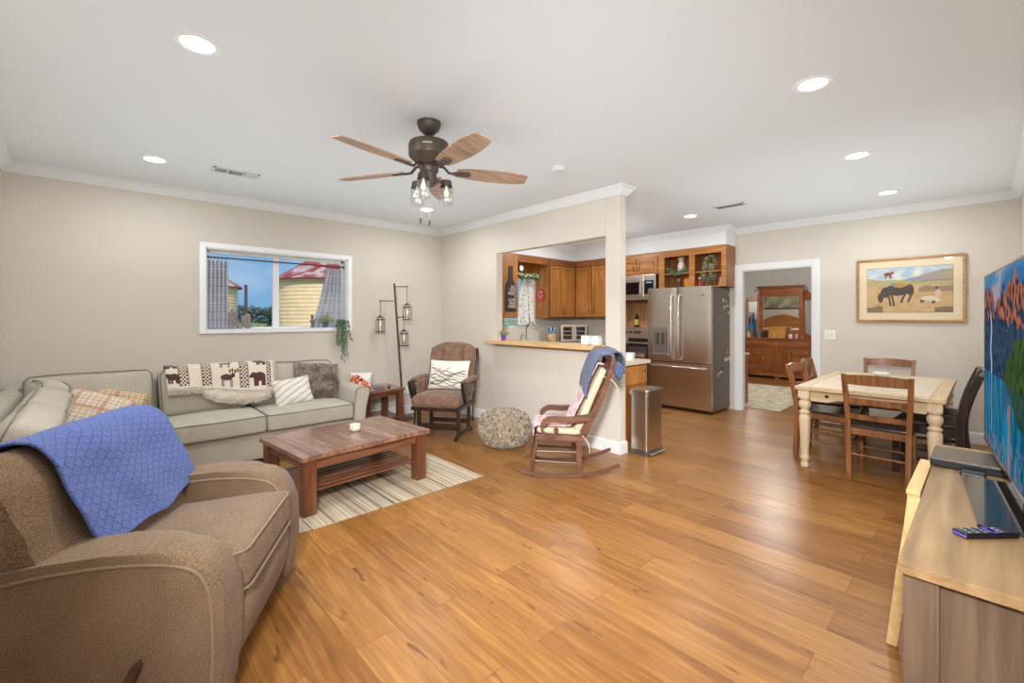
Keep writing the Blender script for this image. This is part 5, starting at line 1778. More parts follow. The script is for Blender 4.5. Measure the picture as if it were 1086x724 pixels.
# television
A0 = Vector((1.905, -.122, 0)); A1 = Vector((3.35, .006, 0))
tvl = (A1 - A0).length; ang = math.degrees(math.atan2((A1 - A0).y, (A1 - A0).x))
tv = thing('television', 'large flat-screen television showing a turquoise mountain lake on the oak stand', 'television', (A0.x, A0.y, SZ), ang)
zb, zt = .062, .903
bm = BM(); box(bm, 0, tvl, -.028, 0, zb, zt, .003)
mk('housing', bm, m_black, tv)
m_bez = plain('bezel_bronze', '#6a5a4c', .35, .7)
bm = BM(); g_ = .009
for q in ((0, tvl, zt - g_, zt), (0, tvl, zb, zb + .016), (0, g_, zb, zt), (tvl - g_, tvl, zb, zt)):
    box(bm, q[0], q[1], -.012, .0025, q[2], q[3], .0012)
mk('bezel', bm, m_bez, tv)
def screen_col(u, v):
    # u: 0 = left of the picture (far end), v up
    n1 = noise.noise(Vector((u * 4, v * 5, 2))); n2 = noise.noise(Vector((u * 16, v * 12, 7))); n3 = noise.noise(Vector((u * 45, v * 20, 3)))
    V3 = lambda h: Vector(srgb(h)[:3])
    def scene(u, v):
        base = .45
        peak = .86 + .05 * abs(math.sin(u * 13)) + .045 * abs(math.sin(u * 31 + 1)) - .10 * math.exp(-((u - .30) / .10) ** 2)
        peak += .04 * noise.noise(Vector((u * 22, 0, 5)))
        if v > peak:
            c = V3('#2f6f9e').lerp(V3('#7fa9c9'), max(0, min(1, (v - .8) * 2 + n1)))
            if n1 + .5 * n2 > .15: c = c.lerp(V3('#c8a79a'), .5)
            return c
        lit = .70 + .10 * n2 - .10 * min(1, u * 1.6)
        if v > lit + .10 and n3 + n2 * .6 > -.05:
            return V3('#7d3c28').lerp(V3('#bd6c4a'), max(0, min(1, .5 + n3 * 1.5)))
        c = V3('#10263e').lerp(V3('#2c5270'), max(0, min(1, .4 + n3)))
        if abs(u - .17 - .01 * math.sin(v * 30)) < .012 and v < .78: c = V3('#a9c3d2')
        return c
    if v >= .43:
        c = scene(u, v)
    else:
        c = scene(u, .86 - v).lerp(V3('#0a6f94'), .62)
        st = noise.noise(Vector((u * 30, v * 3, 9)))
        c = c.lerp(V3('#1592b6') if st > 0 else V3('#0b4560'), min(.6, abs(st) * 1.5))
        if abs(u - .52) < .02 + .02 * n2 and v < .33: c = c.lerp(V3('#d07a5c'), .5)
    if u > .42 + abs(v - .47) * 1.15 - .02 * n3 and .26 < v < .66:
        c = V3('#1a3316').lerp(V3('#3c5a26'), max(0, min(1, .5 + n3 * 1.4)))
        if v < .42: c = c.lerp(V3('#0c4450'), .5)
    return c
bm = surf(lambda u, v: (tvl - g_ - (tvl - 2 * g_) * u, .0008, zb + .016 + (zt - g_ - zb - .016) * v), 260, 150, screen_col)
mk('screen', bm, attr_mat('screen_image', .15, emit=.85), tv, smooth=0)
bm = BM(); box(bm, tvl * .5 - .16, tvl * .5 + .16, -.045, -.02, .01, zb + .12, .004); mk('neck', bm, m_black, tv)
bm = BM(); box(bm, .22, .84, -.115, .125, 0.0005, .012, .003); mk('base_plate', bm, plain('base_smoke', '#2b2724', .12, .3, coat=.5), tv)
# gloss black media box
mb = thing('media_box', 'flat black media player box at the far end of the television stand', 'media player', (2.985, .035, SZ))
bm = BM(); box(bm, -.145, .145, -.135, .145, .004, .036, .003); mk('case', bm, m_black, mb)
bm = BM(); box(bm, -.14, .14, -.13, .14, .0362, .0385, .0008); mk('lid', bm, plain('brushed_dark', '#6e6357', .3, .6), mb)
sb = thing('streaming_box', 'small rounded black streaming box between the media player and the television base', 'media player', (2.785, .04, SZ))
bm = BM(); box(bm, -.035, .035, -.04, .04, .0, .018, .008, seg=4); mk('case', bm, m_black, sb)
rc_ = remote('black remote control with purple edging lying on the near end of the television stand', (2.05, .002, SZ + .001), -41, .175, .046, '#15151a', .018, 5)
bm = BM(); box(bm, -.088, -.080, -.022, .022, .003, .014, .003); mk('purple_tab', bm, plain('purple', '#6b4fb0', .5), rc_)
bm = BM(); box(bm, .0, .03, -.012, .012, .018, .0195, .0005); box(bm, .008, .022, -.02, .02, .018, .0195, .0005); mk('purple_pad', bm, plain('purple', '#6b4fb0'), rc_)
# narrow pine rack
pr = thing('pine_rack', 'narrow light pine wooden rack standing against the front of the television stand', 'rack', (2.67, .20, 0))
m_lp = wood('light_pine', '#cfa668', '#e2bd80', '#edcf98', 'X', 1, .5)
bm = BM(); box(bm, -.285, .285, -.022, .022, .640, .658, .003); mk('top_board', bm, m_lp, pr)
for x in (-.275, .255):
    bm = BM(); prism(bm, [(-.02, 0), (-.02, .64), (.018, .64), (.03, .5), (.055, .3), (.085, 0), (.05, 0), (.02, .25), (.0, .35), (.0, 0)], x, x + .02, 'YZ', .002); mk('leg_panel', bm, m_lp, pr)
bm = BM(); box(bm, -.255, .255, -.018, -.004, .56, .62, .002); box(bm, -.255, .255, -.018, -.004, .2, .25, .002); mk('rail', bm, m_lp, pr)

# ------------------------------------------------------------------ kitchen
m_cab = wood('cabinet_oak', '#7b451c', '#9a5c28', '#b07238', 'Z', .8, .35, coat=.1)
m_cabx = wood('cabinet_oak_x', '#7b451c', '#9a5c28', '#b07238', 'X', .8, .35, coat=.1)
m_caby = wood('cabinet_oak_y', '#915a26', '#b8793a', '#cc9450', 'Y', .8, .35, coat=.1)
m_cabl = wood('cabinet_oak_light', '#8f5826', '#b07336', '#c58c4c', 'Z', .8, .35, coat=.1)
m_knob = plain('pull_dark', '#3a2c22', .4, .7)
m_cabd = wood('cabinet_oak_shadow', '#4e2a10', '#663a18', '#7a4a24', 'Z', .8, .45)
m_brass = plain('brass', '#b08a3e', .3, .9)
m_ctop = plain('counter_cream', '#d8ccb4', .35, vary=.08, bscale=90)
m_ss = None
def stainless():
    m, n, b = base_mat('stainless_steel')
    b.inputs['Metallic'].default_value = 1
    b.inputs['Base Color'].default_value = srgb('#dcd6cf')
    b.inputs['Roughness'].default_value = .26
    v = coords(n, (1.2, 1.2, .6))
    add_bump(n, b, noise_node(n, v, 3.5, 2), .35, .02)
    return m
m_ss = stainless()
m_ssd = plain('steel_dark', '#5c554e', .4, .6)
m_blk = plain('black_glass', '#101012', .08)
UZ0, UZ1 = 1.345, 2.39

def door_panel(name, plane, a0, a1, z0, z1, face, sgn, mw, parent, knob=None):
    """framed cabinet door on a plane; plane 'X' faces -X at x=face; plane 'Y' faces -Y at y=face"""
    def bx(bm, a, b, c, d, t0, t1, bev=.002):
        if plane == 'Y': box(bm, a, b, face - t1, face - t0, c, d, bev)
        else: box(bm, face - t1, face - t0, a, b, c, d, bev)
    fr_ = .05
    bm = BM()
    bx(bm, a0, a1, z0, z0 + fr_, 0, .020); bx(bm, a0, a1, z1 - fr_, z1, 0, .018)
    bx(bm, a0, a0 + fr_, z0 + fr_, z1 - fr_, 0, .018); bx(bm, a1 - fr_, a1, z0 + fr_, z1 - fr_, 0, .018)
    bx(bm, a0 + fr_ - .002, a1 - fr_ + .002, z0 + fr_ - .002, z1 - fr_ + .002, 0, .003, 0)
    bx(bm, a0 + fr_ + .014, a1 - fr_ - .014, z0 + fr_ + .014, z1 - fr_ - .014, .003, .014, .006)
    d = mkw('door', bm, mw, parent)
    if knob:
        ka, kz = knob
        bm = BM()
        if plane == 'Y': pts = [(ka, face - .018, kz - .04), (ka, face - .036, kz - .03), (ka, face - .036, kz + .03), (ka, face - .018, kz + .04)]
        else: pts = [(face - .018, ka, kz - .04), (face - .036, ka, kz - .03), (face - .036, ka, kz + .03), (face - .018, ka, kz + .04)]
        tube(bm, pts, .005, 6); mkw('handle', bm, m_knob, d)
    return d
def cabinet(label, x0, x1, y0, y1, z0, z1, mw, name='wall_cabinet', cat='cabinet', group=None):
    t = thing(name, label, cat, ((x0 + x1) / 2, (y0 + y1) / 2, z0), 0, group)
    bm = BM(); box(bm, x0, x1, y0, y1, z0, z1, .002); mkw('body', bm, mw, t)
    return t
FA = 5.25   # front plane of the uppers on the window wall
FC = 6.53   # front plane of the uppers on the range wall
c1 = cabinet('brown oak wall cabinet left of the kitchen window, with the bottle sign on it', 4.15, 5.04, FA, YA - .002, UZ0, UZ1, m_cab)
door_panel('door', 'Y', 4.16, 4.59, UZ0 + .02, UZ1 - .09, FA, 1, m_cab, c1, (4.56, 1.46))
bm = BM(); box(bm, 4.60, 5.035, FA - .012, FA, UZ0 + .01, UZ1 - .01, .002); mkw('plain_panel', bm, m_cabl, c1)
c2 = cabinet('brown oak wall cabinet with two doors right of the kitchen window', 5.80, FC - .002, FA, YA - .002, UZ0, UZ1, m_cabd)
bm = BM(); box(bm, 5.797, 5.80, FA + .002, YA - .004, UZ0, UZ1 - .005, 0); mkw('side_panel', bm, m_cabl, c2)
bm = BM(); box(bm, 5.80, FC - .002, FA - .012, FA, UZ1 - .11, UZ1, .002); mkw('top_rail', bm, m_cabx, c2)
door_panel('door', 'Y', 5.83, 6.155, UZ0 + .02, UZ1 - .12, FA, 1, m_cabl, c2, (6.13, 1.46))
door_panel('door', 'Y', 6.172, 6.50, UZ0 + .02, UZ1 - .12, FA, 1, m_cabl, c2, (6.20, 1.46))
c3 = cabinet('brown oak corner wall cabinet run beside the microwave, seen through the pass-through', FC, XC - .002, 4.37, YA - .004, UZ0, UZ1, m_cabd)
bm = BM(); box(bm, FC - .012, FC, 4.37, FA - .014, UZ1 - .11, UZ1, .002); mkw('top_rail', bm, m_cabx, c3)
door_panel('door', 'X', 4.868, 5.22, UZ0 + .02, UZ1 - .12, FC, 1, m_cabl, c3, (4.90, 1.46))
door_panel('door', 'X', 4.40, 4.85, UZ0 + .02, UZ1 - .12, FC, 1, m_cabl, c3, (4.82, 1.46))
c4 = cabinet('small two-door oak cabinet above the microwave', FC, XC - .002, 3.555, 4.365, 2.05, UZ1, m_caby)
door_panel('door', 'X', 3.58, 3.945, 2.07, UZ1 - .08, FC, 1, m_caby, c4, (3.91, 2.15))
door_panel('door', 'X', 3.955, 4.345, 2.07, UZ1 - .08, FC, 1, m_caby, c4, (3.99, 2.15))
c5 = thing('open_cabinet', 'open honey oak display cabinet with two bays above the fridge', 'cabinet', (6.7, 3.03, 1.80))
bm = BM()
Y0c, Y1c, Z0c = 2.525, 3.55, 1.797
box(bm, FC, XC - .002, Y0c, Y0c + .02, Z0c, UZ1, .002); box(bm, FC + .01, XC - .002, Y1c - .02, Y1c, Z0c, UZ1, .002)
box(bm, FC + .01, XC - .002, Y0c + .02, Y1c - .02, UZ1 - .02, UZ1); box(bm, FC + .01, XC - .002, Y0c + .02, Y1c - .02, Z0c, Z0c + .02)
box(bm, XC - .02, XC - .002, Y0c + .02, Y1c - .02, Z0c, UZ1); box(bm, FC + .01, XC - .02, 3.01, 3.03, Z0c + .02, UZ1 - .02)
mkw('body', bm, m_cab, c5)
bm = BM()
for a, b in ((Y0c, 2.585), (2.975, 3.06), (3.46, Y1c)): box(bm, FC - .018, FC + .002, a, b, Z0c, UZ1, .002)
for a, b in ((2.585, 2.975), (3.06, 3.46)):
    box(bm, FC - .018, FC + .002, a, b, UZ1 - .10, UZ1, .002); box(bm, FC - .018, FC + .002, a, b, Z0c, Z0c + .015, .002)
mkw('face_frame', bm, m_caby, c5)
for a, b in ((2.545, 3.01), (3.03, 3.53)):
    bm = BM(); box(bm, FC + .02, XC - .02, a, b, 2.02, 2.038, .001); mkw('shelf', bm, m_caby, c5)
# valance over the kitchen window
va = thing('valance_board', 'oak valance board bridging the cabinets over the kitchen window', 'trim board', (5.42, FA + .01, 2.27))
bm = BM(); box(bm, 5.042, 5.798, FA, FA + .02, 2.27, UZ1, .003); mkw('board', bm, m_cabx, va)
bm = BM(); box(bm, 5.042, 5.798, YA - .014, YA - .002, 2.11, UZ1, .002); mkw('back_board', bm, m_cab, va)
# white soffit above the cabinets
SO = .02
bm = BM()
box(bm, 4.10, XC, FA - SO, YA, UZ1 + .001, ZC)
box(bm, FC - SO, XC, 2.52, FA - SO, UZ1 + .001, ZC)
struct('trim_8', bm, m_trim)
molding('trim_9', (XC, 2.52), (FC - SO, 2.52), (0, -1), CROWN, CZ, m_trim, -1, 1)
molding('trim_10', (FC - SO, 2.52), (FC - SO, FA - SO), (-1, 0), CROWN, CZ, m_trim, 1, -1)
molding('trim_11', (FC - SO, FA - SO), (4.10, FA - SO), (0, -1), CROWN, CZ, m_trim, -1, 0)
SB = [(0, 0), (.012, 0), (.012, .02), (0, .03)]
molding('trim_12', (FC - SO, 2.52), (FC - SO, FA - SO), (-1, 0), SB, UZ1 + .002, m_trim, 1, -1)

# base cabinets and counters
b1_ = cabinet('oak base cabinets under the kitchen window counter', 4.40, XC - .63, 4.98, YA - .002, .1, .875, m_cab, 'base_cabinet')
for k in range(4):
    a = 4.42 + k * .45; door_panel('door', 'Y', a, a + .43, .12, .68, 4.98, 1, m_cab, b1_, (a + .38, .6))
bm = BM(); box(bm, 4.42, 6.2, 5.03, 5.5, 0, .1); mkw('toe_kick', bm, m_dark, b1_)
b2_ = cabinet('oak base cabinet in the kitchen corner beside the range', XC - .625, XC - .002, 4.375, YA - .004, .0, .875, m_cab, 'base_cabinet')
bm = BM(); box(bm, 3.88, XC - .64, 4.95, YA - .002, .877, .915, .004); box(bm, XC - .64, XC - .002, 4.375, YA - .002, .877, .915, .004)
tag(mk('countertop', bm, m_ctop), 'cream countertop along the kitchen window wall', 'countertop')
b3_ = cabinet('oak peninsula base cabinet behind the trash can', 3.88, 4.345, 2.515, 4.90, .0, .86, m_cabl, 'base_cabinet')
bm = BM(); box(bm, 3.89, 4.335, 2.50, 2.515, .66, .845, .003); dr = mkw('drawer_front', bm, m_cabl, b3_)
bm = BM(); lathe(bm, [(.006, 0), (.006, .012), (.015, .018), (.013, .026), (0, .028)], 14, M=TR(4.26, 2.50, .795, rx=90)); mkw('knob', bm, m_brass, dr, smooth=60)
bm = BM(); box(bm, 3.89, 4.335, 2.50, 2.515, .08, .645, .003); mkw('door', bm, m_cab, b3_)
bm = BM(); box(bm, 3.878, 4.37, 2.475, 4.94, .862, .90, .005); tag(mk('countertop', bm, m_ctop), 'cream peninsula countertop end beside the pillar', 'countertop')
# pass-through ledge
m_ledge = wood('ledge_maple', '#cfa06a', '#e2bd8a', '#edcfa2', 'Y', .8, .4)
bm = BM(); box(bm, 3.63, 3.773, 2.685, 4.40, 1.021, 1.064, .003); box(bm, 3.7735, 3.93, 2.66, 4.31, 1.0215, 1.064, .002)
ledge_ = tag(mk('pass_through_ledge', bm, m_ledge), 'pale maple ledge along the kitchen pass-through opening', 'ledge')
bm = BM(); box(bm, 3.632, 3.771, 2.682, 2.685, 1.023, 1.062); mk('end_grain', bm, wood('ledge_end', '#7c4f22', '#a0702f', '#b8863f', 'X', 2, .5), ledge_)
# backsplash panelling
bm = BM()
for k in range(9):
    y = 3.56 + k * .09
    box(bm, XC - .012, XC - .001, y + .0015, y + .0885, .92, 1.64, .002)
tag(mk('backsplash', bm, wood('rustic_plank', '#8a5a36', '#bb8454', '#d0a070', 'Z', 1.5, .6)), 'rustic brown plank backsplash behind the range', 'backsplash')

# microwave
mw_ = thing('microwave', 'stainless steel over-the-range microwave with black window', 'microwave', (6.67, 3.96, 1.64))
bm = BM(); box(bm, 6.48, XC - .003, 3.585, 4.345, 1.64, 2.045, .006); mkw('body', bm, m_ss, mw_)
bm = BM(); box(bm, 6.462, 6.48, 3.80, 4.34, 1.69, 2.01, .004); d = mkw('door', bm, m_ss, mw_)
bm = BM(); box(bm, 6.458, 6.463, 3.87, 4.29, 1.73, 1.93, .002); mkw('window', bm, m_blk, d)
bm = BM(); tube(bm, [(6.462, 3.83, 1.72), (6.435, 3.83, 1.74), (6.435, 3.83, 1.94), (6.462, 3.83, 1.96)], .011, 8); mkw('handle', bm, m_ss, d)
bm = BM(); box(bm, 6.472, 6.481, 3.62, 3.785, 1.73, 1.95, .002); p_ = mkw('control_panel', bm, m_blk, mw_)
bm = BM(); box(bm, 6.470, 6.4725, 3.65, 3.75, 1.905, 1.925); mkw('display', bm, plain('led_blue', '#101820', .3, emit=('#86b4dc', 1.0)), p_)
bm = BM(); box(bm, 6.50, XC - .003, 3.60, 4.33, 1.625, 1.64); mkw('vent_base', bm, m_ssd, mw_)

# range
rg = thing('range', 'stainless steel electric range with raised control panel and dark oven door', 'stove', (6.52, 3.96, 0))
bm = BM(); box(bm, 6.20, XC - .015, 3.585, 4.365, .02, .905, .004); mkw('body', bm, m_ssd, rg)
bm = BM(); box(bm, 6.19, 6.75, 3.58, 4.368, .905, .92, .004); mkw('cooktop', bm, m_blk, rg)
bm = BM(); prism(bm, [(6.74, .92), (6.85, .92), (6.85, 1.19), (6.79, 1.19), (6.75, 1.0)], 3.585, 4.365, 'XZ', .006); cp1 = mkw('control_panel', bm, m_ss, rg)
bm = BM(); box(bm, 6.742, 6.752, 3.70, 4.25, .935, 1.0, .001); mkw('burner_glass', bm, m_blk, cp1)
bm = BM(); box(bm, -.003, .003, -.11, .05, -.035, .035, .001, M=TR(6.768, 3.82, 1.10, ry=12)); mkw('display', bm, m_blk, cp1)
for y in (4.05, 4.13, 4.22, 4.30):
    bm = BM(); lathe(bm, [(.022, 0), (.022, .012), (.017, .022), (0, .023)], 16, M=TR(6.768, y, 1.10, ry=-78)); mkw('knob', bm, plain('knob_black', '#26262a', .3), cp1)
bm = BM(); box(bm, 6.17, 6.20, 3.59, 4.36, .25, .80, .004); d = mkw('oven_door', bm, m_ss, rg)
bm = BM(); box(bm, 6.166, 6.171, 3.68, 4.27, .36, .68, .002); mkw('oven_window', bm, m_blk, d)
bm = BM(); tube(bm, [(6.17, 3.64, .76), (6.13, 3.64, .76), (6.13, 4.31, .76), (6.17, 4.31, .76)], .011, 8); mkw('handle', bm, m_ss, d)
bm = BM(); box(bm, 6.175, 6.20, 3.59, 4.36, .06, .23, .004); mkw('storage_drawer', bm, m_ss, rg)
# oil bottle on the range
ob = thing('oil_bottle', 'dark olive oil bottle with a yellow label on top of the range', 'bottle', (6.82, 4.13, 1.19))
bm = BM(); lathe(bm, [(0, 0), (.036, 0), (.038, .01), (.038, .14), (.03, .17), (.013, .19), (.013, .225), (0, .225)], 24); mk('bottle', bm, plain('olive_bottle', '#1e2414', .15), ob, smooth=50)
bm = BM(); lathe(bm, [(.0386, .035), (.0386, .13)], 24, capb=False, capt=False); mk('label', bm, plain('label_yellow', '#d8c46a', .5), ob)
ob2 = thing('trivet', 'small dark cast iron trivet hung on the plank backsplash right of the oil bottle', 'trivet', (XC - .02, 3.66, 1.35))
bm = BM(); prism(bm, [(-.055, -.09), (.055, -.09), (.06, .02), (.03, .08), (0, .10), (-.03, .08), (-.06, .02)], -.008, .006, 'YZ', .003); mk('plate', bm, m_iron, ob2)

# fridge
FX = 6.167; FY0, FY1, FZT = 2.588, 3.548, 1.79
fr = thing('refrigerator', 'large stainless steel french-door refrigerator with bottom freezer', 'refrigerator', (6.5, (FY0 + FY1) / 2, 0))
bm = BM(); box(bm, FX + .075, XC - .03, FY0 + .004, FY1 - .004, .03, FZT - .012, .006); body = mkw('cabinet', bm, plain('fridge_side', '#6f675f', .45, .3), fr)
ymid = 3.085
def fdoor(name, y0, y1, z0, z1):
    bm = BM()
    # slightly bowed front
    N = 16; rows = []
    for i in range(N + 1):
        k = i / N; y = y0 + (y1 - y0) * k
        ff = FX + .016 * (2 * k - 1) ** 4 if False else FX + .012 * abs(2 * k - 1) ** 5
        rows.append((ff, y))
    poly = [(FX + .07, y0)] + rows + [(FX + .07, y1)]
    prism(bm, poly, z0, z1, 'XY', .004)
    return mkw(name, bm, m_ss, fr, smooth=50)
dl = fdoor('left_door', ymid + .003, FY1, .705, FZT)
dr_ = fdoor('right_door', FY0, ymid - .003, .705, FZT)
dz = fdoor('freezer_drawer', FY0, FY1, .06, .695)
for d, y in ((dl, ymid + .06), (dr_, ymid - .05)):
    bm = BM(); tube(bm, curve_pts([(FX + .01, y, .75), (FX - .045, y, .80), (FX - .055, y, 1.2), (FX - .045, y, 1.62), (FX + .01, y, 1.68)], 6), .014, 10); mkw('handle', bm, m_ss, d, smooth=60)
bm = BM(); tube(bm, [(FX + .01, FY0 + .07, .635), (FX - .045, FY0 + .08, .635), (FX - .045, FY1 - .08, .635), (FX + .01, FY1 - .07, .635)], .014, 10); mkw('handle', bm, m_ss, dz, smooth=60)
bm = BM()
y0, y1 = 3.21, 3.46
box(bm, FX - .010, FX + .008, y0, y1, 1.13, 1.215, .003)
box(bm, FX - .006, FX + .006, y0, y0 + .012, .81, 1.13, .002); box(bm, FX - .006, FX + .006, y1 - .012, y1, .81, 1.13, .002); box(bm, FX - .03, FX + .006, y0, y1, .795, .82, .003)
dsp = mkw('dispenser_frame', bm, plain('dispenser_silver', '#a9a7a4', .3, .8), dl)
bm = BM(); box(bm, FX - .003, FX - .001, y0 + .012, y1 - .012, .82, 1.13); mkw('dispenser_recess', bm, plain('recess_grey', '#8a8682', .3, .6), dl)
bm = BM(); box(bm, FX - .014, FX - .003, y0 + .07, y0 + .10, .95, 1.12, .003); box(bm, FX - .014, FX - .003, y1 - .10, y1 - .07, .95, 1.12, .003); mkw('dispenser_paddle', bm, m_ssd, dl)
bm = BM()
for k, (a, b) in enumerate(((0, .012), (.016, .028), (.032, .046))):
    box(bm, FX - .0005, FX + .002, FY0 + .135 - b, FY0 + .135 - a, 1.655, 1.675, .001)
mkw('badge', bm, plain('badge_grey', '#55555a', .4, .4), dr_)
for y in (FY0 + .05, FY1 - .05):
    for xf_ in (FX + .10, XC - .09):
        bm = BM(); lathe(bm, [(.018, 0), (.018, .03)], 12, c=(xf_, y, 0)); mkw('foot', bm, m_black, fr)
bm = BM(); box(bm, FX + .09, FX + .10, FY0 + .02, FY1 - .02, .01, .06); mkw('kick_grille', bm, m_black, fr)
bm = BM()
for y in (FY0 + .05, FY1 - .05): box(bm, FX + .01, FX + .10, y - .03, y + .03, FZT - .004, FZT + .015, .004)
mkw('hinge_cover', bm, m_ssd, fr)
# magnets on the visible side
mg = [
 (6.80, 1.68, .03, .06, '#c9b27c', 'long tan magnet at the top back edge of the fridge side'),
 (6.60, 1.60, .030, .040, '#e6e2da', 'white rectangular magnet in the upper cluster on the fridge side'),
 (6.70, 1.58, .034, .034, '#d6a892', 'pink square magnet in the upper cluster on the fridge side'),
 (6.63, 1.50, .018, .06, '#e0c59a', 'slim cream magnet low in the upper cluster on the fridge side'),
 (6.74, 1.52, .045, .030, '#d8d0b4', 'pale slanted magnet in the upper cluster on the fridge side'),
 (6.78, 1.42, .04, .035, '#e3c0a4', 'peach magnet at the bottom of the upper cluster on the fridge side'),
 (6.70, 1.05, .022, .022, '#cf5a4c', 'small red magnet topmost of the coloured column on the fridge side'),
 (6.73, 1.00, .05, .022, '#e0623a', 'orange bar magnet second in the coloured column on the fridge side'),
 (6.69, .95, .02, .018, '#4a4e8c', 'small blue magnet in the middle of the coloured column on the fridge side'),
 (6.73, .89, .05, .03, '#c9382e', 'red magnet low in the coloured column on the fridge side'),
 (6.73, .84, .03, .022, '#d98a94', 'pink magnet at the bottom of the coloured column on the fridge side'),
 (6.66, .74, .022, .055, '#e6ddb8', 'cream oval magnet left of the row of three on the fridge side'),
 (6.73, .745, .022, .055, '#dcd9cc', 'white oval magnet in the middle of the row of three on the fridge side'),
 (6.80, .75, .022, .055, '#e8dfc2', 'cream oval magnet right of the row of three on the fridge side'),
 (6.41, .54, .022, .055, '#e6a94c', 'yellow magnet on the lower front of the fridge side'),
 (6.50, .57, .022, .06, '#efc98a', 'pale orange magnet next to the dark curved one on the fridge side'),
 (6.56, .62, .07, .02, '#2a221c', 'dark curved magnet with a thin tail on the fridge side'),
 (6.47, .37, .05, .04, '#6c74c0', 'blue and white bird-shaped magnet lowest on the fridge side'),
]
for (x, z, w_, h_, c, lab) in mg:
    bm = BM()
    if 'oval' in lab or 'bird' in lab or 'curved' in lab:
        if 'oval' in lab: poly = [(w_ / 2 * math.cos(k * PI / 6), h_ / 2 * math.sin(k * PI / 6)) for k in range(12)]
        elif 'bird' in lab: poly = [(-.03, .03), (-.01, .005), (.01, .02), (.035, .03), (.02, .0), (.0, -.035), (-.015, -.01)]
        else: poly = [(-.04, -.01), (-.01, .015), (.03, .02), (.05, -.01), (.025, .008), (-.01, .0), (-.03, -.025)]
        prism(bm, poly, -.007, 0, 'XZ', .001)
    else:
        box(bm, -w_ / 2, w_ / 2, -.007, 0, -h_ / 2, h_ / 2, .002)
    tag(mk('fridge_magnet', bm, plain('magnet_' + c[1:], c, .5), loc=(x, FY0 + .0035, z)), lab, 'magnet', 'magnets on the fridge side')

# display cabinet contents
def vine(bm, lf, start, n, spread, length, leafL=.03, down=True):
    for k in range(n):
        p0 = Vector(start)
        a = Vector(spread) * random.uniform(-1, 1)
        L_ = length * random.uniform(.5, 1)
        pts = curve_pts([p0, p0 + a * .5 + Vector((-.02, 0, .03)), p0 + a + Vector((-.04, 0, -.02)), p0 + a * 1.15 + Vector((-.045, 0, -L_ * .6)), p0 + a * 1.2 + Vector((-.045, 0, -L_))], 6)
        tube(bm, pts, .0015, 4)
        for p in pts:
            leaf(lf, p, Vector((random.uniform(-1, .2), random.uniform(-1, 1), random.uniform(-.8, .5))), leafL * random.uniform(.7, 1.1), leafL * .55)
vp = thing('trailing_plant', 'pale green trailing artificial plant spilling from the right bay above the fridge', 'plant', (6.64, 2.79, 2.038))
bm = BM(); lathe(bm, [(0, 0), (.04, 0), (.05, .07), (.044, .07), (.04, .055), (0, .055)], 20); mk('pot', bm, plain('terracotta', '#8a5a40', .7), vp, smooth=50)
s_, l_ = BM(), BM(); vine(s_, l_, (-.02, 0, .07), 12, (-.02, .085, 0), .30, .028)
for _ in range(160):
    d = Vector((random.gauss(0, 1), random.gauss(0, 1), abs(random.gauss(0, 1)))).normalized(); leaf(l_, Vector((-.02, 0, .08)) + Vector((d.x * .05, d.y * .08, d.z * .14)), d, .028, .014)
xmin = -.16
mk('stems', s_, m_stem, vp); mk('foliage', l_, plain('sage_leaf', '#9aa682', .6, vary=.25, bscale=30), vp, smooth=0)
vp2 = thing('trailing_plant', 'dark green artificial garland on the shelf of the left bay above the fridge', 'plant', (6.62, 3.26, 2.038))
s_, l_ = BM(), BM()
pts = curve_pts([(-.03, -.17, .02), (-.05, -.08, .0), (-.06, 0, -.03), (-.05, .1, .0), (-.03, .17, .05)], 8); tube(s_, [p + Vector((0, 0, .012)) for p in pts], .003, 5)
for p in pts:
    for _ in range(14): leaf(l_, p + Vector((random.uniform(-.02, .02), random.uniform(-.02, .02), random.uniform(0, .04))), Vector((random.uniform(-1, .3), random.uniform(-1, 1), random.uniform(-.6, .8))), .035, .02)
mk('stems', s_, m_stem, vp2); mk('foliage', l_, m_leafd, vp2, smooth=0)
vs1 = thing('vase', 'white and brown patterned vase standing in the left bay above the fridge', 'vase', (6.66, 3.25, 2.039))
bm = BM(); lathe(bm, [(0, 0), (.04, 0), (.06, .05), (.065, .10), (.05, .15), (.033, .185), (.04, .20), (.055, .235), (.055, .24), (.03, .20), (0, .19)], 28); mk('body', bm, plain('vase_glaze', '#cfc4b4', .4, vary=.35, bscale=14), vs1, smooth=60)
hs = thing('carved_hand', 'orange wooden hand-shaped ornament below the shelf in the left bay above the fridge', 'ornament', (6.56, 3.115, Z0c + .046))
hs.location = (6.60, 3.13, Z0c + .021)
bm = BM(); prism(bm, [(-.035, 0), (.035, 0), (.045, .06), (.055, .10), (.04, .11), (.03, .085), (.028, .135), (.012, .135), (.008, .10), (-.004, .14), (-.02, .135), (-.02, .09), (-.035, .12), (-.05, .11), (-.042, .05)], -.012, .012, 'YZ', .005); mk('body', bm, plain('orange_wood', '#d9822c', .5), hs)
fgl = thing('goblet', 'small dark metal goblet beside the orange hand above the fridge', 'goblet', (6.62, 3.27, Z0c + .021))
bm = BM(); lathe(bm, [(0, 0), (.03, 0), (.03, .006), (.008, .014), (.008, .05), (.02, .07), (.032, .09), (.032, .13), (.028, .13), (.0, .08)], 24); mk('body', bm, plain('pewter', '#7d7a78'), fgl, smooth=60)
rb = thing('bottle', 'small red bottle with a white cap in the right bay above the fridge', 'bottle', (6.585, 2.93, Z0c + .021))
bm = BM(); lathe(bm, [(0, 0), (.022, 0), (.022, .08), (.014, .10), (.012, .11), (0, .11)], 18); mk('body', bm, plain('red_gloss', '#b32420', .25), rb, smooth=50)
bm = BM(); lathe(bm, [(.012, .11), (.014, .112), (.014, .135), (0, .138)], 16); mk('cap', bm, m_trim, rb)
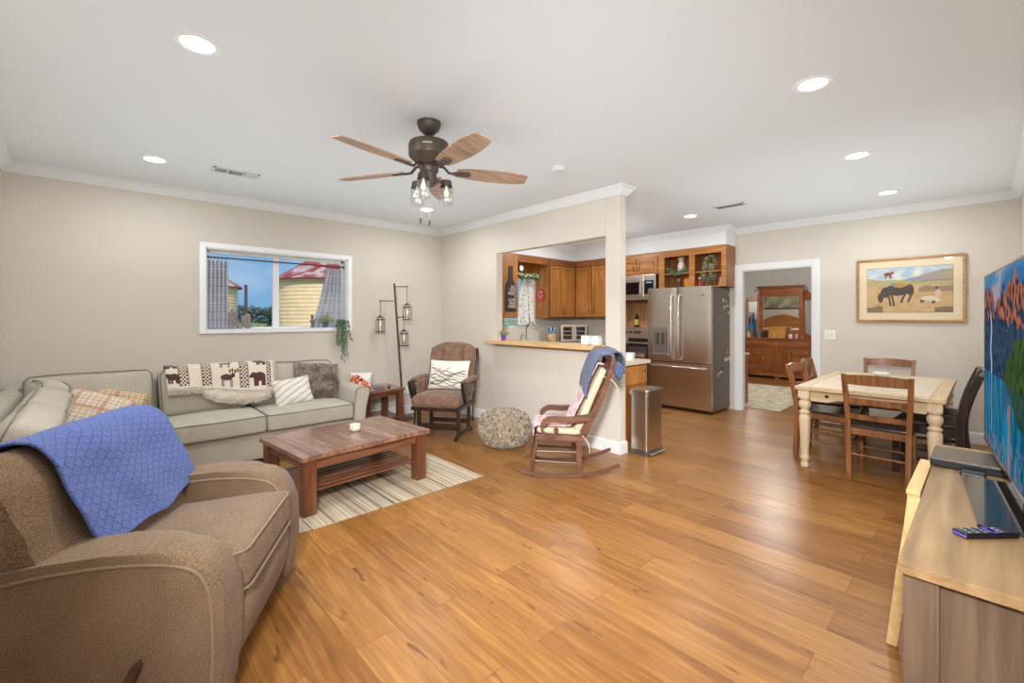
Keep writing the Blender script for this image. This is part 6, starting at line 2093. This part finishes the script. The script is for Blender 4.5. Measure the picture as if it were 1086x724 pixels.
pi_ = thing('figurine', 'small pink figurine at the right end of the open cabinet above the fridge', 'figurine', (6.60, 2.63, Z0c + .021))
bm = BM(); lathe(bm, [(0, 0), (.03, 0), (.026, .03), (.02, .06), (.012, .075), (.02, .09), (.02, .11), (0, .125)], 18); mk('body', bm, plain('pink_ceramic', '#b98a84', .4), pi_, smooth=60)

# kitchen window dressing
kc = thing('curtain', 'white curtain with small coloured print at the kitchen window', 'curtain', (5.50, YA - .05, 2.02))
def kcf(u, v):
    z = -.86 * v
    x0 = -.10 + (-.08) * v; x1 = .14 + .12 * v ** 1.2
    return Vector((x0 + (x1 - x0) * u, .02 * math.sin(u * 6 * PI) + (.01), z + .06))
def kcc(u, v):
    c = Vector(srgb('#e9e7e2')[:3])
    q = noise.noise(Vector((u * 14, v * 22, 3)))
    if .60 < u < .78 and q > -.1: c = Vector(srgb('#a88a6a')[:3]) if q < .2 else Vector(srgb('#8a9a7a')[:3])
    elif q > .28: c = Vector(srgb('#a9b8b0')[:3])
    return c
bm = surf(kcf, 70, 60, kcc); mk('cloth', bm, attr_mat('kitchen_print', .9), kc, smooth=70, solid=.002)
bm = BM(); tube(bm, [(-.38, .01, .02), (.28, .01, .02)], .006, 8); mk('rod', bm, m_iron, kc)
# clock
ck = thing('clock', 'small round white clock with a dark rim hanging above the kitchen window', 'clock', (5.16, FA + .05, 2.17))
bm = BM(); lathe(bm, [(0, 0), (.055, 0), (.055, .02), (.045, .024), (.045, .018), (0, .018)], 28, M=TR(rx=90)); mk('rim', bm, m_iron, ck)
bm = BM(); lathe(bm, [(0, .0185), (.044, .0185), (.044, .020), (0, .020)], 28, M=TR(rx=90)); mk('face', bm, plain('clock_face', '#f2efe8', .5), ck)
bm = BM(); box(bm, -.0015, .0015, -.0225, -.021, 0, .034); box(bm, 0, .024, -.0225, -.021, -.0015, .0015); mk('hands', bm, m_black, ck)
bm = BM(); tube(bm, [(0, .0, .055), (0, -.03, .105)], .003, 6); mk('hook', bm, m_iron, ck)
# greenery garland
gr = thing('garland', 'green leafy garland with cream blooms strung across the top of the kitchen window', 'garland', (5.40, FA + .12, 2.05))
s_, l_, f_ = BM(), BM(), BM()
pts = curve_pts([(-.30, 0, .02), (-.12, -.01, .0), (.08, 0, .02), (.26, .0, .01)], 10); tube(s_, pts, .004, 5)
tube(s_, [(-.355, .0, .05), (-.30, 0, .02)], .003, 5); tube(s_, [(.26, 0, .01), (.395, 0, .05)], .003, 5)
for p in pts:
    for _ in range(12): leaf(l_, p + Vector((random.uniform(-.02, .02), random.uniform(-.03, .03), random.uniform(-.03, .03))), Vector((random.uniform(-1, 1), random.uniform(-1, .5), random.uniform(-.8, .8))), .055, .028)
    if random.random() < .5: lathe(f_, [(0, -.012), (.014, -.006), (.016, .004), (0, .014)], 8, M=TR(p.x, p.y - .045, p.z + random.uniform(-.02, .03)))
mk('stem', s_, m_stem, gr); mk('foliage', l_, plain('mid_leaf', '#5f7d4c', .6, vary=.3, bscale=20), gr, smooth=0); mk('blooms', f_, plain('bloom_cream', '#e6ddbe', .7), gr)
# bottle-shaped sign
bs = thing('bottle_sign', 'dark wooden wine-bottle-shaped sign with white lettering on the cabinet left of the kitchen window', 'sign', (4.865, FA - .014, 1.45))
outl = [(-.11, 0), (.11, 0), (.115, .02), (.115, .36), (.10, .43), (.06, .49), (.042, .53), (.04, .68), (.045, .685), (.045, .73), (-.045, .73), (-.045, .685), (-.04, .68), (-.042, .53), (-.06, .49), (-.10, .43), (-.115, .36), (-.115, .02)]
bm = BM(); prism(bm, outl, -.014, 0, 'XZ', .002); mk('board', bm, plain('chalk_dark', '#352d2c', .7, vary=.15), bs)
for k, wd in enumerate(('ALL', 'YOU', 'NEED', 'IS', 'LOVE', 'AND', 'WINE')):
    text_part('lettering', wd, .066 if wd != 'IS' else .045, plain('sign_white', '#e8dccb', .7), TR(.105, -.0155, .395 - k * .053, rx=90), bs, .0008, 'RIGHT')
# red round sign on the cabinet side
rs = thing('round_sign', 'round red plaque with white cut-out pattern on the cabinet side beside the kitchen window', 'sign', (5.799, 5.44, 1.75))
bm = BM(); lathe(bm, [(0, 0), (.105, 0), (.105, .008), (0, .008)], 40, M=TR(ry=-90)); mk('disc', bm, plain('sign_red', '#c4232c', .5), rs)
bm = BM()
for (a, b, c, d) in ((-.05, .05, -.01, .075), (-.03, .07, -.02, .03), (.02, .08, .05, .04), (.05, .04, .075, -.01), (-.07, .0, -.04, -.02), (-.03, -.01, .0, -.04), (.01, .01, .03, -.03), (.05, -.02, .06, -.05), (-.05, -.05, -.02, -.07), (0, -.05, .03, -.08), (-.02, .03, .01, .05)):
    beam(bm, (-.009, a, b), (-.009, c, d), .012, .002, 0, up=(1, 0, 0))
mk('cutout_pattern', bm, plain('sign_white', '#e8dccb'), rs)
# teal sign
tl = thing('small_sign', 'small teal and white sign on the backsplash under the bottle sign', 'sign', (4.98, YA - .012, 1.20))
bm = BM(); box(bm, -.17, .17, -.012, .010, 0, .10, .003); mk('board', bm, plain('teal', '#8fc2bf', .6, vary=.15, bscale=12), tl)
bm = BM()
for k in range(5): box(bm, -.13 + k * .055, -.10 + k * .055, -.014, -.012, .03, .07 - .01 * (k % 2), .0005)
mk('lettering', bm, plain('sign_white', '#e8dccb'), tl)
# faucet
fa = thing('faucet', 'chrome gooseneck faucet at the kitchen sink', 'faucet', (5.42, 5.43, .915))
m_chrome = plain('chrome', '#c9c9c9', .15, 1.0)
bm = BM(); lathe(bm, [(.03, 0), (.03, .008), (.018, .02), (.014, .06)], 20); tube(bm, curve_pts([(0, 0, .04), (0, 0, .24), (.02, -.03, .33), (.06, -.08, .345), (.09, -.13, .29), (.095, -.14, .22)], 8), .011, 10); mk('spout', bm, m_chrome, fa, smooth=60)
bm = BM(); lathe(bm, [(.018, 0), (.018, .04), (.012, .06)], 16, c=(-.13, 0, 0)); tube(bm, curve_pts([(-.13, 0, .05), (-.13, 0, .12), (-.12, -.04, .16), (-.11, -.06, .13)], 6), .008, 8); mk('side_spray', bm, m_chrome, fa, smooth=60)
bm = BM(); tube(bm, [(.02, 0, .05), (.07, .0, .08)], .006, 8); mk('lever', bm, m_chrome, fa)
# utensil crock
uc = thing('utensil_crock', 'brown and cream stoneware crock holding blue and white utensils on the far counter', 'utensil holder', (5.93, 5.30, .915))
bm = BM(); lathe(bm, [(0, 0), (.075, 0), (.085, .03), (.085, .14), (.078, .15), (.072, .14), (.07, .02), (0, .015)], 28); mk('crock', bm, plain('crock', '#c4a480', .5, vary=.25, bscale=12), uc, smooth=60)
for k, (x, c) in enumerate(((-.05, '#1f6fb4'), (-.015, '#dfe6e8'), (.02, '#1f6fb4'), (.045, '#d8e4da'), (.06, '#b9d6d2'))):
    bm = BM(); tube(bm, [(x * .5, 0, .05), (x * 1.2, .01 * (k % 2), .20)], .005, 6)
    prism(bm, [(x * 1.3 - .018, .19), (x * 1.3 + .018, .19), (x * 1.3 + .024, .225 + .01 * (k % 3)), (x * 1.3 + .012, .255 + .01 * (k % 3)), (x * 1.3 - .012, .255 + .01 * (k % 3)), (x * 1.3 - .024, .225 + .01 * (k % 3))], -.006 + .01 * (k % 2), .004 + .01 * (k % 2), 'XZ', .002)
    mk('utensil', bm, plain('ut_' + c[1:], c, .4), uc)
# toaster oven / bread box with two glass doors
bb = thing('bread_box', 'pale champagne countertop box with two glass doors in the kitchen corner', 'bread box', (6.26, 5.08, .915), 47 - 0)
# local: front faces -y
bb.rotation_euler = (0, 0, R(-43))
bm = BM(); box(bm, -.235, .235, -.13, .15, .01, .31, .006); mk('body', bm, plain('champagne', '#b9ab9a', .3, .5), bb)
for s in (-1, 1):
    bm = BM(); xa, xb = (-.228, -.004) if s < 0 else (.004, .228)
    for q in ((xa, xb, .02, .05), (xa, xb, .27, .302), (xa, xa + .035, .05, .27), (xb - .035, xb, .05, .27)): box(bm, q[0], q[1], -.145, -.13, q[2], q[3], .002)
    d = mk('door', bm, plain('champagne', '#b9ab9a'), bb)
    bm = BM(); box(bm, xa + .034, xb - .034, -.136, -.131, .05, .27); mk('window', bm, plain('smoke_glass', '#3a3532', .1, vary=.4, bscale=9), d)
    bm = BM()
    for zz in (.12, .19): box(bm, xa + .036, xb - .036, -.139, -.136, zz, zz + .012)
    mk('shelf_edge', bm, plain('shelf_pale', '#9a9288', .5), d)
bm = BM(); box(bm, .237, .25, -.12, .12, .02, .29, .003); mk('side_panel', bm, m_black, bb)
for x in (-.2, .2):
    bm = BM(); box(bm, x - .02, x + .02, -.11, .12, 0, .01); mk('foot', bm, m_black, bb)
# white canisters on the ledge
def canister(label, x, y):
    t = thing('canister', label, 'canister', (x, y, 1.0645), 0, 'white canisters on the pass-through ledge')
    bm = BM(); rbox(bm, .088, .088, .085, .018, 0, M=TR(0, 0, .0425), n=(3, 3, 2)); mk('body', bm, plain('white_gloss', '#e9ebec', .3), t, smooth=60)
    bm = BM(); rbox(bm, .08, .08, .014, .006, 0, M=TR(0, 0, .091), n=(3, 3, 1)); mk('lid', bm, plain('white_gloss', '#e9ebec'), t, smooth=60)
canister('white square canister on the pass-through ledge, left of the pair', 3.745, 2.865)
canister('white square canister on the pass-through ledge against the pillar, right of the pair', 3.775, 2.755)
# flower pot
fp_ = thing('flower_pot', 'purple pot of red and white artificial flowers on the left end of the pass-through ledge', 'plant', (3.72, 4.13, 1.0645))
bm = BM(); lathe(bm, [(0, 0), (.026, 0), (.032, .075), (.028, .075), (.026, .06), (0, .06)], 20); mk('pot', bm, plain('purple_pot', '#6c3a9c', .4), fp_, smooth=50)
s_, l_ = BM(), BM()
for _ in range(26):
    d = Vector((random.uniform(-1, 1), random.uniform(-1, 1), random.uniform(.3, 1.2))).normalized(); tube(s_, [(0, 0, .06), Vector((0, 0, .06)) + d * .06], .0012, 4); leaf(l_, Vector((0, 0, .06)) + d * .04, d, .05, .014)
mk('stems', s_, m_stem, fp_); mk('foliage', l_, plain('lime_leaf', '#a8b45a', .6), fp_, smooth=0)
for (x, y, z, c) in ((-.02, -.01, .125, '#c4202c'), (.012, -.015, .135, '#d02834'), (.0, .02, .14, '#b81c28'), (.035, -.02, .115, '#e8e2e0'), (-.03, .025, .11, '#c4202c')):
    bm = BM()
    for k in range(8):
        a = k * PI / 4; leaf(bm, (x, y, z), (math.cos(a), math.sin(a), .5), .026, .018, .1, Vector((0, 0, 1)))
    mk('flower', bm, plain('petal_' + c[1:], c, .6), fp_, smooth=0)
# box on the peninsula
bx_ = thing('napkin_box', 'small white box with faint printing on the peninsula counter', 'box', (4.16, 2.60, .9005), 20)
bm = BM(); box(bm, -.05, .05, -.04, .04, 0, .075, .003); mk('carton', bm, plain('carton_white', '#e2ded9', .6, vary=.06, bscale=50), bx_)
bm = BM(); box(bm, -.045, .045, -.0412, -.040, .02, .028); box(bm, -.03, .03, -.0412, -.04, .04, .046); mk('print_band', bm, plain('print_grey', '#a8a2a0', .6), bx_)
# cable on kitchen wall
bm = BM(); tube(bm, curve_pts([(XC - .02, 4.80, 1.12), (XC - .05, 4.72, 1.20), (XC - .06, 4.60, 1.24), (XC - .02, 4.55, 1.18)], 8), .005, 6); box(bm, XC - .03, XC - .001, 4.52, 4.57, 1.13, 1.20, .003)
tag(mk('appliance_cord', bm, m_black), 'black appliance cord plugged in on the kitchen wall under the cabinets', 'cord')

# ------------------------------------------------------------------ trash can
tcan = thing('trash_can', 'tall rectangular stainless steel step trash can beside the pillar', 'trash can', (4.045, 2.345, 0))
m_can = plain('can_steel', '#cfc6bc', .28, 1.0)
def rr(w_, d_, r, k=6):
    return [(p.x, p.y) for p in rrect_loop(w_, d_, 0, r, k=k, per=1)]
bm = BM(); prism(bm, rr(.29, .20, .03), .045, .585, 'XY', .0, M=TR(0, .0, 0)); mk('body', bm, m_can, tcan, smooth=40)
bm = BM(); prism(bm, rr(.305, .215, .035), .0, .05, 'XY', .003); mk('base', bm, plain('can_base', '#6d6660', .4, .7), tcan, smooth=40)
bm = BM(); prism(bm, rr(.32, .225, .035), .582, .632, 'XY', .004); lid = mk('lid', bm, m_can, tcan, smooth=40)
bm = BM(); prism(bm, rr(.31, .215, .035), .632, .643, 'XY', .004); mk('lid_top', bm, m_ss, lid, smooth=40)
bm = BM(); box(bm, -.13, .14, -.145, -.10, .012, .03, .008, seg=3); mk('pedal', bm, m_can, tcan)
for x in (-.146, -.13):
    bm = BM(); tube(bm, [(x, -.095, .05), (x, -.095, .585)], .004, 6); mk('corner_seam', bm, m_ss, tcan)

# ------------------------------------------------------------------ bedroom beyond the doorway
light('bedroom_ceiling_lamp_light', 'POINT', 70, (8.9, 2.6, 2.3), color=(1, .97, .93), shadow_soft_size=.2)
m_hny = wood('honey_oak', '#6e3a18', '#925122', '#a96c36', 'Y', .8, .35, coat=.15)
m_hnyz = wood('honey_oak_z', '#6e3a18', '#925122', '#a96c36', 'Z', .8, .35, coat=.15)
DX = 10.9; DYa, DYb, DH = 2.28, 4.02, .90
ds = thing('dresser', 'wide honey oak dresser with a three-part mirror seen through the bedroom doorway', 'dresser', (11.17, 3.15, 0))
bm = BM(); box(bm, DX + .01, 11.45, DYa + .02, DYb - .02, .09, DH - .03, .004); mkw('body', bm, m_hnyz, ds)
bm = BM(); box(bm, DX - .02, 11.46, DYa, DYb, DH - .03, DH, .006); mkw('top_board', bm, m_hny, ds)
bm = BM(); box(bm, DX, 11.40, DYa + .01, DYb - .01, .05, .12, .004); mkw('plinth', bm, m_hny, ds)
for y in (DYa + .06, 3.15, DYb - .06):
    for xa in (DX + .02, 11.30):
        bm = BM(); box(bm, xa, xa + .08, y - .05, y + .05, 0, .06, .004); mkw('foot', bm, m_hny, ds)
m_kn = plain('knob_light', '#c98a50', .3)
cols_ = [(3.46, 3.98), (2.86, 3.44), (2.32, 2.84)]
for ci, (a, b) in enumerate(cols_):
    rows_ = [(.70, .85), (.535, .69), (.37, .525), (.16, .36)] if ci != 1 else [(.70, .85)]
    for (z0, z1) in rows_:
        bm = BM(); box(bm, DX - .008, DX + .012, a, b, z0 + .004, z1 - .004, .004); dw = mkw('drawer', bm, m_hny, ds)
        for yk in ((a + b) / 2,) if ci == 1 else ((a + b) / 2,):
            bm = BM(); lathe(bm, [(.008, 0), (.008, .012), (.02, .02), (.016, .03), (0, .032)], 12, M=TR(DX - .008, yk, (z0 + z1) / 2, ry=-90)); mkw('knob', bm, m_kn, dw, smooth=60)
a, b = cols_[1]
bm = BM()
for q in ((a, b, .16, .22), (a, b, .63, .69), (a, a + .06, .22, .63), (b - .06, b, .22, .63)): box(bm, DX - .008, DX + .012, *q, .003)
for k in range(4):
    yy = a + .06 + k * (b - a - .12) / 4; box(bm, DX - .002, DX + .012, yy + .002, yy + (b - a - .12) / 4 - .002, .22, .63, .002)
dd = mkw('door', bm, m_hnyz, ds)
bm = BM(); lathe(bm, [(.008, 0), (.008, .012), (.02, .02), (.016, .03), (0, .032)], 12, M=TR(DX - .008, b - .03, .45, ry=-90)); mkw('knob', bm, m_kn, dd, smooth=60)
bm = BM()
for z in (.25, .58): box(bm, DX - .014, DX - .007, a - .02, a + .01, z - .03, z + .03, .002)
mkw('hinge', bm, m_iron, dd)
m_mir = plain('mirror_silver', '#f4f4f4', .01, 1.0)
mr = thing('dresser_mirror', 'three-part honey oak mirror standing on the dresser', 'mirror', (11.2, 3.145, DH))
MX = 11.15
bm = BM()
box(bm, MX, MX + .05, 2.71, 2.79, DH, 1.97, .004); box(bm, MX, MX + .05, 3.50, 3.58, DH, 1.97, .004)
box(bm, MX, MX + .05, 2.79, 3.50, DH, 1.08, .004)
prism(bm, [(2.71, 1.95), (2.71, 2.03), (3.58, 2.03), (3.58, 1.95), (3.50, 1.82), (2.79, 1.82)], MX - .005, MX + .05, 'YZ', .004)
box(bm, MX - .04, MX + .06, 2.67, 3.62, 2.03, 2.065, .008); box(bm, MX - .025, MX + .055, 2.69, 3.60, 2.005, 2.03, .006)
mf = mkw('frame', bm, m_hny, mr)
bm = BM(); box(bm, MX + .012, MX + .02, 2.78, 3.51, 1.07, 1.84); mkw('glass', bm, m_mir, mf)
for s, (ya, yb) in ((1, (3.58, 3.83)), (-1, (2.71, 2.42))):
    # wings angled forward
    def wp(t, x0): return (MX + x0 - .10 * t, ya + (yb - ya) * t)
    bm = BM()
    angw = math.degrees(math.atan2(-.10, (yb - ya))) 
    L_ = math.hypot(.10, yb - ya)
    Mw = Matrix.Translation((MX + .02, ya, 0)) @ Matrix.Rotation(math.atan2(yb - ya, -.10), 4, 'Z')
    box(bm, .0, .05, -.02, .02, DH, 1.90, .003, M=Mw); box(bm, L_ - .05, L_, -.02, .02, DH, 1.78, .003, M=Mw); box(bm, .04, L_ - .04, -.02, .02, DH, .98, .003, M=Mw)
    prism(bm, [(0, 1.72), (0, 1.95), (.08, 1.94), (L_ * .5, 1.86), (L_ * .75, 1.82), (L_, 1.80), (L_, 1.72)], -.02, .02, 'XZ', .003, M=Mw)
    wg = mkw('wing_frame', bm, m_hnyz, mr)
    bm = BM(); box(bm, .045, L_ - .045, -.006, .006, .97, 1.73, M=Mw); mkw('wing_glass', bm, m_mir, wg)
wb = thing('wooden_box', 'plain light wooden box standing on the dresser in front of the mirror', 'box', (11.0, 3.20, DH))
bm = BM(); box(bm, -.07, .07, -.21, .12, 0, .20, .006); mk('body', bm, wood('box_wood', '#a8692c', '#c58540', '#d59c58', 'Y', 1, .4), wb)
bm = BM(); box(bm, -.075, .075, -.215, .125, .20, .245, .006); mk('lid', bm, wood('box_wood', '', '', ''), wb)
bm = BM(); box(bm, -.073, -.070, -.03, .01, .17, .21, .001); mk('latch', bm, m_brass, wb)
mug = thing('candle_jar', 'tan candle jar in front of the wooden box on the dresser', 'candle', (10.91, 3.19, DH))
bm = BM(); lathe(bm, [(0, 0), (.035, 0), (.038, .08), (.034, .085), (.033, .07), (0, .065)], 18); mk('jar', bm, plain('tan_jar', '#c99a66', .5), mug, smooth=50)
def trinket(name, label, cat, y, x, prof, c, tall=1.0):
    t = thing(name, label, cat, (x, y, DH)); bm = BM(); lathe(bm, [(r, z * tall) for r, z in prof], 18); mk('body', bm, plain('tr_' + c[1:], c, .35), t, smooth=50)
B_ = [(0, 0), (.03, 0), (.033, .01), (.033, .09), (.012, .12), (.012, .15), (0, .15)]
J_ = [(0, 0), (.04, 0), (.045, .04), (.035, .07), (0, .075)]
trinket('perfume_bottle', 'dark perfume bottle at the left end of the dresser', 'bottle', 3.62, 11.0, B_, '#3a2a24', 1.1)
trinket('perfume_bottle', 'pale frosted bottle at the far left end of the dresser', 'bottle', 3.76, 11.02, B_, '#c9c4bb', .9)
trinket('perfume_bottle', 'green-grey bottle on the dresser just left of the wooden box', 'bottle', 3.52, 10.96, B_, '#5f6e62', 1.2)
trinket('trinket_jar', 'black trinket jar beside the wooden box on the dresser', 'jar', 3.42, 10.99, J_, '#1d1b1c', 2.0)
trinket('trinket_jar', 'cream trinket jar right of the wooden box on the dresser', 'jar', 2.90, 10.98, J_, '#e0d6c6', 1.3)
trinket('trinket_jar', 'pink trinket jar toward the right end of the dresser', 'jar', 2.79, 11.0, J_, '#c98a84', 1.4)
trinket('trinket_jar', 'small rust-coloured trinket jar on the right of the dresser', 'jar', 2.68, 10.97, J_, '#9c5a3e', 1.0)
trinket('trinket_jar', 'white trinket jar at the far right end of the dresser', 'jar', 2.47, 10.98, J_, '#e6e2dc', 1.5)
# bed (seen in the mirror)
bd = thing('bed', 'bed with an arched honey oak headboard, seen reflected in the dresser mirror', 'bed', (7.9, 4.25, 0))
arch = [(3.5, 0), (3.5, 1.12)] + [(3.5 + 1.5 * k / 14, 1.12 + .30 * math.sin(PI * k / 14)) for k in range(1, 14)] + [(5.0, 1.12), (5.0, 0)]
bm = BM(); prism(bm, arch, XC + TH + .01, XC + TH + .06, 'YZ', .006); hb = mkw('headboard', bm, m_caby, bd)
bm = BM(); a2 = [(y, z - .0) for y, z in arch[1:-1]]; tube(bm, [(XC + TH + .06, y, z) for y, z in a2], .025, 8); mkw('arch_molding', bm, m_caby, hb)
bm = BM(); rbox(bm, 1.95, 1.4, .30, .06, .02, M=TR(8.0, 4.25, .50), n=(8, 8, 3)); mkw('mattress', bm, plain('bed_white', '#e8e6e2', .9), bd, smooth=60)
bm = BM(); box(bm, 7.05, 9.0, 3.55, 4.95, .20, .36, .01); box(bm, 8.9, 8.96, 3.55, 4.95, 0, .2); box(bm, 7.1, 7.16, 3.55, 4.95, 0, .2); mkw('bed_frame', bm, m_hnyz, bd)
for y, lab in ((3.93, 'left'), (4.57, 'right')):
    bm = pillow_bm(.62, .42, .18, y, None, 16)
    o = mk('bed_pillow', bm, plain('bed_white', '#e8e6e2'), smooth=70); o.location = (7.22, y, .665); o.rotation_euler = (R(-25), 0, R(90)); o.location.x = 7.30
    tag(o, 'white pillow propped on the %s side of the bed headboard' % ('door' if lab == 'left' else 'far'), 'pillow', 'bed pillows')
bp = thing('framed_picture', 'wide landscape picture above the bed, seen reflected in the dresser mirror', 'picture', (XC + TH + .015, 4.25, 1.85))
bm = BM()
for q in ((-.62, .62, .20, .24), (-.62, .62, -.24, -.20), (-.62, -.58, -.2, .2), (.58, .62, -.2, .2)): box(bm, -.014, .016, *q, .003)
mk('frame', bm, m_iron, bp)
bm = BM(); box(bm, -.01, .0, -.58, .58, -.2, .2); mk('print', bm, plain('sepia_print', '#a8a284', .7, vary=.4, bscale=4), bp)
ch_ = thing('chest', 'honey oak bedroom chest just inside the doorway behind the fridge wall', 'cabinet', (7.25, 2.80, 0))
bm = BM(); box(bm, 7.0, 7.48, 2.56, 3.06, .0, .77, .004); mkw('body', bm, m_hnyz, ch_)
bm = BM(); box(bm, 6.985, 7.51, 2.54, 3.08, .77, .80, .006); mkw('top_board', bm, m_ctop, ch_)
m, n_, b_ = base_mat('bedroom_rug_weave')
q = noise_node(n_, coords(n_, (2, 1, 1)), 7, 5)
n_.links.new(ramp(n_, q, [(.35, srgb('#a89c86')), (.6, srgb('#d8cdb6'))]), b_.inputs['Base Color']); b_.inputs['Roughness'].default_value = .95
bm = BM(); box(bm, 7.15, 9.75, 2.02, 4.6, .0005, .012, .004)
brg = mk('bedroom_rug', bm, m); tag(brg, 'cream mottled rug on the bedroom floor beyond the doorway', 'rug')
bm = BM(); box(bm, 0, .02, -.25, .25, -.3, .3, .004)
tag(mk('wall_art', bm, plain('art_dark', '#4a5a40', .6, vary=.4, bscale=6), loc=(XC + TH + .002, 5.45, 1.7)), 'small dark green picture beside the bed, seen in the dresser mirror', 'picture')

# ------------------------------------------------------------------ outside the window
GZ = -.45
m_field = plain('field_grass', '#979a5e', .95, vary=.25, bscale=.8)
bm = BM()
gx = [(-160, 240, YA + WT + .3, 330)]
box(bm, -160, 260, YA + WT + .25, 340, GZ - .1, GZ)
o = mk('ground_outside', bm, m_field); o['kind'] = 'structure'
def silo(label, x, y, r, ze, zp):
    t = thing('grain_bin', label, 'silo', (x, y, GZ))
    h_ = ze - GZ
    N = 72; prof_ = []
    z = 0; pit = .16
    while z < h_:
        prof_ += [(r + .0, z), (r + .016, z + pit * .25), (r, z + pit * .5), (r - .016, z + pit * .75)]
        z += pit
    bm = BM(); lathe(bm, prof_, N, capb=False, capt=False); mk('wall_sheets', bm, plain('cream_steel', '#f4d8ae', .55, .0, vary=.08, bscale=2), t, smooth=60)
    # ribbed conical roof
    bm = BM(); K = 30; hr = zp - ze
    ring = []
    for i in range(K * 2):
        a = 2 * PI * i / (K * 2); up_ = .05 if i % 2 else 0
        ring.append((bm.verts.new(((r + .22) * math.cos(a), (r + .22) * math.sin(a), h_ - .12 + up_)), bm.verts.new((r * .12 * math.cos(a), r * .12 * math.sin(a), h_ + hr * .95 + up_ * .4))))
    for i in range(K * 2):
        a, b = ring[i], ring[(i + 1) % (K * 2)]
        bm.faces.new((a[0], b[0], b[1], a[1]))
    mk('roof', bm, rust_mat, t, smooth=0)
    bm = BM(); lathe(bm, [(r * .14, h_ + hr * .93), (r * .14, h_ + hr), (0, h_ + hr * 1.05)], 24); mk('roof_cap', bm, rust_mat, t)
    bm = BM(); tube(bm, [((r + .21) * math.cos(2 * PI * k / 60), (r + .21) * math.sin(2 * PI * k / 60), h_ - .12) for k in range(60)], .03, 6, closed=True); mk('eave_rim', bm, plain('dark_rust', '#4c2a24', .8), t)
m, n_, b_ = base_mat('rusty_red_roof')
q = noise_node(n_, coords(n_, (1, 1, .5)), 1.1, 4, .6)
n_.links.new(ramp(n_, q, [(.40, srgb('#8e2f2e')), (.52, srgb('#a84a44')), (.60, srgb('#c9b4b4')), (.72, srgb('#94403a'))]), b_.inputs['Base Color']); b_.inputs['Roughness'].default_value = .6
rust_mat = m
silo('round cream corrugated grain bin with rusty red roof seen in the right window pane', 7.75, 20.3, 2.10, 3.05, 4.4)
silo('round cream corrugated grain bin with red roof seen at the left edge of the window', 3.42, 28.3, 2.25, 3.05, 4.5)
bm = BM(); tube(bm, [(0, 0, 0), (0, 0, 2.98)], .05, 10); tag(mk('wooden_pole', bm, plain('pole_wood', '#4d4238', .9), loc=(3.93, 18.2, GZ)), 'tall dark wooden pole in the field between the two grain bins', 'pole')
for k, (px, yy) in enumerate(((6.40, 28.3), (6.68, 28.1), (6.95, 27.9))):
    bm = BM(); tube(bm, [(0, 0, 0), (0, 0, 1.35)], .035, 8)
    tag(mk('fence_post', bm, plain('pole_wood', '#4d4238'), loc=(px, yy, GZ)), ('nearest', 'middle', 'farthest')[k] + ' thin fence post in the green field between the grain bins', 'post', 'fence posts in the field')
def bush(label, x, y, r, h_, n=900, name='bush', mat_='#5f7d35', L=.16):
    t = thing(name, label, 'bush' if name == 'bush' else 'tree', (x, y, GZ)); bm = BM()
    for _ in range(n):
        d = Vector((random.gauss(0, 1), random.gauss(0, 1), random.gauss(0, 1))).normalized() * random.random() ** .4
        leaf(bm, (d.x * r, d.y * r, h_ / 2 + d.z * h_ / 2), d + Vector((0, 0, .4)), L, L * .45)
    bm2 = BM(); tube(bm2, [(0, 0, 0), (0, 0, h_ * .6)], r * .06, 8); mk('trunk', bm2, plain('pole_wood', '#4d4238'), t)
    mk('foliage', bm, plain('bush_' + mat_[1:], mat_, .8, vary=.3, bscale=3), t, smooth=0)
bush('bright green bush in the field seen low in the left window pane', 4.25, 15.9, .5, 1.0)
bush('round dark tree standing at the far edge of the field beside the right grain bin', 17.4, 66, .6, 3.4, 900, 'tree', '#4e6244', .32)
tl_ = BM()
for k in range(9000):
    x = random.uniform(-40, 110); y = 150 + random.uniform(-3, 3)
    hh_ = 4.6 + 1.2 * noise.noise(Vector((x * .12, 0, 0))) + .8 * noise.noise(Vector((x * .5, 3, 0)))
    z = GZ + random.random() ** .8 * hh_
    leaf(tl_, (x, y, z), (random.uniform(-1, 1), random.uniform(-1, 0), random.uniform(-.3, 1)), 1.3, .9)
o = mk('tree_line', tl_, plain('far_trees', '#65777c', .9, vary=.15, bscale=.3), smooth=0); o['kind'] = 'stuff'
o['label'] = 'hazy dark line of trees on the horizon beyond the field'; o['category'] = 'trees'
